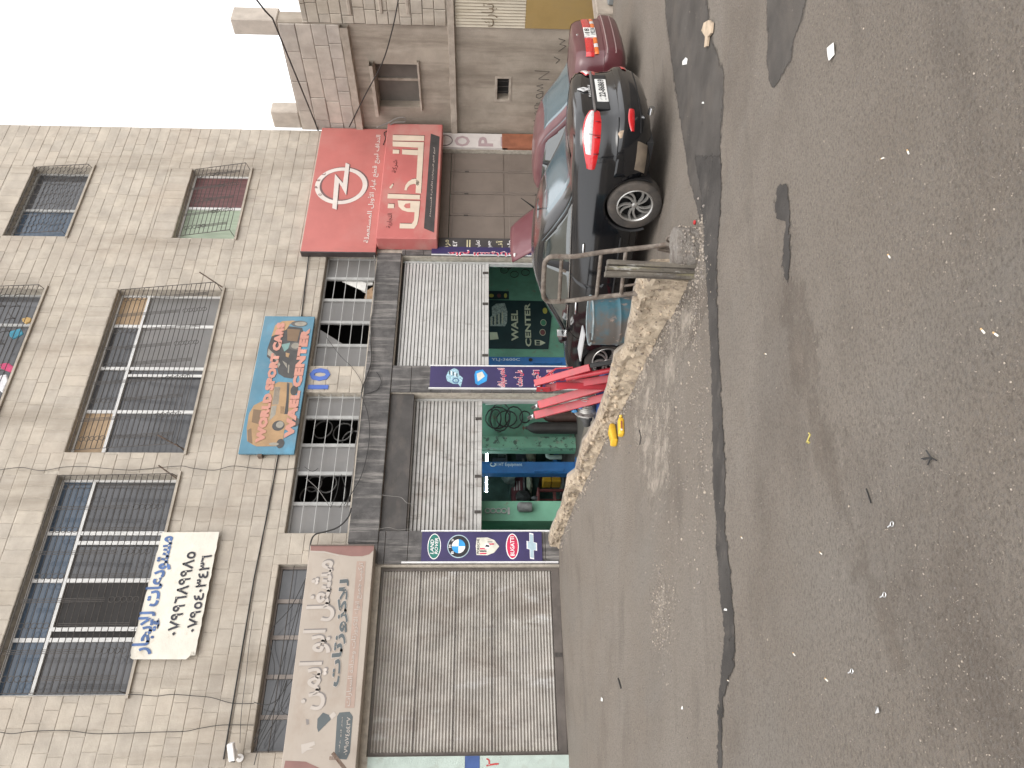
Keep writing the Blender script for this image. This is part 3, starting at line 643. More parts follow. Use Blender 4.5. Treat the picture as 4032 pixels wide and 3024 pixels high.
def px3(pts, Y): return [onY(x, y, Y) for x, y in pts]
m_ = MB(); m_.prism(px3(R5((575, 180), (725, 245), (735, 190), (690, 175)), 0.22), (0, 0.02, 0)); m_.build('sheet', PAPER, papers)
m_ = MB(); m_.prism(px3(R5((700, 178), (778, 182), (775, 200), (735, 205), (740, 260), (700, 235)), 0.26), (0, 0.03, 0)); m_.build('sheet', PAPER, papers)
m_ = MB(); m_.prism(px3(R5((735, 240), (775, 215), (775, 300), (720, 295)), 0.24), (0, 0.05, 0)); m_.build('cardboard', M('cardboard', (0.30, 0.2, 0.12), 0.85, 0.2, 8), papers)
# washing in the top window
LA = Rg(0, 1000, 2.37)
for nm, lab, col, pts in (('garment', 'turquoise garment hung in the top window', (0.06, 0.25, 0.35), LA((85, 720), (190, 690), (215, 740), (165, 770), (120, 790), (85, 760))),
                          ('garment', 'pink garment hung in the top window', (0.5, 0.07, 0.16), LA((0, 1020), (70, 1012), (130, 1050), (110, 1105), (40, 1080), (0, 1060))),
                          ('garment', 'tan toy bear on the top window sill', (0.45, 0.3, 0.12), LA((200, 600), (250, 585), (290, 595), (285, 625), (240, 650), (205, 625))),
                          ('garment', 'white sheet hung in the top window above the white banner', (0.7, 0.7, 0.72), LA((0, 1130), (60, 1120), (70, 1190), (20, 1290), (-20, 1260)))):
    m_ = MB(); m_.prism(px3(pts, -0.06), (0, 0.05, 0)); o = m_.build('toy' if 'toy' in lab else nm, M(lab.split()[0] + '_cloth', col, 0.85, 0.2, 8), bevel=0.015)
    tag(o, lab, 'toy' if 'toy' in lab else 'laundry', None)
# ------------------------------------------------------------------ inside the two workshop bays
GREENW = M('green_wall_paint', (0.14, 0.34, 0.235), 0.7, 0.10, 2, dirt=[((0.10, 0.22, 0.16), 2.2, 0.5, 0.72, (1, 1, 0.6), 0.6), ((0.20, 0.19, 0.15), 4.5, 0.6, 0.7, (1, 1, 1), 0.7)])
PEEL = M('peeling_green_paint', (0.17, 0.37, 0.26), 0.8, 0.12, 3, dirt=[((0.05, 0.06, 0.055), 7, 0.54, 0.60, (1, 1, 1), 0.85), ((0.28, 0.32, 0.26), 5, 0.56, 0.62, (1, 1, 1), 0.6)])
FLOORI = M('oily_floor', (0.09, 0.08, 0.07), 0.7, 0.3, 2)
PX0 = onY(2000, 1775, 2.6).x
mb = MB(); mb.box(4.75, 16.0, 6.6, 6.75, -0.8, 3.28); mb.build('workshop_back_wall', M('dark_teal_wall', (0.05, 0.095, 0.08), 0.8, 0.3, 2), bld)  # back wall darker than the other workshop walls
mb = MB(); mb.box(4.75, 4.9, 0.33, 6.6, -0.8, 3.28); mb.box(15.9, 16.0, 0.33, 6.6, -0.8, 3.28)
mb.build('workshop_wall', GREENW, bld)
mb = MB(); mb.box(PX0, 15.9, 2.6, 2.75, -0.79, 3.27); mb.build('workshop_wall', GREENW, bld)
mb = MB(); mb.box(PX0 + 0.01, onY(2000, 1722, 2.5).x, 2.46, 2.597, -0.79, 3.26); mb.build('workshop_pier', PEEL, bld)
mb = MB(); mb.box(onY(2000, 2051, 1.0).x, onY(2000, 1973, 1.0).x, 1.0, 1.5, -0.79, 3.26); mb.build('workshop_pier', GREENW, bld)
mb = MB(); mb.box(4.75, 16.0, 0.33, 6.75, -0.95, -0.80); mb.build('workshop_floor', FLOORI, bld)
mb = MB(); mb.box(4.75, 16.0, 0.33, 6.75, 3.285, 3.45); mb.build('workshop_ceiling', M('stained_ceiling', (0.4, 0.42, 0.4), 0.9, 0.1, 3), bld)
TUBE = M('lit_fluorescent_tube', (0.9, 0.95, 1.0), 0.4, 0.0, 1, emis=((0.86, 0.97, 1.0), 58.0))
TUBED = M('lamp_body', (0.6, 0.62, 0.62), 0.5)
def tube_lamp(p, q, label, group='lit fluorescent tubes in the workshop'):
    p, q = Vector(p), Vector(q); t = thing('tube_lamp', label, 'lamp', p.lerp(q, 0.5), group)
    m_ = MB(); m_.tube([p, q], 0.02, 10); m_.build('lamp_tube', TUBE, t); m_ = MB(); m_.beam(p + Vector((0, 0, 0.05)), q + Vector((0, 0, 0.05)), 0.06, 0.05); m_.build('lamp_housing', TUBED, t)
    m_ = MB()
    for e in (0.1, 0.9): m_.tube([p.lerp(q, e) + Vector((0, 0, 0.07)), Vector((p.lerp(q, e).x, p.lerp(q, e).y, 3.285))], 0.006, 5)
    m_.build('hanger', IRON, t)
a, b = onY(1917, 1788, 3.6), onY(1917, 1816, 3.6); tube_lamp(a, b, 'short lit fluorescent tube just right of the blue column marked Equipment')
a, b = onY(1916, 1866, 3.6), onY(1916, 1937, 3.6); tube_lamp(a, b, 'longer lit fluorescent tube left of the blue column marked Equipment')
tube_lamp((9.4, 1.4, 2.95), (11.4, 1.4, 2.95), 'unseen fluorescent tube added to light the bay behind the clean half raised shutter'); tube_lamp((5.9, 1.6, 2.95), (7.9, 1.6, 2.95), 'unseen fluorescent tube added to light the bay behind the grimy half raised shutter')  # two unseen tubes added to brighten the bays
LIFTB = M('blue_lift_paint', (0.025, 0.14, 0.38), 0.45, 0.1, 4, dirt=[((0.03, 0.06, 0.12), 6, 0.55, 0.75, (1, 1, 1), 0.5)])
PALEB = M('pale_lettering', (0.55, 0.66, 0.72), 0.6, 0.05, 5)
def lift_post(Y, ya, yb, zt, label, mark):
    x0, x1 = onY(2000, yb, Y).x, onY(2000, ya, Y).x
    t = thing('lift_column', label, 'car lift', ((x0 + x1) / 2, Y, -0.8), 'blue lift columns in the workshop'); k = x0 + (x1 - x0) * (0.48 if mark == 'e' else 0.85)
    m_ = MB(); m_.box(x0, x1, Y, Y + 0.22, -0.78, zt); m_.build('column', LIFTB, t, bevel=0.012)
    m_ = MB(); m_.box(x0 - 0.08, x1 + 0.08, Y - 0.1, Y + 0.32, -0.8, -0.782); m_.build('base_plate', LIFTB, t)
    m_ = MB(); m_.box(x0 + 0.02, x0 + (x1 - x0) * 0.3, Y - 0.05, Y - 0.002, -0.5, 0.2); m_.build('carriage', LIFTB, t, bevel=0.01)
    return t, x0, x1
t, x0, x1 = lift_post(2.0, 1404, 1436, 2.9, 'blue car lift column lettered YLJ-3600C beside the green banner wall', 'y')
R1 = Rg(1900, 1100, 3.318)
def tq(tr, bl, Y): A, B = onY(*tr, Y), onY(*bl, Y); return fq(B.x, A.x, B.z, A.z, Y)
def tqr(tl, br, Y):              # lettering that reads downwards in the place: start corner and end corner in the picture
    A, B = onY(*tl, Y), onY(*br, Y); return A, B
def vtext(s, p0, p1, Y, mat, parent, up='left', **kw):
    """p0, p1 = opposite corners (picture px) of the field; letters turned a quarter so they run vertically"""
    A, B = onY(*p0, Y), onY(*p1, Y); xa, xb = min(A.x, B.x), max(A.x, B.x); za, zb = min(A.z, B.z), max(A.z, B.z)
    if up == 'right': q = ((xa, Y, zb), (xa, Y, za), (xb, Y, zb))       # reads downwards, tops of letters to the right
    else: q = ((xb, Y, za), (xb, Y, zb), (xa, Y, za))                   # reads upwards, tops of letters to the left
    return text(s, q, mat, parent, **kw)
vtext('YLJ-3600C', *R1((118, 1028), (490, 1075)), 2.0, PALEB, t, up='right', bold=0.012)
m_ = MB(); c = onY(*R1((628, 1050))[0], 1.99); m_.lathe([(0.05, -0.02), (0.05, 0.0), (0.0, 0.0)], 16, Matrix.Translation(c) @ Matrix.Rotation(pi / 2, 4, 'X')); m_.build('bolt_cap', BLACKP, t)
t, x0, x1 = lift_post(2.7, 1817, 1863, 2.9, 'blue car lift column lettered Equipment in the left workshop bay', 'e')
R2 = Rg(1850, 1550, 2.764)
vtext('I HT Equipment', *R2((292, 752), (570, 800)), 2.7, PALEB, t, up='right', bold=0.01)
c = onY(*R2((252, 772))[0], 2.695); m_ = MB(); m_.tube([(c.x + 0.045 * cos(a * pi / 8), c.y, c.z + 0.06 * sin(a * pi / 8)) for a in range(1, 15)], 0.014, 6); m_.build('ring_mark', PALEB, t)
# banner with WAEL CENTER on the back wall
NAVY = M('dark_green_banner', (0.012, 0.032, 0.035), 0.6, 0.15, 2); CREAM = M('cream_print', (0.46, 0.50, 0.36), 0.6, 0.06, 4); YGR = M('yellow_print', (0.42, 0.40, 0.08), 0.6, 0.1, 4); GRNP = M('green_print', (0.06, 0.22, 0.12), 0.6); MARP = M('maroon_print', (0.14, 0.05, 0.05), 0.6); METP = M('metal_print', (0.30, 0.37, 0.34), 0.6, 0.45, 30)
t = tag(poly(px3(R1((70, 268), (800, 285), (905, 480), (860, 912), (80, 905)), 2.585), NAVY, None, 'wall_banner'), 'dark banner lettered WAEL CENTER hung on the green workshop wall', 'banner')
text('WAEL', tq(*R1((372, 405), (470, 805)), 2.58), CREAM, t, bold=0.03); text('CENTER', tq(*R1((545, 310), (640, 880)), 2.58), CREAM, t, bold=0.03)
gb = R1((120, 360), (180, 318), (290, 310), (325, 420), (320, 560), (295, 612), (100, 610), (95, 500), (125, 470)); poly(px3(gb, 2.58), METP, t, 'gearbox_print')
for k in range(7): poly(px3(R1((110 + 24 * k, 500 - 12 * k), (124 + 24 * k, 495 - 12 * k), (124 + 24 * k, 600 - 4 * k), (110 + 24 * k, 600 - 4 * k)), 2.577), NAVY if k % 2 else CREAM, t, 'gear_print')
poly(px3(R1((95, 690), (190, 690), (210, 780), (98, 790)), 2.58), CREAM, t, 'screen_print')
def oval(parent, cpx, rv, rh, Y, mat, name, n=28):
    c = onY(*cpx, Y); rz = abs(onY(cpx[0] - rv, cpx[1], Y).z - c.z); rx = abs(onY(cpx[0], cpx[1] + rh, Y).x - c.x)
    poly(ell(c.x, c.z, rx, rz, Y, n), mat, parent, name); return c, rx, rz
oval(t, R1((815, 410))[0], 9, 12, 2.58, YGR, 'emblem'); oval(t, R1((795, 565))[0], 12, 13, 2.58, CREAM, 'emblem'); oval(t, R1((795, 565))[0], 10, 11, 2.577, GRNP, 'emblem')
oval(t, R1((785, 692))[0], 12, 13, 2.58, CREAM, 'emblem'); oval(t, R1((785, 692))[0], 10, 11, 2.577, MARP, 'emblem')
poly(px3(R1((680, 790), (760, 795), (825, 830), (760, 862), (685, 860)), 2.58), CREAM, t, 'crest_print'); poly(px3(R1((700, 800), (750, 803), (750, 826), (700, 826)), 2.577), NAVY, t, 'crest_print'); poly(px3(R1((700, 832), (750, 832), (750, 855), (700, 853)), 2.577), NAVY, t, 'crest_print')
t = tag(poly(px3(R1((75, 150), (345, 155), (345, 262), (75, 262)), 2.59), NAVY, None, 'wall_banner'), 'small dark emblem banner above right of the WAEL CENTER banner', 'banner')
oval(t, R1((115, 212))[0], 10, 7, 2.585, YGR, 'emblem'); oval(t, R1((215, 212))[0], 8, 8, 2.585, MARP, 'emblem'); oval(t, R1((300, 212))[0], 6, 9, 2.585, YGR, 'emblem')
# hoses, cylinders, bench, cabinets
t = thing('cable_loop', 'loops of thin black cable hung on the green wall beside the raised bonnet', 'cable', (12.2, 2.5, 0.8)); m_ = MB()
R6 = Rg(1700, 500, 2.764)
for (cx, cy, a) in ((790, 1555, 40), (1020, 1580, 45), (900, 1600, 38), (830, 1510, 30)): coil(m_, onY(*R6((cx, cy))[0], 2.55), 0.11, 2, 0.1, 0.006)
m_.build('cable', WIRE, t)
t = thing('air_hose', 'big loops of black hose hung on the wall above the gas cylinders', 'hose', (9.6, 2.4, 1.0))
for k, (cx, cy, r) in enumerate(((300, 260, 0.30), (330, 250, 0.40), (400, 270, 0.22), (480, 255, 0.30), (280, 270, 0.26), (600, 250, 0.16))):
    m_ = MB(); coil(m_, onY(*R2((cx, cy))[0], 2.5 - 0.02 * k), r, 2, 0.12, 0.014, (0.95, 0.6, 1.1, 0.7, 0.5, 0.8)[k]); m_.build('hose_loop', WIRE, t)
def cylinder_bottle(name, label, y0, y1, xt, Y, mat):
    A, B = onY(xt, y1, Y), onY(xt, y0, Y); r = abs(B.x - A.x) / 2; c = Vector(((A.x + B.x) / 2, Y, -0.8)); h = A.z + 0.8
    t = thing(name, label, 'gas cylinder', c, 'gas cylinders in the workshop'); m_ = MB(); m_.lathe([(r, 0), (r, h - 0.22), (r * .92, h - 0.14), (r * .6, h - 0.05), (0.04, h), (0.035, h + 0.05), (0, h + 0.05)], 20, Matrix.Translation(c)); m_.build('cylinder_body', mat, t, smooth=40)
    m_ = MB(); m_.lathe([(0.025, h + 0.05), (0.025, h + 0.12), (0.0, h + 0.12)], 8, Matrix.Translation(c)); m_.tube([c + Vector((-.06, 0, h + .1)), c + Vector((.06, 0, h + .1))], 0.012, 6); m_.build('valve', RUSTY, t)
cylinder_bottle('gas_cylinder', 'tall black gas cylinder standing at the peeling green pier', 1664, 1706, 2078, 2.2, M('black_cylinder_paint', (0.03, 0.027, 0.025), 0.5, 0.2, 5))
cylinder_bottle('gas_cylinder', 'brown gas cylinder behind the red crane arms', 1620, 1662, 2140, 2.2, M('brown_cylinder_paint', (0.075, 0.04, 0.032), 0.6, 0.2, 5))
m_ = MB(); a, b = onY(*R2((170, 117))[0], 1.9), onY(*R2((705, 95))[0], 1.9); m_.tube([a, b], 0.013, 8)
tag(m_.build('white_pipe', M('white_pipe_paint', (0.75, 0.75, 0.73), 0.5), None), 'thin upright white pipe in front of the hose loops', 'pipe')
REDB = M('dark_red_bench_paint', (0.13, 0.03, 0.028), 0.6, 0.25, 6); YEL = M('yellow_crate_plastic', (0.50, 0.27, 0.02), 0.5, 0.1, 5); GREYC = M('grey_machine_paint', (0.13, 0.14, 0.14), 0.5, 0.3, 9)
A, B = onY(*R2((735, 1020))[0], 3.6), onY(*R2((735, 1350))[0], 3.6); xa, xb = B.x, A.x
t = thing('workbench', 'dark red steel workbench cluttered with parts in the left bay', 'workbench', ((xa + xb) / 2, 3.9, -0.8)); zt_ = A.z
m_ = MB(); m_.box(xa, xb, 3.6, 4.3, zt_ - 0.05, zt_); m_.build('bench_top', REDB, t, bevel=0.006)
for x in (xa + 0.03, xb - 0.09):
    for y in (3.62, 4.22): m_ = MB(); m_.box(x, x + 0.06, y, y + 0.06, -0.8, zt_ - 0.052); m_.build('leg', REDB, t)
m_ = MB(); m_.box(xa + 0.1, xb - 0.1, 3.63, 3.67, zt_ - 0.45, zt_ - 0.38); m_.build('rail', REDB, t)
for k in range(5):
    x = xa + 0.1 + (xb - xa - 0.2) * k / 5; m_ = MB(); h = rng.uniform(0.08, 0.2); m_.lathe([(0.05, 0), (0.06, h * .4), (0.04, h * .8), (0.02, h), (0, h)], 10, Matrix.Translation((x, 3.75 + 0.1 * (k % 2), zt_ + 0.002)))
    tag(m_.build('machine_part', M('part_paint_%d' % k, [(0.3, 0.05, 0.03), (0.25, 0.25, 0.22), (0.05, 0.12, 0.1), (0.4, 0.38, 0.3), (0.08, 0.08, 0.08)][k], 0.5, 0.2, 8), None, smooth=40), ['small red bottle shaped part standing on the red workbench', 'grey turned part standing on the red workbench', 'dark green turned part on the red workbench', 'cream turned part standing on the red workbench', 'black turned part at the right end of the red workbench'][k], 'machine part')
A, B = onY(*R2((450, 880))[0], 5.9), onY(*R2((580, 1160))[0], 5.9)
t = thing('tool_cabinet', 'maroon slatted tool cabinet on the dark back wall', 'cabinet', ((A.x + B.x) / 2, 6.1, B.z))
m_ = MB(); m_.box(B.x, A.x, 5.92, 6.3, B.z, A.z); m_.build('cabinet_body', M('maroon_cabinet', (0.11, 0.03, 0.035), 0.5, 0.15, 5), t, bevel=0.01)
for k in range(3): m_ = MB(); z = B.z + (A.z - B.z) * (0.25 + 0.22 * k); m_.box(B.x + 0.3, A.x - 0.2, 5.9, 5.915, z, z + 0.03); m_.build('drawer_slot', M('slot_white', (0.5, 0.45, 0.45), 0.5), t)
m_ = MB(); m_.box(B.x, A.x + 0.5, 5.9, 6.55, B.z - 0.06, B.z - 0.01); tag(m_.build('wall_shelf', GREYC, None), 'grey shelf under the maroon tool cabinet', 'shelf')
A, B = onY(*R2((790, 870))[0], 4.6), onY(*R2((1000, 955))[0], 4.6)
t = thing('storage_crate', 'two yellow plastic crates side by side behind the blue column', 'crate', ((A.x + B.x) / 2, 4.8, B.z))
for q in (0, 1):
    z0_, z1_ = B.z + (A.z - B.z) * (0.02 + q * 0.5), B.z + (A.z - B.z) * (0.48 + q * 0.5); m_ = MB(); m_.box(B.x, A.x, 4.6, 5.0, z0_, z1_); m_.build('crate', YEL, t, bevel=0.02)
m_ = MB(); m_.box(B.x - 0.2, A.x + 0.3, 4.55, 5.2, B.z - 0.06, B.z - 0.002); 
for x in (B.x - 0.15, A.x + 0.2):
    for y in (4.6, 5.1): m_.box(x, x + 0.05, y, y + 0.05, -0.8, B.z - 0.06)
tag(m_.build('steel_table', GREYC, None), 'grey steel table carrying the yellow crates', 'table')
t = thing('parts_rack', 'dark shelving rack with white rails against the back wall', 'shelf', (onY(2000, 1800, 6.0).x, 6.2, -0.8)); xr = onY(2000, 1800, 6.0).x
for z in (0.1, 0.7, 1.3, 1.9): m_ = MB(); m_.box(xr - 0.5, xr + 1.2, 6.0, 6.5, z, z + 0.04); m_.build('shelf_board', GREYC, t)
for x in (xr - 0.5, xr + 0.3, xr + 1.15): m_ = MB(); m_.box(x, x + 0.05, 5.98, 6.03, -0.8, 2.3); m_.build('rack_post', M('white_rack', (0.5, 0.52, 0.5), 0.5), t)
for k in range(9):
    m_ = MB(); x = xr - 0.4 + (k % 3) * 0.5; z = 0.14 + (k // 3) * 0.6; m_.box(x, x + rng.uniform(0.2, 0.4), 6.02, 6.4, z + 0.003, z + rng.uniform(0.15, 0.4)); m_.build('box', M('rack_box_%d' % k, rng.choice([(0.2, 0.15, 0.1), (0.08, 0.1, 0.12), (0.15, 0.2, 0.18), (0.3, 0.28, 0.25)]), 0.8, 0.2, 5), t, bevel=0.01)
m_ = MB(); m_.tube(px3(R2((840, 630), (850, 685), (870, 692), (1000, 690)), 4.2), 0.06, 10); tag(m_.build('drain_pipe', M('white_plastic_pipe', (0.42, 0.5, 0.46), 0.5, 0.1, 5), None, smooth=50), 'fat white plastic pipe with an elbow left of the peeling pier', 'pipe')
for k, (y, x, w_, h_, lab, col) in enumerate(((1880, 2000, .5, .45, 'grey green machine casing high on the back wall', (0.12, 0.15, 0.14)), (1955, 2060, .35, .5, 'black battery charger on the back wall', (0.03, 0.03, 0.03)), (1900, 2085, .4, .2, 'cream metal box on the back wall', (0.34, 0.36, 0.27)), (1790, 2090, .3, .35, 'sack slumped on the back shelf', (0.22, 0.2, 0.15)), (1808, 2190, .4, .3, 'blue plastic tub near the drain pipe', (0.03, 0.13, 0.3)), (1860, 2120, .25, .3, 'rust brown gearbox casing beside the crates', (0.12, 0.06, 0.04)))):
    p = onY(x, y, 5.6); m_ = MB(); m_.rock((p.x, p.y, p.z), 0.5, 40 + k, (w_, .5, h_)); m_.box(p.x - w_ * .3, p.x + w_ * .3, p.y, 6.59, p.z - h_ * .42, p.z - h_ * .2); tag(m_.build('workshop_part', M('workshop_part_%d' % k, col, 0.6, 0.3, 7), None, bevel=0.01), lab, 'machine part')
t = thing('head_gasket', 'metal head gasket with four round holes hung on the green pier', 'gasket', onY(*R2((285, 1275))[0], 0.98)); c = t.location; m_ = MB()
for k in range(4):
    cc = c + Vector((0, 0, 0.17 - 0.11 * k)); m_.tube([(cc.x + 0.05 * cos(a * pi / 7), cc.y, cc.z + 0.05 * sin(a * pi / 7)) for a in range(14)], 0.012, 5, closed=True)
m_.box(c.x - 0.075, c.x + 0.075, c.y + 0.004, c.y + 0.012, c.z - 0.28, c.z - 0.235); m_.build('gasket_plate', M('gasket_steel', (0.33, 0.34, 0.33), 0.5, 0.2, 8, metal=0.5), t)
m_ = MB(); p = onY(*R2((600, 1235))[0], 0.9); m_.lathe([(0.09, -0.14), (0.1, -0.1), (0.1, 0.12), (0.07, 0.15), (0.03, 0.16), (0, 0.16)], 14, Matrix.Translation(p)); m_.box(p.x - .04, p.x + .04, p.y + .05, p.y + .1, p.z - .1, p.z + .1)
tag(m_.build('electric_motor', GREYC, None, smooth=40), 'grey electric motor fixed to the green pier below the gasket', 'motor')

# ------------------------------------------------------------------ metal folding door and lettered panels of the right hand shop
TAUPE = M('taupe_door_paint', (0.165, 0.135, 0.115), 0.55, 0.08, 2, dirt=[((0.11, 0.09, 0.075), 3, 0.55, 0.75, (1, 1, 0.5), 0.5)])
m_ = MB(); m_.box(12.23, 15.66, 0.10, 0.2, 2.26, 2.74); fr = m_.build('folding_door', TAUPE, bld, bevel=0.01)
ys = [onY(1800, y, 0.08).x for y in (930, 846, 761, 674, 588)]; ys[0] = 12.24; ys[-1] = 15.65
for i in range(4):
    m_ = MB(); m_.box(ys[i] + 0.008, ys[i + 1] - 0.008, 0.10, 0.16, -1.15, 2.25); lf = m_.build('door_leaf', TAUPE, fr, bevel=0.006)
    for (za, zb) in ((0.92, 2.18), (-0.35, 0.80), (-1.1, -0.45)):
        m_ = MB(); m_.box(ys[i] + 0.06, ys[i + 1] - 0.06, 0.085, 0.0995, za, zb); m_.build('door_panel', TAUPE, fr, bevel=0.008)
    for z in (1.85, 0.1): m_ = MB(); m_.tube([(ys[i] + 0.0, 0.09, z - 0.05), (ys[i] + 0.0, 0.09, z + 0.05)], 0.018, 8); m_.build('hinge', IRON, fr)
WPAN = M('faded_white_panel', (0.56, 0.52, 0.50), 0.6, 0.06, 3, dirt=[((0.33, 0.29, 0.26), 3, 0.55, 0.75, (1, 1, .5), 0.5)]); LILAC = M('faded_lilac_print', (0.36, 0.27, 0.28), 0.6, 0.06, 4); OCHB = M('rust_orange_board', (0.27, 0.10, 0.055), 0.7, 0.2, 3)
zz0 = onY(2010, 560, -0.05).z
t = thing('pillar_panel', 'white panel with stacked faded O P E letters on the corner pillar', 'sign', (15.9, -0.05, zz0))
m_ = MB(); m_.box(15.68, 16.22, -0.06, -0.004, onY(*R6((822, 160))[0], -0.06).z, 2.5); m_.build('panel', WPAN, t)
text('O', tq(*R6((250, 95), (415, 215)), -0.06), LILAC, t, bold=0.03); text('P', tq(*R6((508, 105), (668, 215)), -0.06), LILAC, t, bold=0.03); text('E', tq(*R6((750, 105), (885, 215)), -0.06), LILAC, t, bold=0.03)
c = onY(*R6((140, 145))[0], -0.065); m_ = MB(); m_.tube([(c.x + 0.2 * cos(a * pi / 12), c.y, c.z + 0.2 * sin(a * pi / 12)) for a in range(24)], 0.012, 5, closed=True); m_.build('ring_print', M('grey_print', (0.15, 0.12, 0.12), 0.6), t)
zt_ = onY(*R6((832, 160))[0], -0.06).z; m_ = MB(); m_.box(15.68, 16.22, -0.075, -0.004, zt_ - 1.3, zt_ + 0.16); tag(m_.build('orange_board', OCHB, None, bevel=0.004), 'rust orange board on the corner pillar below the white letter panel', 'board')
# narrow lettered strips between the folding door and the clean shutter
xA, xB = onY(1800, *[944], 0).x, onY(1800, 981, 0).x; xC = onY(1800, 1011, 0).x
DKB = M('dark_shop_panel', (0.05, 0.045, 0.045), 0.6, 0.15, 3); PURP = M('indigo_panel', (0.035, 0.026, 0.095), 0.45, 0.12, 3); LETY = M('pale_yellow_letters', (0.52, 0.47, 0.30), 0.6, 0.1, 5); LETR = M('red_letters', (0.55, 0.035, 0.08), 0.5, 0.08, 5); LETW = M('white_letters', (0.78, 0.76, 0.76), 0.5, 0.04, 5)
EDGE = M('bright_trim', (0.68, 0.68, 0.68), 0.35, 0.05, 5)
t = thing('pillar_panel', 'dark pillar strip with pale yellow painted words beside the folding door', 'sign', ((xA + xB) / 2, -0.06, -0.6)); m_ = MB(); m_.box(xB, xA, -0.065, -0.047, -0.8, 2.5); m_.build('panel', DKB, t)
for s_, a, b, mt in (('مرد', (138, 1228), (205, 1328), LETY), ('١٤٢', (228, 1240), (275, 1320), LETW), ('=', (380, 1230), (420, 1325), LETY), ('تعليم', (478, 1235), (545, 1325), LETW), ('جميع', (612, 1240), (660, 1328), LETW), ('أنـ', (700, 1235), (770, 1325), LETY), ('واع', (822, 1235), (880, 1325), LETW)):
    text(s_, tq(*R6(a, b), -0.066), mt, t, bold=0.015)
t = thing('pillar_panel', 'narrow indigo strip with red vertical lettering left of the clean shutter jamb', 'sign', ((xC + xB) / 2, -0.08, -0.6)); m_ = MB(); m_.box(xC, xB - 0.006, -0.085, -0.067, -0.8, 2.62); m_.build('panel', PURP, t)
m_ = MB(); m_.box(xC - 0.012, xC, -0.09, -0.06, -0.8, 2.62); m_.build('trim', EDGE, t)
vtext('عالم السيارات', *R6((185, 1345), (960, 1405)), -0.086, LETW, t, up='left', bold=0.03, grow=0.02); vtext('عالم السيارات', *R6((185, 1345), (960, 1405)), -0.090, LETR, t, up='left', bold=0.012)
# ------------------------------------------------------------------ signs on the facade
def sign_box(name, label, X0, X1, Z0, Z1, Yf, depth, mat, side=None, bevel=0.008):
    t = thing(name, label, 'sign', ((X0 + X1) / 2, Yf, Z0)); m_ = MB(); m_.box(X0, X1, Yf, Yf + depth, Z0, Z1); m_.build('sign_board', mat, t, bevel=bevel); return t
def field(tr, bl, Y): A, B = onY(*tr, Y), onY(*bl, Y); return B.x, A.x, B.z, A.z
R4 = Rg(1000, 0, 1.659); R6b = Rg(1000, 2000, 1.62); R5b = Rg(900, 1200, 2.553)
# long beige workshop sign
Y = -0.30; BEIGE = M('faded_beige_sign', (0.37, 0.32, 0.272), 0.65, 0.06, 1.2, dirt=[((0.30, 0.235, 0.185), 1.6, 0.5, 0.7, (1, 1, 2), 0.5), ((0.22, 0.16, 0.12), 3.5, 0.62, 0.8, (1, 1, 0.4), 0.4)])
TR, BR = onY(1221, 2147, Y), onY(1474, 2145, Y); xL = onY(1300, 3060, Y).x
t = sign_box('shop_sign', 'long faded beige workshop sign with raised grey Arabic letters over the closed shutter', xL, TR.x, BR.z, TR.z, Y, 0.27, BEIGE)
MARO = M('maroon_sign_print', (0.22, 0.115, 0.10), 0.6, 0.12, 2); PINKS = M('dusty_rose_print', (0.34, 0.25, 0.205), 0.6, 0.08, 2); DTEAL = M('grey_teal_print', (0.085, 0.10, 0.105), 0.6, 0.1, 3); LGRY = M('grey_letter_edge', (0.20, 0.18, 0.17), 0.6, 0.08, 5); BEIG2 = M('light_beige_print', (0.43, 0.385, 0.345), 0.6, 0.05, 3)
P = lambda *pts: px3(R6b(*pts), Y - 0.003)
poly(P((362, 240), (766, 238), (762, 270), (735, 296), (690, 308), (620, 308), (540, 296), (450, 275), (360, 272)), MARO, t, 'corner_print'); poly(P((362, 276), (450, 279), (540, 301), (540, 306), (450, 284), (360, 281)), BEIG2, t, 'corner_print')
poly(P((656, 340), (714, 340), (640, 1275), (580, 1275)), PINKS, t, 'stripe_print'); poly(P((200, 1612), (330, 1618), (420, 1660), (190, 1660)), MARO, t, 'corner_print')
poly(P((545, 1305), (610, 1300), (630, 1330), (612, 1560), (590, 1605), (530, 1600), (515, 1570), (530, 1330)), DTEAL, t, 'phone_panel')
q = fq(*field(*R6b((372, 335), (447, 1290)), Y), Y)
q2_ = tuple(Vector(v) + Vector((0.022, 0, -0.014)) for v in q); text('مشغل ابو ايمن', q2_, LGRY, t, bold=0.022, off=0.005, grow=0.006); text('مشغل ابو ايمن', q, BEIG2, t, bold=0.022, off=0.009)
q = fq(*field(*R6b((548, 455), (558, 1140)), Y), Y); text('للاكزوزتات', q, BEIG2, t, bold=0.06, off=0.006, grow=0.012); text('للاكزوزتات', q, DTEAL, t, bold=0.035, off=0.009)
text('تركيب جميع انواع الاكزوزتات وحدادة السيارات', fq(*field(*R6b((668, 350), (628, 1265)), Y), Y), BEIG2, t, off=0.008, bold=0.008)
text('نمر ابو علاء', fq(*field(*R6b((560, 1335), (548, 1560)), Y), Y), BEIG2, t, off=0.008, bold=0.01); text('٠٧٩٥٧٤٥٤٣٧', fq(*field(*R6b((592, 1335), (598, 1575)), Y), Y), BEIG2, t, off=0.008, bold=0.01)
poly(P((405, 1345), (440, 1305), (478, 1320), (490, 1350), (440, 1400), (410, 1430), (402, 1400)), DTEAL, t, 'muffler_print'); poly([p + Vector((0, -.002, 0)) for p in P((480, 1325), (510, 1300), (526, 1320), (498, 1350))], BEIG2, t, 'muffler_print')
poly(P((330, 1345), (350, 1350), (352, 1380), (335, 1385)), LGRY, t, 'muffler_print'); poly(P((300, 1510), (340, 1500), (385, 1488), (390, 1510), (350, 1530), (380, 1535), (340, 1545), (305, 1570)), BEIG2, t, 'muffler_print')
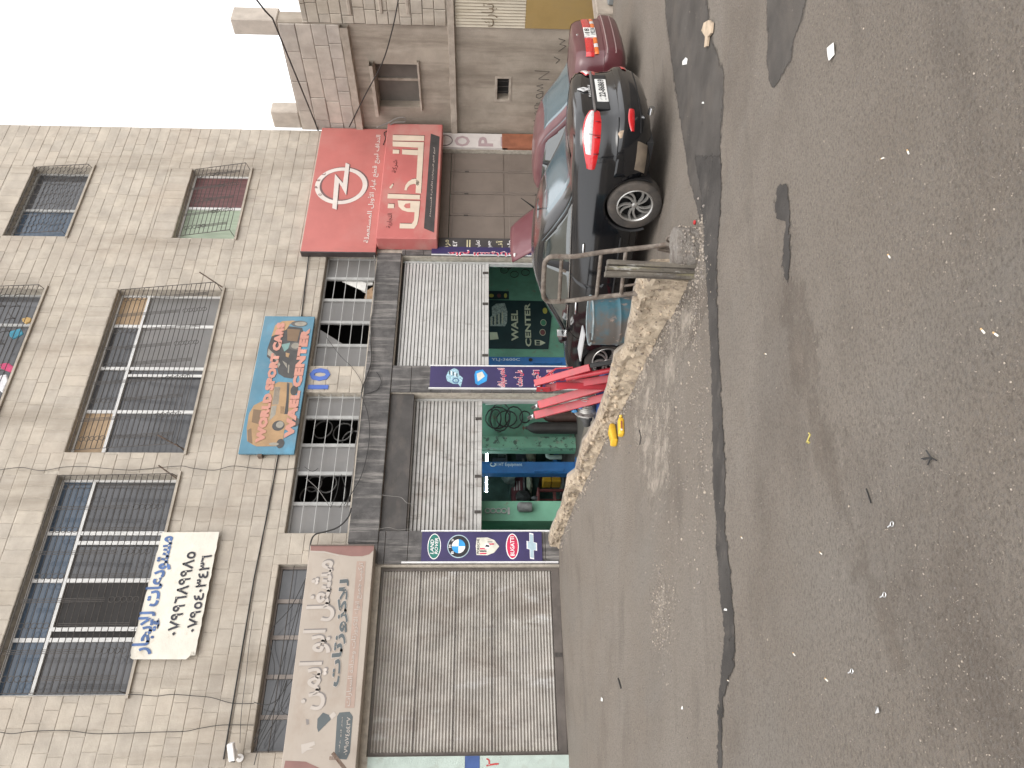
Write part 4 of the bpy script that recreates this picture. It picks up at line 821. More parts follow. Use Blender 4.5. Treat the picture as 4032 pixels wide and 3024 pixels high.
m_ = MB(); m_.beam((TR.x - 0.005, Y - 0.012, BR.z), (TR.x - 0.005, Y - 0.012, TR.z), 0.02, 0.02); m_.build('trim', M('brown_trim', (0.12, 0.085, 0.07), 0.5), t)
# bracket lamp arm at its lower left corner
m_ = MB(); m_.beam(onY(1301, 2985, -0.34), onY(1301, 2985, -0.9) + Vector((0, 0, -0.1)), 0.05, 0.03); m_.beam(onY(1310, 2965, -0.9), onY(1368, 3040, -0.9), 0.05, 0.05); tag(m_.build('sign_bracket', RUSTY, None), 'rusty angle bracket sticking out at the left end of the beige sign', 'bracket')

# white cloth banner hanging over the sill
Y = -0.10; CLOTH = M('yellowed_white_canvas', (0.62, 0.59, 0.52), 0.85, 0.06, 3, dirt=[((0.36, 0.28, 0.18), 2.6, 0.60, 0.78, (1, 1, 1), 0.7), ((0.45, 0.42, 0.36), 9, 0.58, 0.75, (0.5, 1, 1.5), 0.4)], bump=0.3, bscale=16)
TL, TRr, BRr, BL = (onY(*p, Y) for p in ((506, 2596), (639, 2096), (864, 2094), (765, 2596)))
rows = []
for i in range(17):
    v = i / 16; rows.append([TL.lerp(TRr, u / 36).lerp(BL.lerp(BRr, u / 36), v) + Vector((0, 0.007 * noise.noise(Vector((u * .25, v * 4, 0))) + 0.02 * (abs(u / 18 - 1) ** 6) * noise.noise(Vector((u, v * 9, 3))), (0.014 * noise.noise(Vector((u * .5, 9, 0)))) * (1 if i in (0, 16) else 0))) for u in range(37)])
rows[16][0] += Vector((0.12, -0.03, 0.06)); rows[15][0] += Vector((0.04, -0.02, 0.02)); rows[0][0] += Vector((0.02, -0.02, -0.03)); rows[0][1] += Vector((0, 0, -0.02))
t = thing('cloth_banner', 'yellowed white cloth banner with blue Arabic words and two phone numbers under a barred window', 'banner', ((TL.x + TRr.x) / 2, Y, BL.z))
mb = MB(); mb.grid(rows); bn = mb.build('canvas', CLOTH, t, smooth=60)
BLUEI = M('faded_blue_paint', (0.075, 0.13, 0.28), 0.8, 0.25, 6); BLKI = M('black_brush_paint', (0.035, 0.035, 0.045), 0.8, 0.3, 6)
R3 = Rg(0, 2000, 1.62)
for s_, a, b, mt, bo in (('مستودعات للإيجار', (1010, 180), (975, 935), BLUEI, 0.035), ('٠٧٩٩٦٨٩٩٨٥', (1180, 280), (1140, 815), BLKI, 0.02), ('٠٧٩٥٤٠٣٤٣٦', (1280, 300), (1255, 795), BLKI, 0.02)):
    text(s_, fq(*field(*R3(a, b), Y), Y), mt, t, bold=bo, off=0.011)
for k in range(6):
    u = k * 7 + 1; p = rows[0][min(36, u)]; m_ = MB(); m_.tube([p, p + Vector((0, 0.06, 0.12))], 0.004, 4); m_.build('tie', WIRE, t)

# WORLD SPORT CARS board
Y = -0.13; SKYB = M('teal_blue_sign', (0.075, 0.19, 0.265), 0.5, 0.12, 1.0, dirt=[((0.16, 0.24, 0.29), 1.5, 0.5, 0.7, (1, 1, 1), 0.5), ((0.10, 0.33, 0.50), 1.2, 0.55, 0.75, (1, 1, 2), 0.5)])
A, B = onY(1043, 1244, Y), onY(1158, 1787, Y)
t = sign_box('shop_sign', 'teal blue board lettered WORLD SPORT CARS WAEL CENTER with two painted cars', B.x, A.x, B.z, A.z, Y, 0.05, SKYB)
for x in (B.x + 0.3, A.x - 0.3): m_ = MB(); m_.box(x, x + 0.04, Y + 0.05, 0.0, B.z + 0.3, B.z + 0.34); m_.build('bracket', IRON, t)
m_ = MB(); m_.box(B.x - 0.05, B.x - 0.002, Y + 0.01, 0.0, B.z + 0.62, B.z + 0.7); m_.build('bracket', RUSTY, t)
TAN = M('ochre_car_print', (0.34, 0.215, 0.11), 0.55, 0.14, 3); TAND = M('brown_car_print', (0.17, 0.11, 0.065), 0.55, 0.1, 3); CHAR = M('charcoal_print', (0.055, 0.052, 0.05), 0.5, 0.2, 4); STEEL = M('steel_print', (0.26, 0.24, 0.20), 0.5, 0.15, 6); CORAL = M('coral_letters', (0.47, 0.225, 0.175), 0.6, 0.06, 3); TEALP = M('teal_glass_print', (0.16, 0.27, 0.25), 0.5)
def art(layer, mt, *pts): poly(px3(R5b(*pts), Y - 0.002 - 0.0015 * layer), mt, t, 'car_print')
def disc(layer, mt, c, rv, rh): oval(t, R5b(c)[0], rv / 2.553, rh / 2.553, Y - 0.002 - 0.0015 * layer, mt, 'wheel_print')
art(1, TAN, (205, 1095), (182, 1240), (186, 1370), (240, 1405), (280, 1424), (480, 1422), (545, 1380), (560, 1262), (640, 1215), (670, 1090), (660, 900), (640, 782), (505, 774), (432, 812), (392, 940), (255, 1010))
disc(2, CHAR, (520, 1395), 40, 48); disc(2, CHAR, (500, 1215), 62, 52); disc(3, STEEL, (515, 1205), 38, 34); disc(3, STEEL, (455, 1400), 50, 16); disc(2, CHAR, (660, 860), 38, 50); disc(2, CHAR, (670, 1180), 40, 46)
art(2, TAND, (190, 1260), (228, 1240), (240, 1398), (192, 1375)); art(2, TAND, (250, 1050), (232, 1180), (300, 1200), (330, 1060)); art(2, STEEL, (462, 826), (520, 824), (500, 1002), (438, 1004)); art(2, STEEL, (410, 1168), (432, 1020), (486, 1010), (470, 1105))
for k in range(6): art(3, TAND, (468 + k * 9, 828), (471 + k * 9, 828), (446 + k * 9, 1000), (443 + k * 9, 1000))
for k in range(4): art(3, TAND, (524 + k * 10, 1020), (528 + k * 10, 1020), (526 + k * 10, 1095), (522 + k * 10, 1095))
art(2, CHAR, (588, 782), (612, 790), (598, 1098), (560, 1100), (580, 960))
art(1, CHAR, (440, 300), (500, 230), (600, 215), (740, 232), (760, 300), (725, 420), (690, 700), (640, 742), (560, 730), (500, 692), (478, 600), (385, 520), (390, 440)); art(2, TAN, (470, 205), (540, 165), (640, 158), (770, 176), (620, 190), (580, 250), (430, 320))
art(2, STEEL, (400, 440), (470, 500), (520, 600), (495, 640), (478, 560), (390, 500)); art(3, TEALP, (530, 400), (620, 380), (600, 440), (560, 470)); art(3, TAN, (575, 480), (615, 490), (600, 530), (575, 520)); art(2, TAND, (590, 240), (720, 250), (690, 370), (590, 360))
disc(3, M('tyre_print', (0.10, 0.095, 0.09), 0.6), (710, 190), 82, 30); disc(4, STEEL, (725, 192), 60, 22); disc(3, M('tyre_print', (0.10, 0.095, 0.09), 0.6), (670, 415), 62, 44); disc(4, STEEL, (672, 412), 42, 30)
art(3, STEEL, (540, 560), (585, 590), (590, 640), (560, 600)); art(3, STEEL, (600, 600), (612, 605), (606, 690), (594, 680))
q = fq(*field(*R5b((488, 180), (360, 1390)), Y), Y); text('WORLD SPORT CARS', q, CORAL, t, bold=0.085, off=0.013, spacing=1.06)
q = fq(*field(*R5b((733, 240), (652, 1345)), Y), Y); text('WAEL CENTER', q, CORAL, t, bold=0.085, off=0.013, spacing=1.06)
# blue house number
BLN = M('blue_number', (0.06, 0.12, 0.40), 0.5, 0.1, 4); q = fq(*field(*R5b((822, 636), (1003, 846)), -0.03), -0.03)
o = text('10', q, BLN, None, 'house_number', bold=0.03, off=-0.012, ext=0.012); tag(o, 'blue number 10 fixed to the stone pier between the mezzanine panes', 'number sign')

# red signs of the parts shop
Y = -0.16; REDS = M('faded_red_sign', (0.43, 0.135, 0.12), 0.6, 0.08, 1.0, dirt=[((0.46, 0.20, 0.18), 0.7, 0.48, 0.72, (1, 1, 1), 0.6), ((0.30, 0.10, 0.085), 2.2, 0.6, 0.8, (1, 1, 0.3), 0.4)])
a, b = onY(1268, 503, Y), onY(1479, 994, Y)
t = sign_box('shop_sign', 'upper faded red sign with white lightning bolt ring emblem at the end of the facade', b.x, a.x, b.z, a.z, Y, 0.14, REDS)
m_ = MB(); m_.box(b.x - 0.03, b.x - 0.001, Y - 0.01, Y + 0.14, b.z, a.z); m_.build('trim', M('dark_trim', (0.05, 0.04, 0.04), 0.5), t)
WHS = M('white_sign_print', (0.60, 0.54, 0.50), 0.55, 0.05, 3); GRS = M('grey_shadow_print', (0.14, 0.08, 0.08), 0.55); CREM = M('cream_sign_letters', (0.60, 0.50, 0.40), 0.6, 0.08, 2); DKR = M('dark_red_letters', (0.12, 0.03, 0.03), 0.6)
c = onY(*R4((570, 1213))[0], Y); R_ = abs(onY(*R4((400, 1213))[0], Y).z - onY(*R4((742, 1213))[0], Y).z) / 2
def ring(cx, cz, r0, r1, Yp, mt, name, n=48):
    mb = MB(); k = len(mb.v); pts = []
    for i in range(n): a = 2 * pi * i / n; pts += [(cx + r0 * cos(a), Yp, cz + r0 * sin(a)), (cx + r1 * cos(a), Yp, cz + r1 * sin(a))]
    mb.add(pts, [(2 * i, 2 * ((i + 1) % n), 2 * ((i + 1) % n) + 1, 2 * i + 1) for i in range(n)]); return mb.build(name, mt, t)
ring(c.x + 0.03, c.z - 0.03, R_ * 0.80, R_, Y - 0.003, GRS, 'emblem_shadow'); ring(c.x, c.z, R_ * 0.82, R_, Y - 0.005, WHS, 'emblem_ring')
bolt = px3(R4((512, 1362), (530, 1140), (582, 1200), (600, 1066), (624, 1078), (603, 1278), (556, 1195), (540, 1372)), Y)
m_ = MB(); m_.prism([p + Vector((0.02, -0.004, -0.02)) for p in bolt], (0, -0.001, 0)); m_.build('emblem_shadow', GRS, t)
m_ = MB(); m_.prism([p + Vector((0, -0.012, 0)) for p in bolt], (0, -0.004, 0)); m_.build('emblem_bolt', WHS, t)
for ch, cc in (('O', (432, 1273)), ('P', (409, 1224)), ('E', (421, 1178)), ('L', (456, 1137))):
    p = onY(*R4(cc)[0], Y); text(ch, fq(p.x - 0.035, p.x + 0.035, p.z - 0.04, p.z + 0.04, Y), DKR, t, off=0.009, bold=0.01)
text('النداف لبيع قطع غيار الأوبل المستعملة', fq(*field(*R4((793, 882), (764, 1588)), Y), Y), WHS, t, off=0.006, bold=0.012)
Y = -0.42; a, b = onY(1527, 485, Y), onY(1721, 940, Y)
t = sign_box('shop_sign', 'lower red box sign with big cream Arabic word and black strip under the emblem sign', b.x, a.x, b.z, a.z, Y, 0.40, M('faded_red_box_sign', (0.44, 0.125, 0.115), 0.6, 0.08, 1.0, dirt=[((0.45, 0.23, 0.20), 0.9, 0.45, 0.66, (1, 1, 1.5), 0.8)]), bevel=0.02)
Rs = Rg(1480, 480, 1.982)
word = [((132, 103), (378, 110), (376, 150), (131, 146)), ((131, 154), (375, 160), (352, 560), (310, 556), (330, 202), (131, 192)), ((205, 217), (329, 222), (326, 262), (205, 254)), ((133, 217), (183, 220), (182, 250), (131, 248)),
        ((222, 533), (232, 495), (252, 468), (280, 450), (308, 444), (340, 470), (330, 500), (300, 484), (268, 492), (248, 512), (240, 536)), ((104, 512), (130, 484), (137, 492), (118, 524)), ((93, 563), (345, 572), (342, 606), (90, 598)),
        ((170, 614), (345, 620), (334, 740), (322, 800), (298, 834), (185, 832), (187, 794), (280, 796), (298, 770), (302, 706), (250, 704), (205, 690), (178, 662)), ((95, 640), (143, 642), (142, 675), (92, 675))]
for w_ in word:
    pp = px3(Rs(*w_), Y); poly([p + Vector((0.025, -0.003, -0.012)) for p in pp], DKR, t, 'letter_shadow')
for w_ in word: poly([p + Vector((0, -0.006, 0)) for p in px3(Rs(*w_), Y)], CREM, t, 'big_letter')
poly([p + Vector((0, -0.009, 0)) for p in px3(Rs((218, 660), (232, 640), (268, 636), (268, 676), (236, 676)), Y)], M('letter_hole_red', (0.46, 0.15, 0.13), 0.6), t, 'letter_hole')
text('شركة', fq(*field(*R4((908, 1045), (938, 1130)), Y), Y), DKR, t, off=0.006, bold=0.01); text('التجارية', fq(*field(*R4((872, 1395), (902, 1490)), Y), Y), DKR, t, off=0.006, bold=0.01)
poly([p + Vector((0, -0.003, 0)) for p in px3(R4((1155, 873), (1213, 893), (1176, 1520), (1110, 1492)), Y)], M('black_strip_print', (0.05, 0.045, 0.045), 0.6), t, 'strip_print')
text('لبيع قطع السيارات الألمانية المستعملة', fq(*field(*R4((1170, 965), (1160, 1418)), Y), Y), M('pale_strip_letters', (0.5, 0.42, 0.38), 0.6), t, off=0.006, bold=0.008)

# ------------------------------------------------------------------ indigo pillar banner with car emblems
Y = -0.075; zt_, zb_ = onY(1660, 2150, Y).z, onY(2134, 2150, Y).z
t = thing('pillar_banner', 'indigo pillar banner with a column of five car emblems beside the closed shutter', 'banner', (5.03, Y, zb_)); m_ = MB(); m_.box(4.70, 5.265, Y, Y + 0.025, zb_, zt_); m_.build('panel', PURP, t)
for x in (4.672, 5.27): m_ = MB(); m_.box(x, x + 0.025, Y - 0.012, Y + 0.028, 0.02, zt_ + (0.35 if x < 5 else 0.02)); m_.build('trim', EDGE, t)
cx_ = 4.985; LRG = M('land_green', (0.012, 0.15, 0.12), 0.4); BMB = M('emblem_blue', (0.03, 0.28, 0.62), 0.4); EMR = M('emblem_red', (0.50, 0.02, 0.07), 0.4); GOLD = M('emblem_cream', (0.62, 0.60, 0.52), 0.5); LBL = M('emblem_steel_blue', (0.40, 0.52, 0.58), 0.35, 0.15, 6); BLK = M('emblem_black', (0.015, 0.015, 0.02), 0.4)
def zpx(x, y=2147): return onY(x, y, Y).z
def ov(z, rx, rz, mt, l, n=36): poly(ell(cx_, z, rx, rz, Y - 0.002 * l, n), mt, t, 'emblem')
z = zpx(1000 + 1150 / 1.62); ov(z, .245, .122, LETW, 1); ov(z, .228, .107, LRG, 2); text('LAND', fq(cx_ - .15, cx_ + .13, z + .008, z + .07, Y - .004), LETW, t, shear=.2, bold=.015); text('ROVER', fq(cx_ - .15, cx_ + .16, z - .07, z - .01, Y - .004), LETW, t, shear=.2, bold=.015)
z = zpx(1000 + 1305 / 1.62); ov(z, .222, .205, LBL, 1); ov(z, .205, .19, BLK, 2)
for k, (a0, mt) in enumerate(((0, LETW), (pi / 2, BMB), (pi, LETW), (1.5 * pi, BMB))): poly([(cx_, Y - .006, z)] + ell(cx_, z, .132, .122, Y - .006, 9, a0, a0 + pi / 2 * 9 / 8), mt, t, 'emblem')
for ch, a in (('B', rd(135)), ('M', rd(90)), ('W', rd(45))): px_, pz_ = cx_ + .168 * cos(a), z + .155 * sin(a); text(ch, fq(px_ - .026, px_ + .026, pz_ - .024, pz_ + .024, Y - .004), LETW, t, bold=.015)
z = zpx(1000 + 1490 / 1.62); sh = [(-.165, .2), (0, .215), (.165, .2), (.17, 0), (.12, -.12), (0, -.215), (-.12, -.12), (-.17, 0)]
poly([(cx_ + a, Y - .002, z + b) for a, b in reversed(sh)], GOLD, t, 'emblem'); text('PORSCHE', fq(cx_ - .14, cx_ + .14, z + .15, z + .195, Y - .002), BLK, t, bold=.015)
for k in range(3):
    poly([(cx_ - .15 + k * .045, Y - .004, z + .02), (cx_ - .125 + k * .045, Y - .004, z + .02), (cx_ - .125 + k * .045, Y - .004, z + .14), (cx_ - .15 + k * .045, Y - .004, z + .14)][::1], EMR if k % 2 == 0 else BLK, t, 'emblem')
    poly([(cx_ + .03 + k * .045, Y - .004, z - .12 + .03 * k), (cx_ + .055 + k * .035, Y - .004, z - .12 + .03 * k), (cx_ + .055 + k * .035, Y - .004, z), (cx_ + .03 + k * .045, Y - .004, z)], EMR if k % 2 == 0 else BLK, t, 'emblem')
poly([(cx_ - .05, Y - .006, z + .05), (cx_ - .05, Y - .006, z - .02), (cx_, Y - .006, z - .06), (cx_ + .05, Y - .006, z - .02), (cx_ + .05, Y - .006, z + .05)], LETW, t, 'emblem'); poly([(cx_ - .02, Y - .008, z - .03), (cx_ + .015, Y - .008, z - .03), (cx_ + .03, Y - .008, z + .03), (cx_ - .01, Y - .008, z + .04)], BLK, t, 'emblem')
z = zpx(1900 + 190 / 1.62); ov(z, .245, .118, LETW, 1); ov(z, .225, .10, EMR, 2); text('BUGATTI', fq(cx_ - .185, cx_ + .185, z - .038, z + .038, Y - .004), LETW, t, bold=.02)
z = zpx(1900 + 315 / 1.62); bt = [(-.24, -.03), (-.07, -.03), (-.085, -.085), (.06, -.085), (.075, -.03), (.235, -.03), (.25, .04), (.085, .04), (.1, .09), (-.045, .09), (-.06, .04), (-.225, .04)]
poly([(cx_ + a * 1.04, Y - .002, z + b * 1.08) for a, b in bt], LETW, t, 'emblem'); poly([(cx_ + a * .94, Y - .004, z + b * .88) for a, b in bt], LBL, t, 'emblem')
# indigo banner on the middle pillar
Y = -0.075; zt_ = onY(1693, 1487, Y).z
t = thing('pillar_banner', 'indigo pillar banner with a turbo and scanner above red words between the bays', 'banner', (8.7, Y, -0.6)); m_ = MB(); m_.box(8.40, 8.93, Y, Y + 0.025, -0.6, zt_); m_.build('panel', PURP, t)
for x in (8.375, 8.932): m_ = MB(); m_.box(x, x + 0.025, Y - 0.012, Y + 0.028, -0.6, zt_ + 0.02); m_.build('trim', EDGE, t)
ICE = M('ice_blue_print', (0.30, 0.47, 0.55), 0.45, 0.45, 26)
P5 = lambda *pts: [p + Vector((0, -0.002, 0)) for p in px3(R5(*pts), Y)]
poly(P5((1255, 800), (1270, 765), (1310, 745), (1335, 760), (1340, 790), (1365, 810), (1350, 870), (1335, 850), (1300, 848), (1262, 830)), ICE, t, 'turbo_print'); c = onY(*R5((1318, 828))[0], Y); 
poly(ell(c.x, c.z, .07, .07, Y - .004, 20), M('deep_blue_print', (0.06, 0.13, 0.24), 0.5), t, 'turbo_print'); poly(ell(c.x, c.z, .045, .045, Y - .006, 16), ICE, t, 'turbo_print')
for k in range(5): q0 = (1275 + 12 * k, 762 + 4 * k); poly([p + Vector((0, -.002, 0)) for p in P5(q0, (q0[0] + 6, q0[1]), (q0[0] + 6, q0[1] + 26), (q0[0], q0[1] + 26))], LETW if k % 2 else BLK, t, 'turbo_print')
poly(P5((1440, 790), (1448, 765), (1495, 755), (1525, 790), (1520, 830), (1465, 858), (1445, 845)), BMB, t, 'scanner_print'); poly([p + Vector((0, -.002, 0)) for p in P5((1455, 782), (1490, 768), (1508, 800), (1462, 835))], GOLD, t, 'scanner_print')
R2b = Rg(1900, 1000, 1.659)
for s_, a, b in (('لفحص سيارتك', (100, 748), (158, 870)), ('على أحدث', (205, 760), (272, 862)), ('الأجهزة', (325, 760), (385, 866)), ('الحديثة', (420, 760), (475, 866))):
    q = fq(*field(*R2b(a, b), Y), Y); text(s_, q, LETW, t, bold=.05, off=.003, grow=.010); text(s_, q, LETR, t, bold=.018, off=.006)
# ------------------------------------------------------------------ the plastered building that closes the yard on the right
XR = 16.30
rb = thing('plastered_building', 'grey plastered building with concrete ledges closing the yard on the right', 'building', (17.5, -3.0, 0))
def onR(x, y): return onX(x, y, XR)
zp = 6.14; z2 = onR(1182, 40).z; zl1 = 4.72
hole = onR(1957, 392), onR(2005, 310)
WR = (-2.0, -0.78, 3.04, 4.05); HR = (-1.67, -1.06, hole[1].z, hole[0].z)
rects = [(-3.02, -0.01, -1.6, zp)]
for h in (WR, HR): rects = sub(rects, h)
mb = MB()
for (y0, y1, z0, z1) in rects: mb.box(XR, XR + 0.4, y0, y1, z0, z1)
mb.build('plaster_wall', PLASTER, rb)
mb = MB(); mb.box(XR + 0.01, XR + 0.4, -10, -3.022, -1.6, z2); mb.build('stone_wall_core', MORTAR, rb)
mb = MB(); mb.box(XR + 0.401, 30, -10, 3, -1.6, 4.0); mb.build('rear_block', PLASTER, rb)
me_c = None
def stone_r(r, st=STONE):
    m_ = MB(); stone_box(m_, r, 0.006, 0.02 + 0.02 * rng.random(), 0.014); m_.v = [Vector((XR + p.y, p.x, p.z)) for p in m_.v]; m_.build('stone', st, rb)
PALES = M('pale_block', (0.42, 0.375, 0.33), 0.9, 0.12, 3, rnd=0.14, bump=0.4, bscale=40, dirt=[((0.30, 0.26, 0.22), 1.5, 0.5, 0.7, (1, 1, .5), 0.5)])
z = zl1 + 0.02
for hh in (0.30, 0.34, 0.36, 0.38):
    y = -3.0
    while y < -0.05:
        w = rng.uniform(0.5, 1.1) if hh > 0.3 else rng.uniform(0.35, 0.6); stone_r((y, min(y + w, -0.02), z, min(z + hh, zp)), PALES); y += w
    z += hh
z = 2.3
while z < z2 - 0.05:
    y = -5.2 + rng.random() * .2
    while y < -3.06:
        w = rng.uniform(0.32, 0.5); stone_r((y, min(y + w, -3.03), z, min(z + 0.26, z2))); y += w
    z += 0.26
for (yy, zz, h) in ((-3.25, 4.4, 0.5), (-3.3, 3.7, 0.45), (-3.3, 3.1, 0.45)):
    m_ = MB(); m_.box(XR - 0.05, XR - 0.001, yy - .9, yy, zz, zz + 0.09); m_.build('mortar_smear', CONCRETE, rb, bevel=0.02)
def ledge(y0, y1, za, zb, dep, nm='ledge'):
    rows = []
    for i in range(40):
        y = y0 + (y1 - y0) * i / 39; j = [0.02 * noise.noise(Vector((y * 3, k * 5, za))) for k in range(4)]
        rows.append([(XR, y, zb + j[0]), (XR - dep + j[1], y, zb - 0.01 + j[1]), (XR - dep + j[2], y, za + 0.02), (XR, y, za + j[3])])
    m_ = MB(); m_.grid(rows); return m_.build(nm, CONCRETE, rb, smooth=30)
ledge(-3.0, -0.02, 4.52, 4.72, 0.14); ledge(-5.2, -0.02, 2.10, 2.27, 0.10); ledge(-2.08, -0.62, 4.06, 4.17, 0.2, 'window_hood'); ledge(-2.12, -0.72, 2.97, 3.035, 0.07, 'window_sill')
m_ = MB(); m_.box(XR + 0.25, XR + 0.28, WR[0], WR[1], WR[2], WR[3]); m_.build('window_board', M('grey_shutter_board', (0.13, 0.115, 0.10), 0.8, 0.1, 3), rb)
m_ = MB(); m_.box(XR + 0.21, XR + 0.249, WR[0] + 0.55, WR[0] + 0.61, WR[2], WR[3]); m_.build('stile', CONCRETE, rb)
m_ = MB(); m_.box(XR + 0.25, XR + 0.28, HR[0], HR[1], HR[2], HR[3]); m_.build('vent_back', DARK, rb)
for k in range(3): m_ = MB(); y = HR[0] + 0.15 + k * 0.15; m_.tube([(XR + 0.1, y, HR[2]), (XR + 0.1, y, HR[3])], 0.01, 5); m_.build('vent_bar', IRON, rb)
m_ = MB()
for a, b in (((HR[0] - .06, HR[2] - .06), (HR[1] + .06, HR[2])), ((HR[0] - .06, HR[3]), (HR[1] + .06, HR[3] + .06))): m_.box(XR - 0.012, XR - 0.001, a[0], b[0], a[1], b[1])
m_.box(XR - 0.012, XR - 0.001, HR[0] - .06, HR[0], HR[2], HR[3]); m_.box(XR - 0.012, XR - 0.001, HR[1], HR[1] + .06, HR[2], HR[3]); m_.build('vent_surround', CONCRETE, rb, bevel=0.005)
tw = onR(905, 80); m_ = MB(); m_.box(XR + 0.02, XR + 0.5, -3.05, -2.66, zp + 0.001, tw.z); m_.build('roof_post', PALES, rb, bevel=0.02)
m_ = MB(); a, b = onR(1064, 450), onR(1180, 508); m_.box(XR + 0.02, XR + 0.4, -0.55, -0.02, zp + 0.002, max(zp + 0.3, a.z)); m_.build('parapet_stub', PALES, rb, bevel=0.03)
# corrugated sheet and ochre panel on the near end
SHEETY = M('cream_corrugated', (0.47, 0.42, 0.335), 0.6, 0.08, 2, dirt=[((0.3, 0.24, 0.16), 6, 0.5, 0.7, (1, 1, 0.15), 0.7)]); OCH = M('ochre_panel', (0.33, 0.225, 0.085), 0.6, 0.1, 1.5, dirt=[((0.2, 0.15, 0.08), 1.5, 0.5, 0.75, (1, 1, 1), 0.6)])
zo = 0.50; rows = []
for i in range(60):
    y = -5.2 + (2.17) * i / 59; rows.append([(XR - 0.02 + 0.012 * cos(i * pi), y, zo + 0.005), (XR - 0.02 + 0.012 * cos(i * pi), y, 2.09)])
m_ = MB(); m_.grid(rows); m_.build('corrugated_sheet', SHEETY, rb)
m_ = MB(); m_.box(XR - 0.03, XR + 0.009, -5.2, -3.03, -1.3, zo); m_.build('ochre_panel', OCH, rb)
GRAF = M('black_spray_paint', (0.045, 0.04, 0.035), 0.9, 0.2, 10); GRAB = M('brown_spray_paint', (0.12, 0.08, 0.045), 0.9, 0.2, 10)
def rq(pa, pb):
    A, B = onR(*pa), onR(*pb); y0, y1 = max(A.y, B.y), min(A.y, B.y); z0, z1 = min(A.z, B.z), max(A.z, B.z)
    return ((XR, y0, z0), (XR, y1, z0), (XR, y0, z1))
text('تبارك', rq((1895, 100), (1960, 12)), GRAB, rb, 'graffiti', off=0.04, bold=-0.01)
R3z = Rg(1950, 0, 2.765)
for pts in (((430, 770), (590, 780), (470, 860), (585, 865)), ((520, 920), (450, 935), (520, 955), (455, 985), (525, 1000)), ((520, 1010), (450, 1030), (445, 1060), (480, 1070), (515, 1050), (520, 1015)), ((500, 1085), (500, 1120), (445, 1125)), ((480, 1140), (430, 1145), (430, 1180), (480, 1180)), ((440, 1215), (500, 1225), (440, 1250), (430, 1225)), ((470, 1300), (420, 1310), (440, 1340), (420, 1370)), ((455, 1400), (425, 1420), (455, 1450), (425, 1465)), ((690, 420), (760, 440), (700, 480), (770, 500), (690, 560)), ((640, 620), (700, 650), (660, 690))):
    m_ = MB(); m_.tube([onR(*p) + Vector((-0.002, 0, 0)) for p in R3z(*pts)], 0.008, 5); m_.build('graffiti_stroke', GRAF, rb)
for k, (xa, xb, ya, yb) in enumerate(((2318, 2390, 48, 15),)):
    p = gp(2420, 20)
t = thing('kerb_stone', 'pale kerb block at the corner beyond the maroon car', 'kerb', (14.2, -4.9, street(14.2)))
m_ = MB(); m_.box(13.8, 16.25, -5.0, -4.7, street(15) - 0.1, street(15) + 0.34); m_.build('block', CONCRETE, t, bevel=0.02)
m_ = MB(); m_.box(14.0, 16.25, -5.45, -5.02, street(15) - 0.1, street(15) + 0.12); tag(m_.build('kerb_stone', M('grey_kerb', (0.22, 0.23, 0.23), 0.8, 0.15, 4), None, bevel=0.02), 'grey kerb strip at the edge of frame beyond the maroon car', 'kerb')
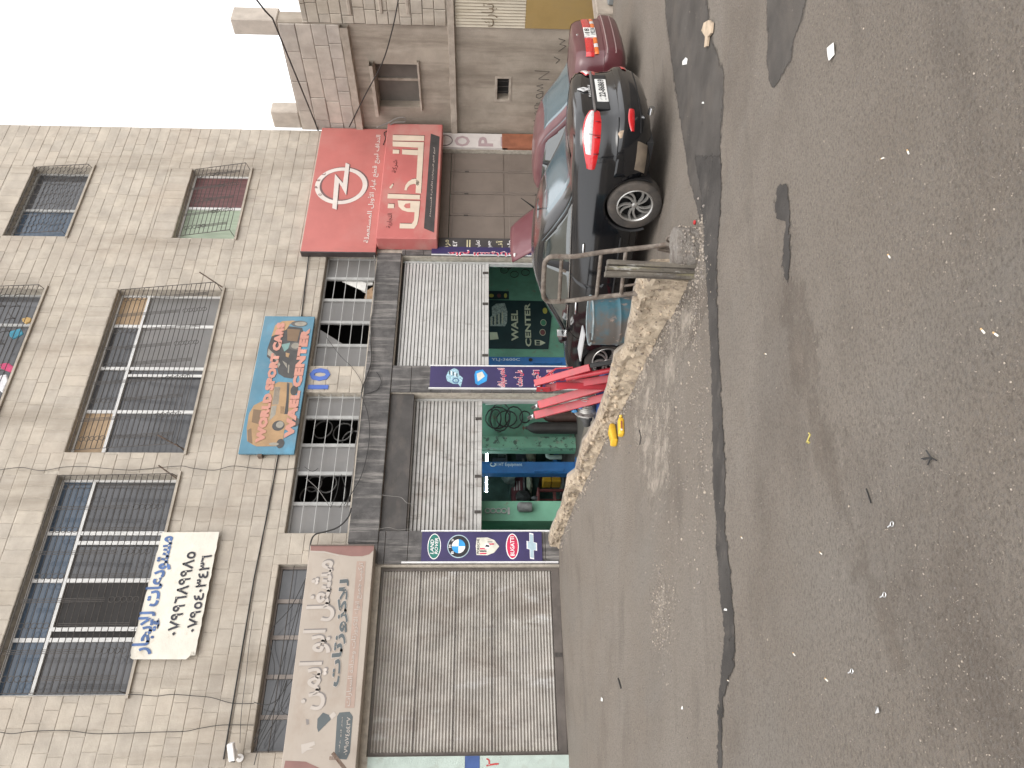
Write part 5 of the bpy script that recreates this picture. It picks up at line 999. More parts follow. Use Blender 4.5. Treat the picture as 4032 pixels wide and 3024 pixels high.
# ------------------------------------------------------------------ cars
def hermite(tab):
    xs = [t[0] for t in tab]; ys = [t[1] for t in tab]; n = len(xs); d = [(ys[i + 1] - ys[i]) / (xs[i + 1] - xs[i]) for i in range(n - 1)]
    m = [d[0]] + [0 if d[i - 1] * d[i] <= 0 else 2 * d[i - 1] * d[i] / (d[i - 1] + d[i]) for i in range(1, n - 1)] + [d[-1]]
    def f(x):
        if x <= xs[0]: return ys[0]
        if x >= xs[-1]: return ys[-1]
        for i in range(n - 1):
            if x <= xs[i + 1]:
                h = xs[i + 1] - xs[i]; t = (x - xs[i]) / h
                return ys[i] * (1 + 2 * t) * (1 - t) ** 2 + ys[i + 1] * t * t * (3 - 2 * t) + h * m[i] * t * (1 - t) ** 2 + h * m[i + 1] * t * t * (t - 1)
    return f
class Shell:
    """car body as stacked rounded-rectangle outlines; u: ('r', f) rear face, ('c', f) rear corner, ('s', f) side, ('k', f) front corner, ('f', f) front face"""
    def __init__(s, xr, xf, w, zfun, rc, bow, barrel, L):
        s.xr, s.xf, s.w, s.z, s.rc, s.bow, s.barrel, s.L = xr, xf, w, zfun, rc, bow, barrel, L
    def at(s, seg, f, t):
        xr, xf, w = s.xr(t), s.xf(t), s.w(t); (rx, ry), (fx, fy) = s.rc
        ry2 = min(ry, w * 0.9); fy2 = min(fy, w * 0.9)
        if seg == 'r': x, y = xr, f * (w - ry2)
        elif seg == 'c': a = f * pi / 2; x, y = xr + rx - rx * cos(a), w - ry2 + ry2 * sin(a)
        elif seg == 's': x, y = xr + rx + f * (xf - fx - xr - rx), w
        elif seg == 'k': a = f * pi / 2; x, y = xf - fx + fx * sin(a), w - fy2 + fy2 * cos(a)
        else: x, y = xf, (1 - f) * (w - fy2)
        b = (y / w) ** 2
        k = (x - s.L / 2) / (s.L / 2)
        y *= 1 - s.barrel * k * k
        x += s.bow[0] * b * max(0, 1 - (x - xr) / 1.2) ** 2; x -= s.bow[1] * b * max(0, 1 - (xf - x) / 1.2) ** 2
        return Vector((x, y, s.z(x, t)))
    def side_f(s, x, t):
        xr, xf = s.xr(t), s.xf(t); (rx, _), (fx, _) = s.rc; return (x - xr - rx) / (xf - fx - xr - rx)
    def pos(s, u, t, side=1):
        seg, f = u; p = s.at(seg, f, t); return Vector((p.x, p.y * side, p.z))
    def nrm(s, u, t, side=1):
        seg, f = u; e = 1e-3; a = s.at(seg, min(1, f + e), t) - s.at(seg, max(0, f - e), t); b = s.at(seg, f, min(1, t + e)) - s.at(seg, f, max(0, t - e))
        n = a.cross(b).normalized(); c = s.at(seg, f, t)
        if n.dot(Vector((c.x - s.L / 2, c.y * 2.0, 0))) < 0: n = -n
        return Vector((n.x, n.y * side, n.z))
def carpaint(name, col, dusty, rough=0.22, k=0.5, metal=0.0):
    m, nt, b = base_mat(name); v = tex_vec(nt, 'object')
    g = nod(nt, 'ShaderNodeNewGeometry'); sx = nod(nt, 'ShaderNodeSeparateXYZ'); nt.links.new(g.outputs['Normal'], sx.inputs[0])
    mr = nod(nt, 'ShaderNodeMapRange'); mr.inputs['From Min'].default_value = 0.1; mr.inputs['From Max'].default_value = 1.0; mr.inputs['To Min'].default_value = 0.03; nt.links.new(sx.outputs['Z'], mr.inputs['Value'])
    f = mathn(nt, 'MULTIPLY', mathn(nt, 'MULTIPLY', noise_fac(nt, v, 5, 0.25, 0.75, 8), mr.outputs[0]), k)
    c = mix(nt, f, col, dusty); nt.links.new(c, b.inputs['Base Color'])
    rr = nod(nt, 'ShaderNodeMapRange'); rr.inputs['To Min'].default_value = rough; rr.inputs['To Max'].default_value = 0.75; nt.links.new(f, rr.inputs['Value']); nt.links.new(rr.outputs[0], b.inputs['Roughness'])
    b.inputs['Coat Weight'].default_value = 0.5; b.inputs['Coat Roughness'].default_value = 0.12; b.inputs['Metallic'].default_value = metal
    return m
CGLASS = M('car_glass', (0.024, 0.034, 0.032), 0.06, 0.2, 2, coords='object', spec=0.8, ior=2.0); RGLASS = M('dusty_sky_painted_rear_glass', (0.075, 0.115, 0.135), 0.1, 0.12, 2, coords='object', spec=0.8, ior=2.0); RUB = M('tyre_rubber', (0.045, 0.04, 0.036), 0.85, 0.25, 9, coords='object', dirt=[((0.13, 0.105, 0.085), 4, 0.45, 0.7, (1, 1, 1), 0.6)]); TRIMB = M('black_trim', (0.012, 0.012, 0.013), 0.5, 0.2, 6, coords='object')  # rear glass colour lightened and blued to carry the sky's reflection
SILV = M('silver_badge', (0.6, 0.6, 0.6), 0.4, 0.05, 4, coords='object'); CHROME = M('chrome', (0.62, 0.62, 0.62), 0.18, 0.05, 4, coords='object', metal=1.0); ALLOY = M('alloy_wheel', (0.46, 0.45, 0.43), 0.35, 0.08, 6, coords='object', metal=0.75, dirt=[((0.2, 0.17, 0.14), 12, 0.55, 0.8, (1, 1, 1), 0.6)])
LRED = M('red_lamp_glass', (0.50, 0.008, 0.012), 0.12, 0.1, 10, coords='object', coat=0.8, spec=0.7); LCLR = M('clear_lamp_glass', (0.62, 0.60, 0.60), 0.12, 0.12, 25, coords='object', coat=0.8, spec=0.7); LAMB = M('amber_lamp_glass', (0.62, 0.14, 0.015), 0.15, 0.1, 10, coords='object', coat=0.6); PLATE = M('plate_white', (0.68, 0.68, 0.66), 0.5, 0.05, 8, coords='object'); PLK = M('plate_black', (0.02, 0.02, 0.022), 0.5, 0.1, 8, coords='object')
def wheel(root, x, y, r, wd, side, spokes=10, steer=0.0, rim=True, hub=None):
    Mx = Matrix.Translation((x, y, r)) @ Matrix.Rotation(steer, 4, 'Z') @ Matrix.Rotation(-side * pi / 2, 4, 'X')    # local +Z = outward
    m_ = MB(); rr = r * 0.655
    m_.lathe([(rr, wd * .42), (rr * 1.05, wd * .5), (r * 0.90, wd * .52), (r * 0.965, wd * .46), (r, wd * .30), (r, -wd * .30), (r * .96, -wd * .47), (rr, -wd * .5)], 48, Mx, closed=True); w = m_.build('wheel', RUB, root, smooth=40)
    m_ = MB(); m_.lathe([(rr * 1.03, wd * .47), (rr * .98, wd * .5), (rr * .92, wd * .44), (rr * .90, wd * .1), (rr * .90, -wd * .4)], 40, Mx, cap=False); m_.build('rim', ALLOY, w, smooth=40)
    m_ = MB(); m_.lathe([(0, wd * .08), (rr * .9, wd * .08)], 24, Mx); m_.build('brake_shade', TRIMB, w)
    m_ = MB(); m_.lathe([(0, wd * .40), (rr * .13, wd * .40), (rr * .2, wd * .34), (rr * .22, wd * .15)], 20, Mx); m_.build('hub_cap', ALLOY, w, smooth=40)
    for k in range(spokes):
        a0 = 2 * pi * k / spokes + (0.10 if k % 2 else -0.10); m_ = MB(); rows = []
        for j in range(7):
            q = j / 6; rad = rr * (0.16 + 0.78 * q); a = a0 + 0.42 * q * q * side; hw = rr * (0.075 - 0.02 * q + 0.045 * q ** 3); z = wd * (0.38 + 0.06 * q)
            c = Vector((rad * cos(a), rad * sin(a), z)); tt = Vector((-sin(a), cos(a), 0))
            rows.append([Mx @ (c - tt * hw + Vector((0, 0, -wd * .12))), Mx @ (c - tt * hw * .8), Mx @ (c + tt * hw * .8), Mx @ (c + tt * hw + Vector((0, 0, -wd * .12)))])
        m_.grid(rows); m_.build('spoke', ALLOY, w, smooth=50)
    for k in range(5):
        a = 2 * pi * k / 5 + .3; m_ = MB(); m_.lathe([(0.012, wd * .3), (0.012, wd * .39), (0, wd * .39)], 8, Mx @ Matrix.Translation((rr * .26 * cos(a), rr * .26 * sin(a), 0))); m_.build('wheel_nut', TRIMB, w)
    return w
def body_parts(root, sh, us, ts, paint, classify, names, arches, cap_n=10, crown=0.03, matof=None):
    """grid the shell, drop the wheel arches and split faces into parts whose rims sink to make shut lines"""
    nu, ntv = len(us), len(ts); out = {}
    for side in (1, -1):
        P = [[sh.pos(u, t, side) for u in us] for t in ts]; Nn = [[sh.nrm(u, t, side) for u in us] for t in ts]
        for j in range(ntv):
            for i in range(nu):
                p = P[j][i]
                for (ax, ar, az) in arches:
                    dx, dz = p.x - ax, p.z - az; d = math.hypot(dx, dz)
                    if us[i][0] == 's' and abs(d - ar) < 0.022 and d > 1e-6: P[j][i] = Vector((ax + dx / d * ar, p.y, az + dz / d * ar))
        for j in range(ntv - 1):
            for i in range(nu - 1):
                q = [(j, i), (j, i + 1), (j + 1, i + 1), (j + 1, i)]; c = sum((P[a][b] for a, b in q), Vector()) / 4
                if us[i][0] == 's' and any(math.hypot(c.x - ax, c.z - az) < ar - 0.004 for ax, ar, az in arches): continue
                cl = classify(us[i], us[i + 1], (ts[j] + ts[j + 1]) / 2, c, side, False)
                out.setdefault(cl, []).append([((side, a, b), P[a][b], Nn[a][b]) for a, b in q])
    # top cap
    T = ts[-1]; L_, R_ = [sh.pos(u, T, 1) for u in us], [sh.pos(u, T, -1) for u in us]; C = []
    for i in range(nu):
        row = []
        for k in range(cap_n + 1):
            f = k / cap_n; p = L_[i].lerp(R_[i], f); p.z += crown * (1 - (2 * f - 1) ** 2) * min(1, abs(L_[i].y) / 0.5); row.append(p)
        C.append(row)
    for i in range(nu - 1):
        for k in range(cap_n):
            q = [(i, k), (i + 1, k), (i + 1, k + 1), (i, k + 1)]; c = sum((C[a][b] for a, b in q), Vector()) / 4
            cl = classify(us[i], us[i + 1], 1.0, c, 0, True)
            fc = []
            for a, b in q:
                key = (1, ntv - 1, a) if b == 0 else ((-1, ntv - 1, a) if b == cap_n else ('c', a, b)); fc.append((key, C[a][b], Vector((0, 0, 1))))
            out.setdefault(cl, []).append(fc)
    objs = {}
    for cl, fs in out.items():
        if cl is None: continue
        cnt = {}
        for f in fs:
            ks = [k[0] for k in f]
            for a in range(4):
                e = frozenset((ks[a], ks[(a + 1) % 4])); cnt[e] = cnt.get(e, 0) + 1
        rim = set(k for e, n in cnt.items() if n == 1 for k in e); idx = {}; vs = []; fcs = []
        for f in fs:
            ids = []
            for k, p, n in f:
                # rows that meet at the car's middle are shared by both halves
                kk = k
                if k[0] == -1 and us[k[2]] in (us[0], us[-1]) and abs(p.y) < 1e-5: kk = (1, k[1], k[2])
                if kk not in idx:
                    idx[kk] = len(vs); on_mid = abs(p.y) < 1e-5 and k[0] != 'c'
                    vs.append(p - n * (0.007 if (k in rim and not on_mid and cl != 'body') else 0.0))
                ids.append(idx[kk])
            if len(set(ids)) >= 3:
                o_ = []; [o_.append(x) for x in ids if x not in o_]; fcs.append(tuple(o_))
        m_ = MB(); m_.add(vs, fcs); objs[cl] = m_.build(names.get(cl, cl), (matof or {}).get(cl, paint), root, smooth=42)
    return objs
def patch(sh, spec, mat, parent, name, off=0.010, thick=0.012, side=1, n=14):
    """spec: list of (u0 at t), a strip over shell coords: list of (global s, t_low, t_high); s in metres along the outline from the rear centre"""
    rows = []
    for (u, tl, th) in spec:
        row = []
        for k in range(7):
            t = tl + (th - tl) * k / 6; e = 0.35 + 0.65 * (1 - (abs(k - 3) / 3) ** 3); row.append(sh.pos(u, t, side) + sh.nrm(u, t, side) * off * e)
        rows.append(row)
    m_ = MB(); m_.grid(rows); return m_.build(name, mat, parent, smooth=50)
def outline(sh, s, t):
    """walk the outline s metres from the rear centre line -> u"""
    (rx, ry), _ = sh.rc; w = sh.w(t); a = w - min(ry, w * .9); arc = 1.57 * (rx + ry) / 2
    if s <= a: return ('r', s / a)
    if s <= a + arc: return ('c', (s - a) / arc)
    return ('s', (s - a - arc) / (sh.xf(t) - sh.rc[1][0] - sh.xr(t) - rx))

def make_saloon(root, P):
    L = P['L']; zt = hermite(P['zt']); zb = P['zb']; xr, xf, w = hermite(P['xr']), hermite(P['xf']), hermite(P['w'])
    low = Shell(xr, xf, w, lambda x, t: zb + t * (zt(x) - zb), P['rc'], P['bow'], P['barrel'], L)
    seamx = P['seams']; f_of = lambda x: low.side_f(x, 0.6)
    fs = sorted(set([i / 104 for i in range(105)] + [f_of(x) + d for x in seamx for d in (-0.0016, 0.0016)]))
    us = [('r', i / 14) for i in range(15)] + [('c', i / 12) for i in range(1, 13)] + [('s', f) for f in fs if 0 < f < 1] + [('k', i / 10) for i in range(11)] + [('f', i / 8) for i in range(1, 9)]
    ts = sorted(set([i / 24 for i in range(25)] + [P['tb'] - 0.006, P['tb'] + 0.006, 0.10, 0.112, 1.0]))
    tb = P['tb']; sx = seamx; wt = P['trunk_w']; xh = P['hood_x']; xd = P['deck_x']
    def cls(u0, u1, t, c, side, cap):
        fm = (u0[1] + u1[1]) / 2 if u0[0] == u1[0] else 0
        if cap:
            if c.x > xh: return 'hood' if abs(c.y) < 0.70 and P['hood_on'] else 'body_top' if c.x > xh else 'body'
            if c.x < xd and abs(c.y) < wt: return 'trunk'
            return 'body'
        if t < tb and (u0[0] in 'rc' or (u0[0] == 's' and c.x < P['bump_x'])): return 'rbump'
        if t < tb and (u0[0] in 'kf' or (u0[0] == 's' and c.x > L - 0.6)): return 'fbump'
        if t > tb and u0[0] == 'r' and abs(c.y) < wt: return 'trunk'
        if u0[0] == 's' and 0.106 < t < 0.985:
            a = [low.at('s', f_of(x), t).x for x in sx]
            if a[0] < c.x < a[1]: return 'rdoor%d' % side
            if a[1] < c.x < a[2]: return 'fdoor%d' % side
        return 'body'
    names = {'hood': 'bonnet', 'body_top': 'engine_bay', 'trunk': 'boot_lid', 'rbump': 'rear_bumper', 'fbump': 'front_bumper', 'rdoor1': 'rear_door', 'rdoor-1': 'rear_door', 'fdoor1': 'front_door', 'fdoor-1': 'front_door'}
    R_ = P['wr']; arches = [(P['wx'][0], R_ * 1.13, R_ + 0.01), (P['wx'][1], R_ * 1.13, R_ + 0.01)]
    parts = body_parts(root, low, us, ts, P['paint'], cls, names, arches, crown=P['crown'], matof={'body_top': TRIMB})
    # arch linings, floor pan
    for ax, ar, az in arches:
        for side in (1, -1):
            wy = w(0.35) - 0.012
            rows = [[Vector((ax + (ar - d) * cos(a * pi / 20), side * (wy - y), az + (ar - d) * sin(a * pi / 20))) for (d, y) in ((-0.004, 0.0), (0.02, 0.012), (0.02, 0.25))] for a in range(-3, 24)]
            m_ = MB(); m_.grid(rows); m_.build('wheel_arch', TRIMB, root, smooth=50)
    m_ = MB(); m_.box(0.3, L - 0.3, -w(0.1) * .86, w(0.1) * .86, zb - 0.02, zb + 0.05); m_.box(0.2, L - 0.3, -0.55, 0.55, zb + 0.05, zb + 0.40); m_.build('floor_pan', TRIMB, root)
    # greenhouse
    zr = hermite(P['roof']); g = P['gh']; gz0 = lambda x: zt(x) - 0.03
    up = Shell(hermite(g['xr']), hermite(g['xf']), hermite(g['w']), lambda x, t: gz0(x) + t * (zr(x) - gz0(x)), g['rc'], g['bow'], 0.0, L)
    fsg = [i / 60 for i in range(61)]; px = g['pillars']
    usg = [('r', i / 14) for i in range(15)] + [('c', i / 8) for i in range(1, 9)] + [('s', f) for f in fsg if 0 < f < 1] + [('k', i / 8) for i in range(9)] + [('f', i / 8) for i in range(1, 9)]
    tsg = sorted(set([0.0, 0.04, 0.07, 0.12, 0.2, 0.3, 0.4, 0.5, 0.6, 0.7, 0.76, 0.80, 0.84, 0.88, 0.92, 0.95, 0.975, 1.0])); t0, t1 = g['glass_t']
    def clg(u0, u1, t, c, side, cap):
        if cap: return 'roof'
        fm = (u0[1] + u1[1]) / 2
        if t0 < t < g['rear_t'] and (u0[0] == 'r' or (u0[0] == 'c' and u1[1] <= g['rear_c'])): return 'rglass'
        if t0 < t < g['rear_t'] and (u0[0] == 'f' or (u0[0] == 'k' and u0[1] >= 0.4)): return 'wscreen'
        if u0[0] == 's' and t0 < t < t1 and u1[0] == 's':
            if g['s0'] + (g['s0k'] * t) < fm < px[0]: return 'qglass%d' % side
            if px[0] < fm < px[1]: return 'bpil%d' % side
            if px[1] < fm < g['s1']: return 'fglass%d' % side
        return 'roof'
    nm = {'rglass': 'rear_window', 'wscreen': 'windscreen', 'qglass1': 'side_window', 'qglass-1': 'side_window', 'fglass1': 'side_window', 'fglass-1': 'side_window', 'bpil1': 'pillar', 'bpil-1': 'pillar'}
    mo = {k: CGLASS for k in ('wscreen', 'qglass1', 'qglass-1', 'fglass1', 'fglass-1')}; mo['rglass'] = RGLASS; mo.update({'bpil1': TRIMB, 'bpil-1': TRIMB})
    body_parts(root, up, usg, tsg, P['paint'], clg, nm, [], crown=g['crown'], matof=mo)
    return low, up, parts

# black saloon, seen from its rear left corner
BLK_P = carpaint('black_car_paint', (0.006, 0.0065, 0.008), (0.10, 0.087, 0.078), 0.10, 0.26)
yawA = math.atan2(0.985, -0.175); hdir = Vector((cos(yawA), sin(yawA), 0))
wheelp = onZ(2608, 799, street(6.7)); wheelp.z = street(6.7)
def car_root(name, label, pos, yaw, roll, z):
    t = thing(name, label, 'car', (pos.x, pos.y, z)); LOCAL.add(t.name); t.rotation_euler = (roll, 0, yaw); return t
lat = Vector((-sin(yawA), cos(yawA), 0)); rp = wheelp - hdir * 1.04 - lat * 0.80
black = car_root('black_car', 'dusty black four door saloon parked nose in with white and red tail lamps', rp, yawA, rd(1.6), wheelp.z - 0.012)
PB = dict(L=4.62, zb=0.23, zt=[(0, 1.075), (0.25, 1.095), (0.6, 1.10), (1.2, 1.07), (2.4, 0.99), (3.4, 0.95), (3.9, 0.90), (4.3, 0.80), (4.62, 0.68)],
          xr=[(0, 0.16), (0.06, 0.10), (0.2, 0.03), (0.38, 0.0), (0.44, 0.012), (0.47, 0.055), (0.6, 0.075), (0.78, 0.085), (0.93, 0.075), (0.98, 0.075), (1, 0.10)],
          xf=[(0, 4.45), (0.3, 4.60), (0.6, 4.62), (0.85, 4.52), (1, 4.35)],
          w=[(0, 0.80), (0.12, 0.855), (0.35, 0.895), (0.6, 0.902), (0.78, 0.885), (0.9, 0.855), (0.97, 0.815), (1, 0.76)],
          rc=((0.42, 0.36), (0.5, 0.42)), bow=(0.10, 0.12), barrel=0.045, seams=(1.36, 2.28, 3.30), tb=0.455, trunk_w=0.60, hood_x=3.55, hood_on=True, deck_x=0.62, bump_x=0.66, crown=0.035, wr=0.326, wx=(1.04, 3.745), paint=BLK_P,
          roof=[(0.3, 1.10), (0.9, 1.24), (1.3, 1.36), (1.8, 1.435), (2.3, 1.455), (2.8, 1.43), (3.3, 1.28), (3.7, 1.05)],
          gh=dict(xr=[(0, 0.50), (0.25, 0.78), (0.5, 1.02), (0.75, 1.27), (0.9, 1.45), (1, 1.68)], xf=[(0, 3.72), (0.4, 3.30), (0.75, 2.95), (1, 2.55)], w=[(0, 0.79), (0.4, 0.725), (0.7, 0.67), (0.85, 0.625), (0.95, 0.56), (1, 0.48)],
                  rc=((0.30, 0.22), (0.3, 0.3)), bow=(0.14, 0.12), pillars=(0.455, 0.515), glass_t=(0.06, 0.80), rear_t=0.90, rear_c=0.26, s0=0.06, s0k=0.06, s1=0.97, crown=0.03))
low, up, pts = make_saloon(black, PB)
tA = lambda z, x=0.1: (z - PB['zb']) / (hermite(PB['zt'])(x) - PB['zb'])
for side in (1, -1):
    def lampspec(s0, s1, f, n=16):
        out = []
        for i in range(n + 1):
            k = i / n; s_ = s0 + (s1 - s0) * k; a, b = f(k); out.append((outline(low, s_, 0.8), tA(a), tA(b)))
        return out
    full = lambda k: (0.795 + 0.05 * k ** 2 + 0.03 * (1 - k) ** 3, 0.985 + 0.035 * sin(pi * min(1, k * 1.1)) - 0.05 * k ** 3 - 0.05 * (1 - k) ** 4)
    lp = patch(low, lampspec(0.44, 1.16, full), LRED, black, 'tail_lamp', 0.022, side=side)
    patch(low, lampspec(0.46, 0.99, lambda k: (0.878 + 0.012 * k, full(0.03 + 0.74 * k)[1] - 0.014)), LCLR, lp, 'clear_lens', 0.028, side=side)
    for q in (0.62, 0.80, 0.97): patch(low, lampspec(q, q + 0.012, lambda k: (0.815, 0.89)), M('dark_red_lens_rib', (0.16, 0.0, 0.005), 0.2, coords='object'), lp, 'lens_rib', 0.027, side=side)
    patch(low, lampspec(0.78, 0.785, lambda k: (0.81, 1.0)), TRIMB, lp, 'lens_gap', 0.0295, side=side)
    patch(low, [(outline(low, 0.50 + 0.30 * k / 10, 0.3), tA(0.445 + 0.004 * k / 10), tA(0.505 + 0.02 * sin(k / 10 * pi) - 0.02 * (k / 10) ** 4)) for k in range(11)], LRED, black, 'bumper_reflector', 0.012, side=side)
    # door handles, mirror, sill strip
    for x in (1.62, 2.62):
        f = low.side_f(x, 0.80); p = low.pos(('s', f), tA(0.875, x), side); q = low.pos(('s', low.side_f(x + 0.20, 0.8)), tA(0.865, x + .2), side); n_ = Vector((0, side, 0.1))
        m_ = MB(); m_.tube([p + n_ * 0.004, p.lerp(q, .15) + n_ * 0.03, p.lerp(q, .85) + n_ * 0.03, q + n_ * 0.004], [0.012, 0.017, 0.017, 0.012], 8); m_.build('door_handle', CHROME, black, smooth=60)
    m_ = MB(); c = Vector((3.18, side * 0.93, 1.02)); m_.rock(c, 0.11, 3, (0.8, 1.0, 0.75)); mi = m_.build('mirror', BLK_P, black, smooth=80)
    m_ = MB(); m_.beam((3.11, side * 0.87, 1.03), (3.11, side * 1.00, 1.03), 0.012, 0.13); m_.build('mirror_glass', CHROME, mi); m_ = MB(); m_.beam((3.2, side * .8, .98), (3.19, side * .9, .99), 0.06, 0.04); m_.build('mirror_arm', TRIMB, mi)
    m_ = MB(); m_.tube([up.pos(('s', 0.08 + 0.86 * k / 24), 0.05, side) + Vector((0, side * 0.008, 0)) for k in range(25)], 0.009, 6); m_.build('window_trim', CHROME, black, smooth=60)
    m_ = MB(); pts_ = [low.pos(('s', low.side_f(1.5 + 1.85 * k / 16, .3)), tA(0.42, 2), side) + Vector((0, side * .006, 0)) for k in range(17)]; m_.tube(pts_, 0.014, 6); m_.build('side_strip', TRIMB, black, smooth=60)
wl = wheel(black, PB['wx'][0], 0.790, 0.326, 0.205, 1); wheel(black, PB['wx'][0], -0.790, 0.326, 0.205, -1); wheel(black, PB['wx'][1], 0.790, 0.326, 0.205, 1, steer=rd(20)); wheel(black, PB['wx'][1], -0.790, 0.326, 0.205, -1, steer=rd(20))
def rear_pt(y, z, off=0.0):
    t = tA(z); s_ = abs(y); u = outline(low, s_, t); p = low.pos(u, t, 1 if y >= 0 else -1); return Vector((p.x - off, y, z))
px_ = rear_pt(0, 0.80).x
# plate recess, handle bar, badge, name, plate (left of car = +y, so text runs from +y to -y)
m_ = MB(); m_.box(px_ - 0.006, px_ + 0.03, -0.40, 0.40, 0.70, 0.875); m_.build('plate_recess', TRIMB, black, bevel=0.01)
m_ = MB(); m_.box(px_ - 0.024, px_ + 0.02, -0.46, 0.46, 0.868, 0.893); m_.build('boot_handle', M('dusty_trim', (0.11, 0.10, 0.095), 0.5, 0.2, 8, coords='object'), black, bevel=0.006)
m_ = MB(); m_.box(px_ - 0.020, px_ - 0.007, -0.265, 0.265, 0.712, 0.842); pl = m_.build('number_plate', PLATE, black, bevel=0.003)
def rq2(y0, y1, z0, z1, x): return ((x, y0, z0), (x, y1, z0), (x, y0, z1))
text('22-86869', rq2(0.17, -0.255, 0.735, 0.815, px_ - 0.020), PLK, pl, 'plate_number', bold=0.03, off=0.002); text('الأردن', rq2(0.25, 0.19, 0.785, 0.815, px_ - 0.02), PLK, pl, 'plate_number', off=0.002); text('JORDAN', rq2(0.25, 0.19, 0.73, 0.75, px_ - 0.02), PLK, pl, 'plate_number', off=0.002)
m_ = MB(); m_.box(px_ - 0.018, px_ - 0.008, -0.27, 0.27, 0.706, 0.7118); m_.build('plate_frame', TRIMB, black)
text('FLUENCE', rq2(0.14, -0.14, 0.905, 0.93, rear_pt(0, 0.91).x), SILV, black, 'badge_name', bold=0.03, off=0.008, spacing=1.25)
xb_ = rear_pt(0, 1.0).x - 0.008; dm = [(0.0, 0.075), (0.045, 0.0), (0.0, -0.075), (-0.045, 0.0)]
for a in range(4):
    (y0, z0), (y1, z1) = dm[a], dm[(a + 1) % 4]; m_ = MB(); m_.prism([(xb_, y0, 0.985 + z0), (xb_, y1, 0.985 + z1), (xb_, y1 * .45, 0.985 + z1 * .5), (xb_, y0 * .45, 0.985 + z0 * .5)], (-0.012, 0, 0)); m_.build('badge', SILV, black)
m_ = MB(); m_.tube([(0.10, 0.45, 0.25), (0.02, 0.45, 0.245)], 0.035, 12); m_.build('exhaust_pipe', CHROME, black, smooth=50)
m_ = MB(); m_.tube([(1.72, 0, 1.475), (1.62, 0, 1.60), (1.58, 0, 1.655)], [0.012, 0.006, 0.004], 6); m_.build('antenna', TRIMB, black)
patch(low, [(outline(low, 0.86 + 0.34 * k / 8, 0.14), tA(0.275), tA(0.40)) for k in range(9)], M('dusty_mudguard', (0.17, 0.135, 0.10), 0.8, 0.2, 8, coords='object'), black, 'lower_skirt', 0.004, side=1)
patch(low, [(outline(low, 0.0 + 0.80 * k / 12, 0.3), tA(0.36), tA(0.375)) for k in range(13)], TRIMB, black, 'bumper_groove', 0.004, side=1); patch(low, [(outline(low, 0.0 + 0.80 * k / 12, 0.3), tA(0.36), tA(0.375)) for k in range(13)], TRIMB, black, 'bumper_groove', 0.004, side=-1)
patch(low, [(outline(low, 0.80 + 0.08 * k / 6, 0.4), tA(0.565 + 0.015 * k / 6), tA(0.625 - 0.02 * k / 6)) for k in range(7)], M('bare_filler', (0.33, 0.25, 0.18), 0.8, 0.3, 20, coords='object'), black, 'paint_chip', 0.004, side=1)
f_ = 3.9
m_ = MB(); m_.rock((4.36, 0.62, 0.72), 0.15, 5, (0.9, 0.8, 0.45)); m_.build('headlamp', LCLR, black, smooth=80)

# maroon saloon with its bonnet up
MAR_P = carpaint('maroon_car_paint', (0.085, 0.018, 0.024), (0.20, 0.12, 0.11), 0.35, 0.6)
yawM = math.atan2(0.975, -0.22); rp2 = Vector((10.78, -6.62, 0)); zR = street(10.5)
maroon = car_root('maroon_car', 'faded maroon older saloon parked beyond the black one with its bonnet propped up', rp2, yawM, rd(1.0), zR)
PM = dict(L=4.35, zb=0.24, zt=[(0, 0.955), (0.3, 0.99), (0.7, 0.99), (1.5, 0.95), (3.2, 0.92), (3.8, 0.86), (4.35, 0.76)],
          xr=[(0, 0.14), (0.1, 0.04), (0.3, 0.0), (0.44, 0.0), (0.46, 0.05), (0.6, 0.07), (0.9, 0.09), (1, 0.12)], xf=[(0, 4.3), (0.5, 4.35), (1, 4.25)],
          w=[(0, 0.76), (0.15, 0.82), (0.45, 0.84), (0.7, 0.835), (0.92, 0.80), (1, 0.75)], rc=((0.22, 0.18), (0.3, 0.25)), bow=(0.05, 0.06), barrel=0.04, seams=(1.30, 2.2, 3.2), tb=0.455, trunk_w=0.66, hood_x=3.2, hood_on=False, deck_x=0.72, bump_x=0.6, crown=0.025, wr=0.30, wx=(0.95, 3.5), paint=MAR_P,
          roof=[(0.4, 1.0), (1.0, 1.28), (1.5, 1.45), (2.1, 1.50), (2.6, 1.46), (3.3, 1.0)],
          gh=dict(xr=[(0, 0.60), (0.5, 0.94), (0.85, 1.22), (1, 1.5)], xf=[(0, 3.3), (0.6, 2.85), (1, 2.45)], w=[(0, 0.76), (0.6, 0.69), (0.9, 0.63), (1, 0.54)], rc=((0.2, 0.15), (0.2, 0.2)), bow=(0.08, 0.06), pillars=(0.46, 0.52), glass_t=(0.06, 0.82), rear_t=0.92, rear_c=0.3, s0=0.08, s0k=0.06, s1=0.96, crown=0.025))
low, up, pts = make_saloon(maroon, PM); tM = lambda z: (z - 0.24) / (0.97 - 0.24); tA = tM
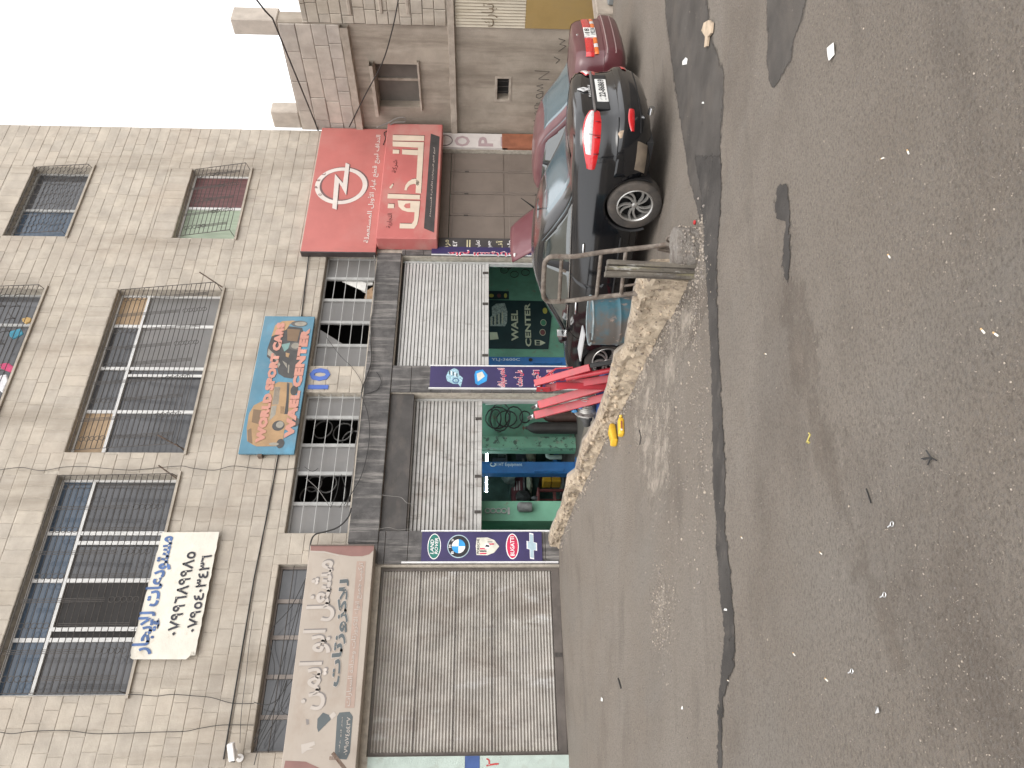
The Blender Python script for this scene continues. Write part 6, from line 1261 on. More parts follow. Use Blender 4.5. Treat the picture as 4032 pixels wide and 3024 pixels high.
for side in (1, -1):
    for (s0, s1, za, zb_, mt) in ((0.19, 0.66, 0.72, 0.84, LRED), (0.19, 0.40, 0.655, 0.715, LAMB), (0.405, 0.52, 0.655, 0.715, LCLR), (0.525, 0.72, 0.655, 0.715, LAMB), (0.665, 0.76, 0.72, 0.84, LRED)):
        patch(low, [(outline(low, s0 + (s1 - s0) * k / 6, 0.7), tM(za), tM(zb_)) for k in range(7)], mt, maroon, 'tail_lamp', 0.012, side=side)
    wheel(maroon, 0.95, side * 0.73, 0.30, 0.185, side); wheel(maroon, 3.5, side * 0.73, 0.30, 0.185, side)
    patch(low, [(outline(low, 0.78 * k / 8, 0.3), tM(0.535), tM(0.55)) for k in range(9)], M('pale_bumper_strip', (0.30, 0.22, 0.21), 0.5, 0.1, 6, coords='object'), maroon, 'bumper_strip', 0.012, side=side); patch(low, [(outline(low, 0.76 * k / 8, 0.2), tM(0.40), tM(0.42)) for k in range(9)], M('pale_bumper_line', (0.25, 0.17, 0.165), 0.5, 0.1, 6, coords='object'), maroon, 'bumper_strip', 0.008, side=side)
m_ = MB(); m_.box(0.055, 0.075, -0.18, 0.18, 0.655, 0.835); pl = m_.build('number_plate', PLATE, maroon, bevel=0.003)
text('18', rq2(0.05, -0.13, 0.75, 0.825, 0.055), PLK, pl, 'plate_number', bold=.02, off=.002); text('19226', rq2(0.10, -0.17, 0.665, 0.735, 0.055), PLK, pl, 'plate_number', bold=.02, off=.002); text('الأردن', rq2(0.165, 0.07, 0.76, 0.81, 0.055), PLK, pl, 'plate_number', off=.002)
m_ = MB(); m_.tube([(0.115, 0, 0.93), (0.095, 0, 0.93)], 0.02, 10); m_.build('boot_lock', CHROME, maroon)
# raised bonnet
hx = 3.25; ang = rd(54); rows = []
for i in range(13):
    a = i / 12; r_ = a * 1.10; row = []
    for k in range(13):
        v = k / 12 * 2 - 1; hw = 0.68 - 0.10 * a ** 3; zc_ = 0.03 * (1 - v * v) - 0.05 * a ** 4 - 0.04 * abs(v) ** 6
        row.append(Vector((hx + r_ * cos(ang) - zc_ * sin(ang), v * hw, 0.95 + r_ * sin(ang) + zc_ * cos(ang))))
    rows.append(row)
m_ = MB(); m_.grid(rows); bn = m_.build('bonnet', carpaint('bonnet_paint', (0.115, 0.026, 0.036), (0.22, 0.12, 0.12), 0.4, 0.4), maroon, smooth=50); so = bn.modifiers.new('thickness', 'SOLIDIFY'); so.thickness = 0.025; bn['label'] = 'raised pinkish bonnet with grey filler patches'
m_ = MB(); m_.rock(rows[11][11] + Vector((-0.01, 0, 0.02)), 0.07, 4, (0.6, 1, 0.4)); m_.build('filler_patch', PAPER, bn, smooth=80); m_ = MB(); m_.tube([(4.0, -0.5, 0.8), rows[10][3]], 0.008, 5); m_.build('bonnet_stay', IRON, maroon)
# ------------------------------------------------------------------ things standing in the yard
def atX(x, y, X): return onX(x, y, X)
def fl(X, Y): return gz(X, Y)
# rusty tube frame
RX = 4.98
RAILM = M('rusty_tube', (0.13, 0.105, 0.085), 0.7, 0.3, 18, bump=0.3, dirt=[((0.24, 0.21, 0.18), 9, 0.5, 0.65, (1, 1, 1), 0.7), ((0.10, 0.05, 0.03), 14, 0.55, 0.7, (1, 1, 1), 0.6)])
R4z = Rg(2000, 550, 2.37)
def railp(px, py, k): X = 4.86 + 0.14 * k; return onX(*R4z((px, py))[0], X)
fa = [railp(*p, 1) for p in ((1480, 978), (1330, 1000), (880, 1050), (620, 1090), (420, 1090))]
fb = [railp(365, 1120, .9), railp(340, 1180, .8)]
fc = [railp(*p, 0) for p in ((330, 1430), (350, 1490), (400, 1510), (560, 1505), (800, 1475), (1190, 1435), (1330, 1425))]
t = thing('bent_frame', 'bent rusty tube frame with four cross rails standing behind the wooden post', 'frame', (4.95, -8.0, -0.4))
def smooth_path(pts, n=4):
    out = []
    for i in range(len(pts) - 1):
        p0, p1, p2, p3 = pts[max(0, i - 1)], pts[i], pts[i + 1], pts[min(len(pts) - 1, i + 2)]
        for k in range(n):
            s = k / n; out.append(0.5 * ((2 * p1) + (p2 - p0) * s + (2 * p0 - 5 * p1 + 4 * p2 - p3) * s * s + (3 * p1 - p0 - 3 * p2 + p3) * s ** 3))
    return out + [pts[-1]]
last = fc[-1]; fc.append(Vector((last.x, last.y, fl(last.x + .15, last.y) + 0.0))); first = fa[0]
m_ = MB(); m_.tube(smooth_path(fa + fb + fc), 0.024, 10); m_.build('bent_tube', RAILM, t, smooth=60)
for a, b in (((500, 1120), (478, 1500)), ((870, 1060), (825, 1470)), ((1100, 1040), (1055, 1440))):
    m_ = MB(); m_.tube([railp(*a, 1), railp(*b, 0)], 0.019, 8); m_.build('cross_rail', RAILM, t, smooth=60)
m_ = MB(); m_.tube([railp(1080, 1365, .2), railp(1230, 1345, .2)], 0.012, 6); m_.tube([railp(500, 1215, .7), railp(540, 1230, .7)], 0.015, 6); m_.build('stub_rail', RAILM, t)
m_ = MB(); a = railp(1400, 1005, 1); m_.beam(a, railp(1560, 1040, 1.1), 0.05, 0.035); m_.beam(railp(1540, 1040, 1.1), railp(1545, 1170, 1.0), 0.05, 0.05); m_.build('foot_bracket', RAILM, t)
m_ = MB(); c = railp(565, 1510, 0)
m_.tube([c + Vector((0.035 * cos(a * pi / 5), 0, 0.012 * sin(a * 1.7) + 0.03 * sin(a * pi / 5))) for a in range(22)], 0.008, 5); tag(m_.build('wire_knot', WIRE, None), 'black wire knotted round the left upright of the tube frame', 'wire')
# grooved old post
R4p = R4z
pb, ptop = gp(2733, 1072), None
pX = pb.x; top = onX(*R4z((905, 1200))[0], pX + 0.02); WOODP = M('weathered_post_paint', (0.12, 0.105, 0.085), 0.85, 0.25, 7, stretch=(3, 3, 0.5), bump=0.6, bscale=30, dirt=[((0.42, 0.41, 0.38), 12, 0.56, 0.66, (1, 1, 0.4), 0.8), ((0.05, 0.04, 0.035), 7, 0.52, 0.66, (2, 2, 0.3), 0.8), ((0.28, 0.25, 0.10), 3, 0.6, 0.72, (2, 2, 0.3), 0.6)])
t = thing('grooved_post', 'square weathered post with deep grooves standing at the end of the low wall', 'post', (pX, pb.y, pb.z))
base = Vector((pX, pb.y, pb.z - 0.05)); hgt = top.z - base.z
for k in range(3):
    dx = (k - 1) * 0.046; m_ = MB(); vs = []
    sh_ = [(-0.0235, -0.055 + 0.012 * (k == 1)), (0.0225, -0.058 + 0.012 * (k == 1)), (0.0235, 0.05), (-0.022, 0.055)]
    rows = []
    for i in range(9):
        q = i / 8; o_ = base.lerp(Vector((top.x, top.y, base.z + hgt * (1 - 0.012 * k))), q) + right * (dx * (1 + 0.15 * q)); rows.append([o_ + right * a + Vector((fwd.x, fwd.y, 0)) * b * (0.9 + .1 * noise.noise(Vector((i, k, a * 9)))) + Vector((0, 0, 0.01 * noise.noise(Vector((k * 3, a * 40, i)))) ) for a, b in sh_])
    m_.grid(rows, close=True); m_.add(rows[-1], [(0, 1, 2, 3)]); m_.build('post_stave', WOODP, t, bevel=0.006)
m_ = MB(); c = base.lerp(Vector((top.x, top.y, base.z + hgt)), 0.5); m_.beam(base + Vector((fwd.x, fwd.y, 0)) * .03, Vector((top.x, top.y, base.z + hgt * .97)) + Vector((fwd.x, fwd.y, 0)) * .02, 0.13, 0.07); m_.build('post_core', M('dark_post_core', (0.06, 0.045, 0.03), 0.9), t)
# rounded lump of concrete
bp_ = gp(2752, 965); t = thing('concrete_lump', 'rounded broken lump of concrete holding the foot of the tube frame', 'concrete block', bp_)
rows = []; rx_, ry_, hz_ = 0.185, 0.15, 0.225
for i in range(15):
    q = i / 14; row = []
    for k in range(36):
        a = 2 * pi * k / 36; rad = (0.86 + 0.14 * sin(q * pi * .6)) if q < 0.72 else (1 - 0.16 * ((q - .72) / .28) ** 2 * 1.0) * 0.99
        if q > 0.86: rad *= 1 - ((q - 0.86) / 0.14)
        sqr = 1 / (abs(cos(a)) ** 3 + abs(sin(a)) ** 3) ** (1 / 3)
        p = right * (rx_ * rad * sqr * cos(a)) + Vector((fwd.x, fwd.y, 0)).normalized() * (ry_ * rad * sqr * sin(a)) + Vector((0, 0, hz_ * min(1, q / 0.86)))
        nn = p.normalized(); amp = 0.020 if q < 0.7 else 0.006
        row.append(bp_ + Vector((fwd.x, fwd.y, 0)) * .12 + p + nn * (amp * noise.noise(p * 9) + amp * .8 * noise.noise(p * 22) + amp * .6 * noise.noise(p * 50)) + Vector((0, 0, -0.02)))
    rows.append(row)
m_ = MB(); m_.grid(rows, close=True); m_.build('concrete_body', M('lump_concrete', (0.24, 0.215, 0.19), 0.95, 0.2, 9, bump=1.0, bscale=50, dirt=[((0.10, 0.08, 0.065), 9, 0.46, 0.62, (1, 1, 1), 0.8), ((0.42, 0.4, 0.37), 26, 0.58, 0.68, (1, 1, 1), 0.7)]), t, smooth=45)
m_ = MB()
for i in range(90):
    a = r2.uniform(pi, 2 * pi) if i % 3 else r2.uniform(0, 6.28); q = r2.uniform(0.02, 0.9); rr_ = rows[int(q * 12)][int(a / 6.2832 * 35)]; m_.rock(rr_, r2.uniform(0.006, 0.016), i)
stuff(m_.build('aggregate', PEB, t))
m_ = MB()
for i in range(60):
    p = bp_ + Vector((r2.gauss(0, .2), r2.gauss(-0.05, .09), 0)); r_ = r2.uniform(0.006, 0.02); m_.rock((p.x, p.y, gz(p.x, p.y) + r_ * .3), r_, i)
stuff(tag(m_.build('rubble_crumbs', PEB), 'crumbs of broken concrete round the foot of the concrete lump', 'rubble'))
m_ = MB(); p = gp(2742, 1012); m_.rock(p + Vector((0, -0.03, 0.02)), 0.035, 77, (1, 1, .8)); tag(m_.build('pale_stone', M('white_stone', (0.6, 0.58, 0.55), 0.8, 0.1, 9)), 'small pale stone lying against the concrete lump', 'stone')
m_ = MB(); p = gp(2738, 876); m_.lathe([(0.0, 0), (0.022, 0), (0.022, 0.012), (0.015, 0.016), (0, 0.016)], 14, Matrix.Translation(p + Vector((0, 0, 0.002)))); tag(m_.build('bottle_cap', M('red_plastic', (0.45, 0.03, 0.03), 0.5)), 'red bottle cap lying beyond the concrete lump', 'cap')
m_ = MB(); p = onX(2645, 940, 5.05); m_.tube([p + Vector((0.0, 0.045 * cos(a * pi / 8), 0.05 * sin(a * pi / 8))) for a in range(16)], 0.010, 6, closed=True); tag(m_.build('iron_ring', RAILM), 'rusty iron ring standing behind the concrete lump', 'ring')

# blue barrel
BX, BY = 5.40, -6.42; bz = fl(BX, BY); topz = onY(2320, 1270, BY).z; bh = 0.89; bz = min(bz, topz - bh + 0.02) if abs(topz - bh - bz) < 0.12 else bz; bh = topz - bz
BAR = M('worn_blue_barrel_paint', (0.035, 0.115, 0.15), 0.55, 0.2, 6, dirt=[((0.085, 0.068, 0.057), 3, 0.40, 0.54, (1, 1, 1), 0.92), ((0.28, 0.2, 0.16), 11, 0.60, 0.68, (1, 1, 0.6), 0.8), ((0.04, 0.04, 0.04), 2.2, 0.5, 0.64, (1, 1, .4), 0.7)])
t = thing('oil_barrel', 'worn blue steel barrel with a rusty lid behind the low wall', 'barrel', (BX, BY, bz)); r = 0.285; prof = [(r, 0), (r, 0.02)]
for i in range(1, 40):
    z = bh * i / 40; d = 0
    for zc_ in (0.33, 0.62): d += 0.014 * math.exp(-((z / bh - zc_) / 0.018) ** 2)
    for zc_ in (0.73, 0.77, 0.81): d += 0.005 * math.exp(-((z / bh - zc_) / 0.010) ** 2)
    prof.append((r + d, z))
prof += [(r, bh - 0.01)]; T_ = Matrix.Translation((BX, BY, bz))
m_ = MB(); m_.lathe(prof, 40, T_); m_.build('barrel_body', BAR, t, smooth=40)
m_ = MB(); m_.tube([(BX + (r + .004) * cos(a * pi / 20), BY + (r + .004) * sin(a * pi / 20), bz + bh - 0.012) for a in range(40)], 0.011, 6, closed=True); m_.build('top_rim', M('worn_rim', (0.20, 0.24, 0.25), 0.5, 0.3, 14), t, smooth=60)
m_ = MB(); m_.lathe([(0, bh - .028), (r - 0.005, bh - .028)], 32, T_); m_.build('barrel_lid', M('rusty_lid', (0.11, 0.06, 0.04), 0.8, 0.3, 9), t)
m_ = MB(); m_.box(BX - 0.30, BX - 0.2, BY - .02, BY + .02, bz + bh - 0.02, bz + bh + 0.01); m_.build('rim_clip', IRON, t)
# flat board on a stand behind the barrel
cx = 5.62; tp = px3([(2296, 1281), (2304, 1330), (2298, 1365), (2281, 1423), (2279, 1365), (2285, 1320)], 0) ; zb = onX(2292, 1352, cx).z
qd = []
for (x, y) in ((2296, 1281), (2305, 1318), (2287, 1423), (2278, 1372)):
    r_ = ray(x, y); s_ = (zb - CAM.z) / r_.z
    p = CAM + r_ * s_; qd.append(Vector((p.x, p.y, zb)))
ctr = sum(qd, Vector()) / 4; qd = [ctr + (p - ctr) * min(1.0, 0.45 / max(1e-3, (p - ctr).length)) for p in qd]
t = thing('board_stand', 'black stand carrying a flat grey board beside the barrel', 'stand', (ctr.x, ctr.y, fl(ctr.x, ctr.y))); m_ = MB(); m_.tube([(ctr.x, ctr.y, fl(ctr.x, ctr.y)), (ctr.x, ctr.y, zb - 0.002)], 0.03, 8); m_.build('stand_pole', BLACKP, t); m_ = MB(); m_.lathe([(0.2, 0), (0.2, 0.03), (0.03, 0.05)], 16, Matrix.Translation((ctr.x, ctr.y, fl(ctr.x, ctr.y)))); m_.build('stand_foot', BLACKP, t)
m_ = MB(); m_.prism(qd, (0, 0, 0.014)); tag(m_.build('flat_board', M('grey_board', (0.42, 0.42, 0.42), 0.6, 0.08, 6)), 'flat pale grey board lying beside the barrel rim', 'board')

# red folding engine crane
CRX = 5.62; CRED = M('red_crane_paint', (0.36, 0.02, 0.032), 0.4, 0.12, 5, dirt=[((0.20, 0.03, 0.035), 6, 0.5, 0.7, (1, 1, 1), 0.6), ((0.45, 0.13, 0.12), 12, 0.6, 0.75, (1, 1, 1), 0.4)])
t = thing('engine_crane', 'red folding engine crane with its legs swung up behind the low wall', 'crane', (CRX, -5.3, fl(CRX, -5.3)))
def cr(px, py, k=0.0): return onX(*R1((px, py))[0], CRX + k)
def cr2(px, py, k=0.0): return onX(*R2((px, py))[0], CRX + k)
def drop(a, b, z):                     # carry a member on along its own line down to height z
    d = (b - a); s = (z - a.z) / d.z; return a + d * s
zf = fl(CRX, -5.3)
upv = (0.85, -0.5, 0)
def arm(name, a, b, w, h, k=None, mat=CRED):
    m_ = MB(); m_.beam(a, b, w, h, upv); return m_.build(name, mat, t, bevel=0.006)
boom = arm('boom', cr(690, 1355, .05), cr(1412, 1150, .05), 0.095, 0.095)
for q in (0.38, 0.5, 0.62, 0.78, 0.94):
    p = cr(690, 1355, .05).lerp(cr(1412, 1150, .05), q); m_ = MB(); m_.lathe([(0.013, -0.002), (0.013, 0.004), (0, 0.004)], 8, Matrix.Translation(p + Vector((-0.040, -0.0, 0))) @ Matrix.Rotation(-pi / 2, 4, 'Y')); m_.build('pin_hole', BLACKP if q < .7 else CHROME, boom)
a, b = cr(1405, 1128, .05), cr(1680, 1085, .05); arm('boom_extension', a, drop(a, b, zf + 0.25), 0.06, 0.06, mat=BLACKP)
a, b = cr(1090, 1300, .0), cr(1650, 1190, .0); m_ = MB(); m_.tube([a, drop(a, b, zf + 0.3)], 0.036, 12); m_.build('hydraulic_ram', CRED, t, smooth=50)
a, b = cr(830, 1425, .03), cr(1640, 1300, .03); mast_foot = drop(a, b, zf + 0.08); arm('mast', a, mast_foot, 0.105, 0.105)
a, b = cr(745, 1365, .0), cr(830, 1425, .0); m_ = MB(); c = a.lerp(b, .5); m_.box(c.x - 0.06, c.x - 0.045, c.y - 0.055, c.y + 0.055, c.z - 0.10, c.z + 0.09); m_.box(c.x + 0.075, c.x + 0.09, c.y - 0.055, c.y + 0.055, c.z - 0.10, c.z + 0.09); m_.build('pivot_bracket', CRED, t, bevel=0.004)
m_ = MB(); m_.tube([c + Vector((-.07, 0, .02)), c + Vector((.1, 0, .02))], 0.018, 10); m_.build('pivot_pin', CHROME, t)
a, b = cr(960, 1385, -.03), cr(1620, 1400, -.03); arm('brace', a, drop(a, b, zf + 0.12), 0.03, 0.09)
m_ = MB(); m_.prism([cr(1000, 1300), cr(1075, 1270), cr(1078, 1320), cr(1020, 1330)], (0.02, 0, 0)); m_.build('ram_bracket', CRED, t)
m_ = MB(); m_.tube([cr(740, 1335, .1), cr(960, 1165, .1), cr(1180, 1150, .1)], 0.012, 6); m_.build('handle_bar', CRED, t)
for k_, (a, b, off) in enumerate(((cr(745, 1640), cr(1640, 1385), -.08), (cr2(715, 235), cr2(1380, 65), -.12))):
    foot = drop(a, b, zf + 0.10); lg = arm('leg', a, foot, 0.115, 0.115)
    d_ = (a - foot).normalized(); m_ = MB(); cc = a + d_ * 0.05 + Vector((0, 0.02, 0)); m_.lathe([(0.03, -0.014), (0.042, -0.012), (0.042, 0.012), (0.03, 0.014)], 16, Matrix.Translation(cc + Vector((0, 0.03, 0.03))) @ Matrix.Rotation(pi / 2, 4, 'Y')); m_.build('caster', M('caster_rubber', (0.06, 0.055, 0.05), 0.7), lg, smooth=40)
    m_ = MB(); m_.beam(cc + Vector((0, -0.02, -.02)), cc + Vector((0, 0.03, 0.03)), 0.05, 0.03); m_.build('caster_fork', CHROME, lg)
m_ = MB(); m_.box(CRX - 0.35, CRX + 0.35, mast_foot.y - 0.5, mast_foot.y - 0.42, zf + 0.06, zf + 0.13); m_.box(CRX - 0.04, CRX + 0.04, mast_foot.y - 0.45, mast_foot.y + 0.4, zf + 0.06, zf + 0.13); m_.build('base_frame', CRED, t)
for sx in (-1, 1): m_ = MB(); m_.lathe([(0.05, -0.02), (0.05, 0.02)], 14, Matrix.Translation((CRX + sx * .3, mast_foot.y - .46, zf + 0.05)) @ Matrix.Rotation(pi / 2, 4, 'Y')); m_.build('caster', BLACKP, t)
m_ = MB(); m_.lathe([(0.05, -0.02), (0.05, 0.02)], 14, Matrix.Translation((CRX, mast_foot.y + .35, zf + 0.05)) @ Matrix.Rotation(pi / 2, 4, 'Y')); m_.build('caster', BLACKP, t)
# gearbox on a blue stand left of the crane
GX = 5.5; GALU = M('cast_aluminium', (0.36, 0.35, 0.33), 0.5, 0.2, 12, metal=0.5, dirt=[((0.06, 0.05, 0.045), 9, 0.52, 0.68, (1, 1, 1), 0.8)]); GDARK = M('dark_casting', (0.06, 0.06, 0.06), 0.6, 0.3, 12); BLUJ = M('blue_jack_paint', (0.02, 0.06, 0.22), 0.5, 0.15, 6)
def g(px, py, k=0): return onX(*R2((px, py))[0], GX + k)
c = g(1290, 260); gbz = fl(GX, c.y)
t = thing('gearbox', 'removed aluminium gearbox with ribbed housing standing left of the red crane', 'gearbox', (GX, c.y, gbz + 0.2))
ctr = g(1270, 175, .1); axis = (g(1290, 380, .0) - g(1290, 130, .2)).normalized(); Mx = Matrix.Translation(ctr) @ axis.to_track_quat('Z', 'Y').to_matrix().to_4x4()
m_ = MB(); m_.lathe([(0, -.28), (.10, -.28), (.11, -.05), (.13, 0.0)], 24, Mx); m_.build('housing', GALU, t, smooth=40)
for k in range(9): m_ = MB(); z = -.27 + k * .03; m_.lathe([(.105, z), (.125, z + .004), (.125, z + .010), (.105, z + .014)], 24, Mx); m_.build('cooling_rib', GALU, t)
m_ = MB(); m_.lathe([(.12, 0), (.175, 0.02), (.18, 0.04), (.165, 0.05), (0.1, 0.05), (0, 0.05)], 28, Mx); m_.build('bell_flange', GALU, t, smooth=40)
for k in range(6): a = k * pi / 3; m_ = MB(); m_.beam(Mx @ Vector((0.02 * cos(a), .02 * sin(a), .06)), Mx @ Vector((.15 * cos(a), .15 * sin(a), .055)), .035, .03); m_.build('flange_rib', GALU, t)
m_ = MB(); m_.lathe([(.09, .05), (.085, .16), (.06, .20), (.055, .26), (0, .26)], 20, Mx); m_.build('tail_casing', GDARK, t, smooth=40)
for k in range(5): m_ = MB(); p = Mx @ Vector((.09 * cos(k * 1.3), .10 + .02 * k, .02 * k - .1)); m_.rock(p, 0.04, k, (1, 1, 1.2)); m_.build('fitting', GDARK if k % 2 else M('blue_fitting', (0.05, 0.2, 0.4), 0.5), t)
p = ctr; m_ = MB(); m_.box(p.x - .2, p.x + .2, p.y - .22, p.y + .22, gbz, p.z - 0.13); tag(m_.build('blue_stand', BLUJ, None, bevel=0.02), 'blue block stand under the aluminium gearbox', 'stand')
m_ = MB(); m_.box(p.x - 0.03, p.x + .03, p.y - .04, p.y + .04, p.z - .128, p.z - .108); m_.build('foot_pad', GDARK, t)
# blue jack by the saloon's front wheel
J = onX(2345, 1440, 5.75); m_ = MB(); jz = fl(J.x, J.y); t = thing('trolley_jack', 'low blue trolley jack beside the black saloon by its front wheel', 'jack', (J.x + .05, J.y, jz))
m_.box(J.x - .12, J.x + .12, J.y - .25, J.y + .3, jz + .05, jz + .18); m_.build('jack_body', BLUJ, t, bevel=0.02); m_ = MB(); m_.beam((J.x, J.y, jz + .15), (J.x, J.y + .25, jz + .42), .08, .05); m_.build('lift_arm', BLUJ, t)
for sx in (-1, 1):
    for sy in (-.2, .25): m_ = MB(); m_.lathe([(.05, -.02), (.05, .02)], 12, Matrix.Translation((J.x + sx * .12, J.y + sy, jz + .05)) @ Matrix.Rotation(pi / 2, 4, 'Y')); m_.build('jack_wheel', BLACKP, t)
# yellow oil bottles by the wall
YB = M('yellow_bottle_plastic', (0.66, 0.40, 0.03), 0.4, 0.06, 12, spec=0.5); YC = M('yellow_cap', (0.70, 0.47, 0.08), 0.45)
def bottle(label, pa, pb, crushed):
    A, B = gp(*pa, True), gp(*pb, True); d = (B - A); L_ = d.length; d.normalize(); side_ = Vector((-d.y, d.x, 0)).normalized(); upn = d.cross(side_); upn = upn if upn.z > 0 else -upn
    t = thing('oil_bottle', label, 'bottle', A, 'yellow oil bottles lying by the low wall'); wv, hh = L_ * 0.20, L_ * 0.14
    m_ = MB(); rows = []
    body = [(0, .55), (.02, .86), (.06, 1), (.30, 1), (.55, 1), (.76, 1), (.84, .82), (.885, .45), (.90, .30), (.94, .30)]
    for q, s_ in body:
        row = []
        for k in range(20):
            a = 2 * pi * k / 20; ca, sa = cos(a), sin(a); e = 0.55; px_ = math.copysign(abs(ca) ** e, ca) * s_; pz_ = math.copysign(abs(sa) ** e, sa) * s_
            if s_ < .5: px_, pz_ = ca * s_ * 0.8, sa * s_ * 1.1
            p = A + d * (q * L_) + side_ * (wv * px_) + upn * (hh * (pz_ + 1.0))
            if crushed and .04 < q < .85: p += upn * hh * (-0.5 * max(0, pz_) * (0.5 + 0.5 * sin(q * 9))) + side_ * wv * (0.25 * sin(q * 7) - .3 * px_ * (0.5 + .5 * sin(q * 11 + 1)))
            row.append(p)
        rows.append(row)
    m_.grid(rows, close=True); m_.add(rows[0], [tuple(range(20))]); m_.build('bottle_body', YB, t, smooth=45)
    p0 = rows[-1]; c0 = sum(p0, Vector()) / 20
    if not crushed:
        m_ = MB(); Mx = Matrix.Translation(c0) @ d.to_track_quat('Z', 'Y').to_matrix().to_4x4(); m_.lathe([(wv * .36, -0.003), (wv * .36, .028), (0, .028)], 14, Mx); m_.build('bottle_cap', YC, t, smooth=40)
        m_ = MB(); cc = A + d * (.45 * L_) - side_ * wv * 1.02 + upn * hh; m_.beam(cc - d * L_ * .22, cc + d * L_ * .2, 0.004, hh * .5, tuple(upn)); m_.build('bottle_label', M('maroon_label', (0.25, 0.08, 0.06), 0.5), t)
        m_ = MB(); cc = A + d * (.2 * L_) - side_ * wv * 1.025 + upn * hh * 1.1; m_.beam(cc - d * .012, cc + d * .012, 0.005, .022, tuple(upn)); m_.build('bottle_label', PAPER, t)
bottle('upright shaped yellow oil bottle with its cap on, lying nearest the gutter', (2458, 1716), (2456, 1640), False)
bottle('crushed yellow oil bottle without a cap lying nearest the low wall', (2434, 1744), (2420, 1672), True)

# ------------------------------------------------------------------ camera, cables and wires on the facade
t = thing('security_camera', 'white bullet security camera on the stones left of the mezzanine windows', 'camera', onY(925, 2975, -0.02)); c = onY(915, 2955, -0.22)
m_ = MB(); m_.beam(c + Vector((0.10, -.05, 0.03)), c + Vector((-0.14, .05, -0.02)), 0.11, 0.10); m_.build('camera_housing', WHITEP, t, bevel=0.012)
m_ = MB(); m_.lathe([(0.04, 0), (0.04, .015), (0, .015)], 14, Matrix.Translation(c + Vector((-.145, .04, -.02))) @ Matrix.Rotation(-pi / 2, 4, 'Y')); m_.build('lens', BLACKP, t)
m_ = MB(); p = onY(945, 2985, -0.02); m_.tube([p, p + Vector((0.02, -.12, 0.03)), c + Vector((.02, .02, -.05))], 0.018, 8); m_.lathe([(0.06, 0), (0.06, .02), (0, .02)], 14, Matrix.Translation(p) @ Matrix.Rotation(pi / 2, 4, 'X')); m_.build('mount', WHITEP, t)
m_ = MB(); m_.tube([onY(1217, 995, -.035), onY(1187, 1247, -.035), onY(1096, 1790, -.035), onY(1057, 2000, -.035), onY(1000, 2278, -.035), onY(880, 2990, -.035)], 0.012, 8); tag(m_.build('conduit', WIRE, None, smooth=60), 'thick black cable run straight along the facade stones', 'cable')
def wire(label, pts, Y=-0.06, r=0.006, mat=None, sag=0):
    ps = [onY(p[0], p[1], p[2] if len(p) > 2 else Y) for p in pts]; m_ = MB(); m_.tube(smooth_path(ps, 6), r, 5); return tag(m_.build('wire', mat or WIRE, None, smooth=60), label, 'wire', 'loose wires on the facade')
wire('thin sagging wire crossing the stones between the two barred windows', [(y_[0] / 1.659, 1000 + y_[1] / 1.659) for y_ in ((0, 1410), (140, 1395), (270, 1415), (420, 1392), (560, 1390), (700, 1402), (860, 1412), (1000, 1400), (1180, 1385), (1260, 1400), (1400, 1412), (1520, 1385), (1659, 1400))] + [(1100, 1850), (1150, 1846), (1180, 1842)])
wire('thin wire running down the stones left of the white banner', R3((0, 1430), (80, 1440), (200, 1425), (420, 1420), (600, 1440), (780, 1438), (1000, 1430), (1180, 1425), (1280, 1405), (1420, 1385), (1620, 1385)))
wire('thin wire from the barred window sill to the dark mezzanine window', R3((815, 1190), (900, 1192), (1000, 1200), (1100, 1190), (1250, 1200), (1350, 1210), (1480, 1245), (1620, 1248)))
wire('wire hugging the stones just below the black cable', R3((1620, 660), (1590, 860), (1570, 1060), (1540, 1300), (1530, 1500)), r=0.005)
wire('grey cable lying along the top of the concrete beam', R5((785, 0), (790, 120), (785, 250), (775, 370), (760, 450), (765, 590), (762, 720), (735, 800), (705, 900), (690, 1040), (680, 1150), (665, 1240), (650, 1400), (630, 1560), (600, 1659)), Y=-0.10, r=0.013, mat=WIREG)
wire('black cable drooping across the beam between the two bays', R5((770, 480), (762, 560), (765, 700), (735, 800), (702, 905), (740, 1030), (755, 1150), (740, 1300), (700, 1450), (640, 1560), (590, 1640)), Y=-0.12, r=0.008)
wire('loop of wire hanging on the pier below the blue number', R5((800, 770), (820, 800), (830, 840), (800, 890), (720, 915)), Y=-0.09, r=0.007)
wire('slack wire slanting from the stones across the grey panes', R5((470, 540), (560, 660), (640, 740), (700, 830), (710, 900)), Y=-0.05, r=0.005)
for k, (a, b, c_) in enumerate((((340, 1465), (420, 1540), (500, 1659)), ((560, 1450), (540, 1560), (500, 1659)), ((570, 1440), (600, 1560), (560, 1659)), ((420, 1400), (380, 1420), (330, 1390)))):
    wire(['taut white wire crossing the open mezzanine pane', 'first of the thin wires fanning over the last open pane', 'wire fanning low over the last open pane towards the sign', 'short curled wire on the grey mezzanine pane'][k], R5(a, b, c_), Y=-0.04, r=0.006, mat=WIREG if k == 0 else WIRE)
for k, pts in enumerate((((330, 450), (230, 640), (100, 800), (130, 1000), (120, 1100)), ((325, 470), (260, 800), (180, 1150), (0, 1560)), ((300, 560), (220, 850), (100, 1250), (0, 1480)), ((0, 1240), (90, 1255), (170, 1200), (210, 1100), (175, 1280), (215, 1320)), ((250, 1090), (180, 1180), (60, 1400), (0, 1500)), ((230, 1180), (150, 1330), (40, 1510), (0, 1640)))):
    wire(['knotted wire looping over the dark mezzanine window', 'long wire slanting behind the beige sign to the frame edge', 'second long wire slanting across the dark panes', 'tangled wire bunch at the middle of the dark panes', 'wire slanting from the sign top to the left frame edge', 'lowest wire slanting across the dark mezzanine panes'][k], R6b(*pts), Y=-0.16 if k else -0.05, r=0.007)
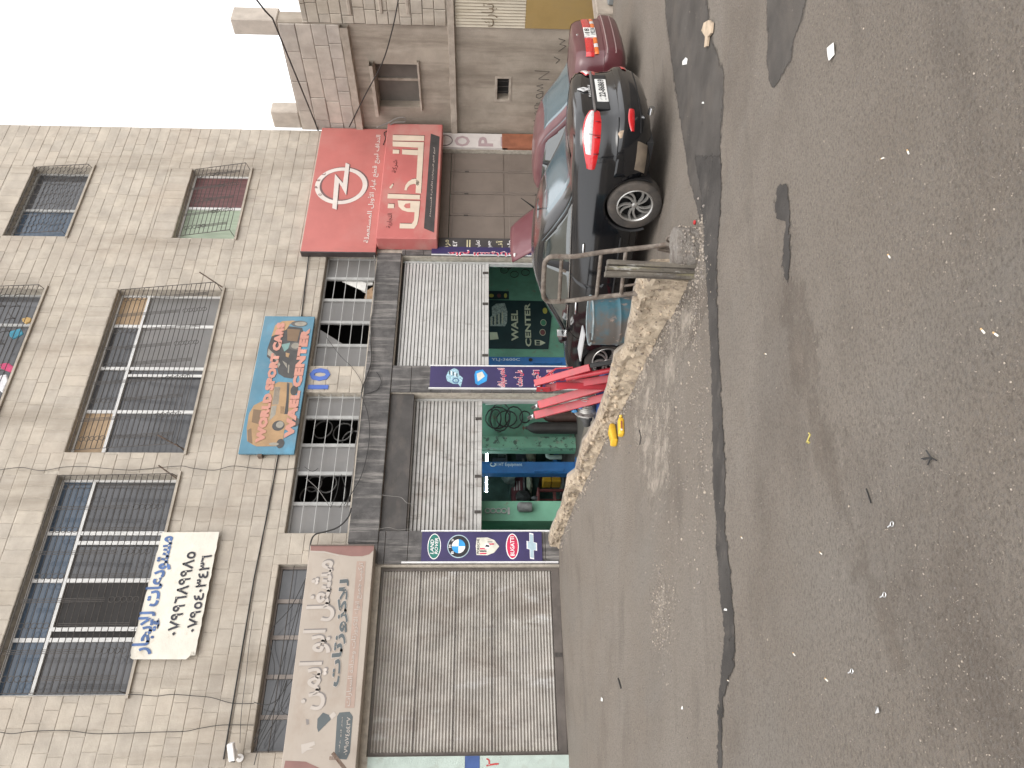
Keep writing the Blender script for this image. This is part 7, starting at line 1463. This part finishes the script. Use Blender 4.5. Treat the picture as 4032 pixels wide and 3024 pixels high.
wire('thick bent black cable curling over the right end of the beige sign', R6b((620, 0), (600, 60), (540, 120), (460, 150), (390, 170), (360, 230), (345, 400), (330, 460)), Y=-0.2, r=0.015)
wire('thin cable dangling down the left bay jamb', R6b((800, 135), (860, 125), (920, 140), (980, 135), (1010, 140)), Y=-0.08, r=0.006, mat=WIREG)
wire('white wire hanging across the dark shutter box', R5((838, 1575), (900, 1582), (960, 1590), (1000, 1625), (1060, 1640)), Y=-0.08, r=0.006, mat=WIREG)
m_ = MB(); m_.tube([onX(980, -40, 14.0), onX(1046, 45, 14.2), onX(1073, 72, 14.4), onX(1240, 480, 16.2), onX(1255, 520, 16.28)], 0.017, 6); tag(m_.build('overhead_cable', WIRE, None), 'thick overhead cable slanting down to the top corner of the red sign', 'cable')
m_ = MB(); m_.tube(smooth_path([onX(1570, -10, 14.5), onX(1545, 115, 15.0), onX(1505, 248, 15.6), onX(1440, 370, 16.0), onX(1375, 500, 16.2)], 5), 0.014, 6); tag(m_.build('overhead_cable', WIRE, None), 'thin cable crossing the plastered wall above its small window', 'cable')
m_ = MB(); m_.tube(smooth_path([onX(*p, 16.05) for p in R4((800, 835), (880, 800), (940, 770), (985, 770), (985, 795), (920, 800), (870, 830))], 5), 0.012, 6); tag(m_.build('cable_coil', WIREG, None), 'loop of pale cable at the right edge of the red signs', 'cable')
m_ = MB(); m_.tube(smooth_path([onY(*p, -.2) for p in R4((845, 945), (860, 900), (850, 870), (875, 850), (880, 810))], 5), 0.012, 6); tag(m_.build('cable_coil', WIRE, None), 'knotted dark cable between the upper and lower red signs', 'cable')

# ------------------------------------------------------------------ litter
def butt(px, py, ang, L_=0.03):
    p = gp(px, py); a = rd(ang); d = right * cos(a) + Vector((fwd.x, fwd.y, 0)) * sin(a); z = gz(p.x, p.y) + 0.004; q = Vector((p.x, p.y, z)); return q - d * L_ / 2, q + d * L_ / 2
BUTT = M('cigarette_paper', (0.72, 0.69, 0.62), 0.8, 0.1, 30); BUTF = M('filter_tip', (0.48, 0.32, 0.16), 0.8)
R7 = Rg(2800, 0, 1.3466); R8 = Rg(2800, 1000, 1.3466); R9 = Rg(2800, 1792, 1.3466)
spots = [(R7((907, 840))[0], 5, 'next to the centre of the far asphalt'), (R7((1046, 805))[0], 60, 'close to a smaller scrap'), (R8((1452, 408))[0], 40, 'biggest and nearest the bottom of the frame'), (R8((293, 530))[0], 10, 'left of the brown stain'), (R9((587, 520))[0], 12, 'in the middle of the near road'), (R9((162, 437))[0], 15, 'just beyond the gutter strip'), (R9((445, 1055))[0], 15, 'near the pair of pull tabs'), (R9((622, 1190))[0], 5, 'beside the pair of pull tabs'), (R9((94, 1195))[0], -10, 'lying on the gutter strip'), (R8((1520, 425))[0], 30, 'broken, beside the biggest one'), (R7((947, 1358))[0], 45, 'half trodden, right of the dark patch')]
for (p, an, lab) in spots:
    a, b = butt(p[0], p[1], 90 - an, 0.025); t = thing('cigarette_butt', 'white cigarette butt ' + lab, 'litter', a.lerp(b, .5), 'cigarette butts on the road')
    m_ = MB(); m_.tube([a, a.lerp(b, .62)], 0.0034, 8); m_.build('paper_tube', BUTT, t); m_ = MB(); m_.tube([a.lerp(b, .62), b], 0.0035, 8); m_.build('filter', BUTF, t)
TABM = M('can_tab_metal', (0.62, 0.62, 0.62), 0.3, 0.05, 9, metal=0.9)
for (p, lab) in ((R9((965, 365))[0], 'upper right one'), (R9((925, 740))[0], 'single one amid the near road'), (R9((752, 1145))[0], 'one of the pair by a cigarette butt')):
    q = gp(*p); z = gz(q.x, q.y) + 0.004; m_ = MB(); m_.tube([(q.x + 0.009 * cos(a * pi / 6), q.y + 0.012 * sin(a * pi / 6), z) for a in range(12)], 0.0022, 6, closed=True); m_.tube([(q.x, q.y + .012, z), (q.x - .002, q.y + .028, z + .004)], 0.003, 5)
    tag(m_.build('pull_tab', TABM), 'shiny can pull tab lying on the road, ' + lab, 'litter', 'can pull tabs on the road')
q = gp(*R7((648, 272))[0]); m_ = MB(); z = gz(q.x, q.y) + 0.004
sc = [gp(*p) for p in R7((655, 225), (667, 245), (662, 290), (645, 322), (628, 300), (632, 255))]; m_.prism([Vector((p.x, p.y, gz(p.x, p.y) + 0.006 + 0.01 * (i % 2))) for i, p in enumerate(sc)], (0, 0, 0.003)); tag(m_.build('paper_scrap', PAPER), 'white crumpled paper packet lying on the far road', 'litter')
for (pp, lab, mt) in ((Rg(1900, 0, 1.659)((1330, 375), (1345, 385), (1335, 420), (1312, 425), (1310, 400)), 'grey white paper scrap on the dark asphalt behind the cars', PAPER), (R9((880, 1330), (900, 1335), (898, 1365), (885, 1370)), 'crumpled foil scrap nearest the lower left road', TABM), (Rg(1900, 2000, 1.62)((760, 1205), (775, 1215), (770, 1235), (762, 1230)), 'white paper scrap before the closed shutter', PAPER), (Rg(1900, 2000, 1.62)((1278, 1262), (1285, 1262), (1284, 1284), (1277, 1284)), 'tiny white scrap on the yard asphalt', PAPER), (R9((76, 812), (90, 815), (86, 826), (74, 822)), 'white scrap in the gutter strip', PAPER), (Rg(1900, 0, 1.659)((1440, 665), (1452, 665), (1450, 678), (1440, 676)), 'small white scrap behind the black saloon', PAPER)):
    m_ = MB(); ps = [gp(*p) for p in pp]; m_.prism([Vector((p.x, p.y, gz(p.x, p.y) + 0.005 + .006 * (i % 2))) for i, p in enumerate(ps)], (0, 0, .003)); tag(m_.build('paper_scrap', mt), lab, 'litter', 'scraps lying on the asphalt')
m_ = MB(); ps = [gp(*p) for p in Rg(1900, 0, 1.659)((1455, 200), (1470, 150), (1500, 132), (1522, 150), (1515, 215), (1495, 240), (1488, 300), (1470, 310), (1478, 240))]; m_.prism([Vector((p.x, p.y, gz(p.x, p.y) + 0.012)) for p in ps], (0, 0, 0.02)); tag(m_.build('flat_cardboard', M('dusty_cardboard', (0.42, 0.33, 0.24), 0.9, 0.2, 9)), 'torn flattened cardboard on the dark asphalt', 'litter')
m_ = MB(); ps = [gp(*p) for p in R8((520, 950), (527, 958), (515, 985), (508, 1000), (515, 992), (524, 1000), (518, 1003))]; m_.tube([Vector((p.x, p.y, gz(p.x, p.y) + .005)) for p in ps], 0.004, 6); tag(m_.build('yellow_clip', M('yellow_wire', (0.5, 0.42, 0.12), 0.5)), 'thin yellow twisted clip lying on the road', 'litter')
m_ = MB(); q = gp(*R8((1172, 1080))[0])
for k in range(6): m_.tube([(q.x, q.y, gz(q.x, q.y) + .004), (q.x + .03 * cos(k), q.y + .04 * sin(k * 1.7), gz(q.x, q.y) + .012)], 0.003, 5)
tag(m_.build('black_scrap', WIRE), 'black tangled rubber scrap on the near road', 'litter')
m_ = MB(); ps = [gp(*p) for p in R8((826, 1245), (838, 1285), (850, 1320))]; m_.tube([Vector((p.x, p.y, gz(p.x, p.y) + .006)) for p in ps], 0.003, 5); tag(m_.build('thin_bolt', WIRE), 'thin black threaded rod lying on the road', 'litter')
m_ = MB(); ps = [gp(*p) for p in R2b((1025, 1150), (1035, 1200), (1028, 1248))]; m_.tube([Vector((p.x, p.y, gz(p.x, p.y) + .008)) for p in ps], 0.006, 5); tag(m_.build('black_stick', WIRE), 'thin black stick lying below the yellow bottles', 'litter')
m_ = MB(); ps = [gp(*p) for p in Rg(1900, 2000, 1.62)((870, 1088), (880, 1115), (888, 1150))]; m_.tube([Vector((p.x, p.y, gz(p.x, p.y) + .008)) for p in ps], 0.009, 6); tag(m_.build('dark_stick', WIRE), 'short dark stick lying before the closed shutter', 'litter')
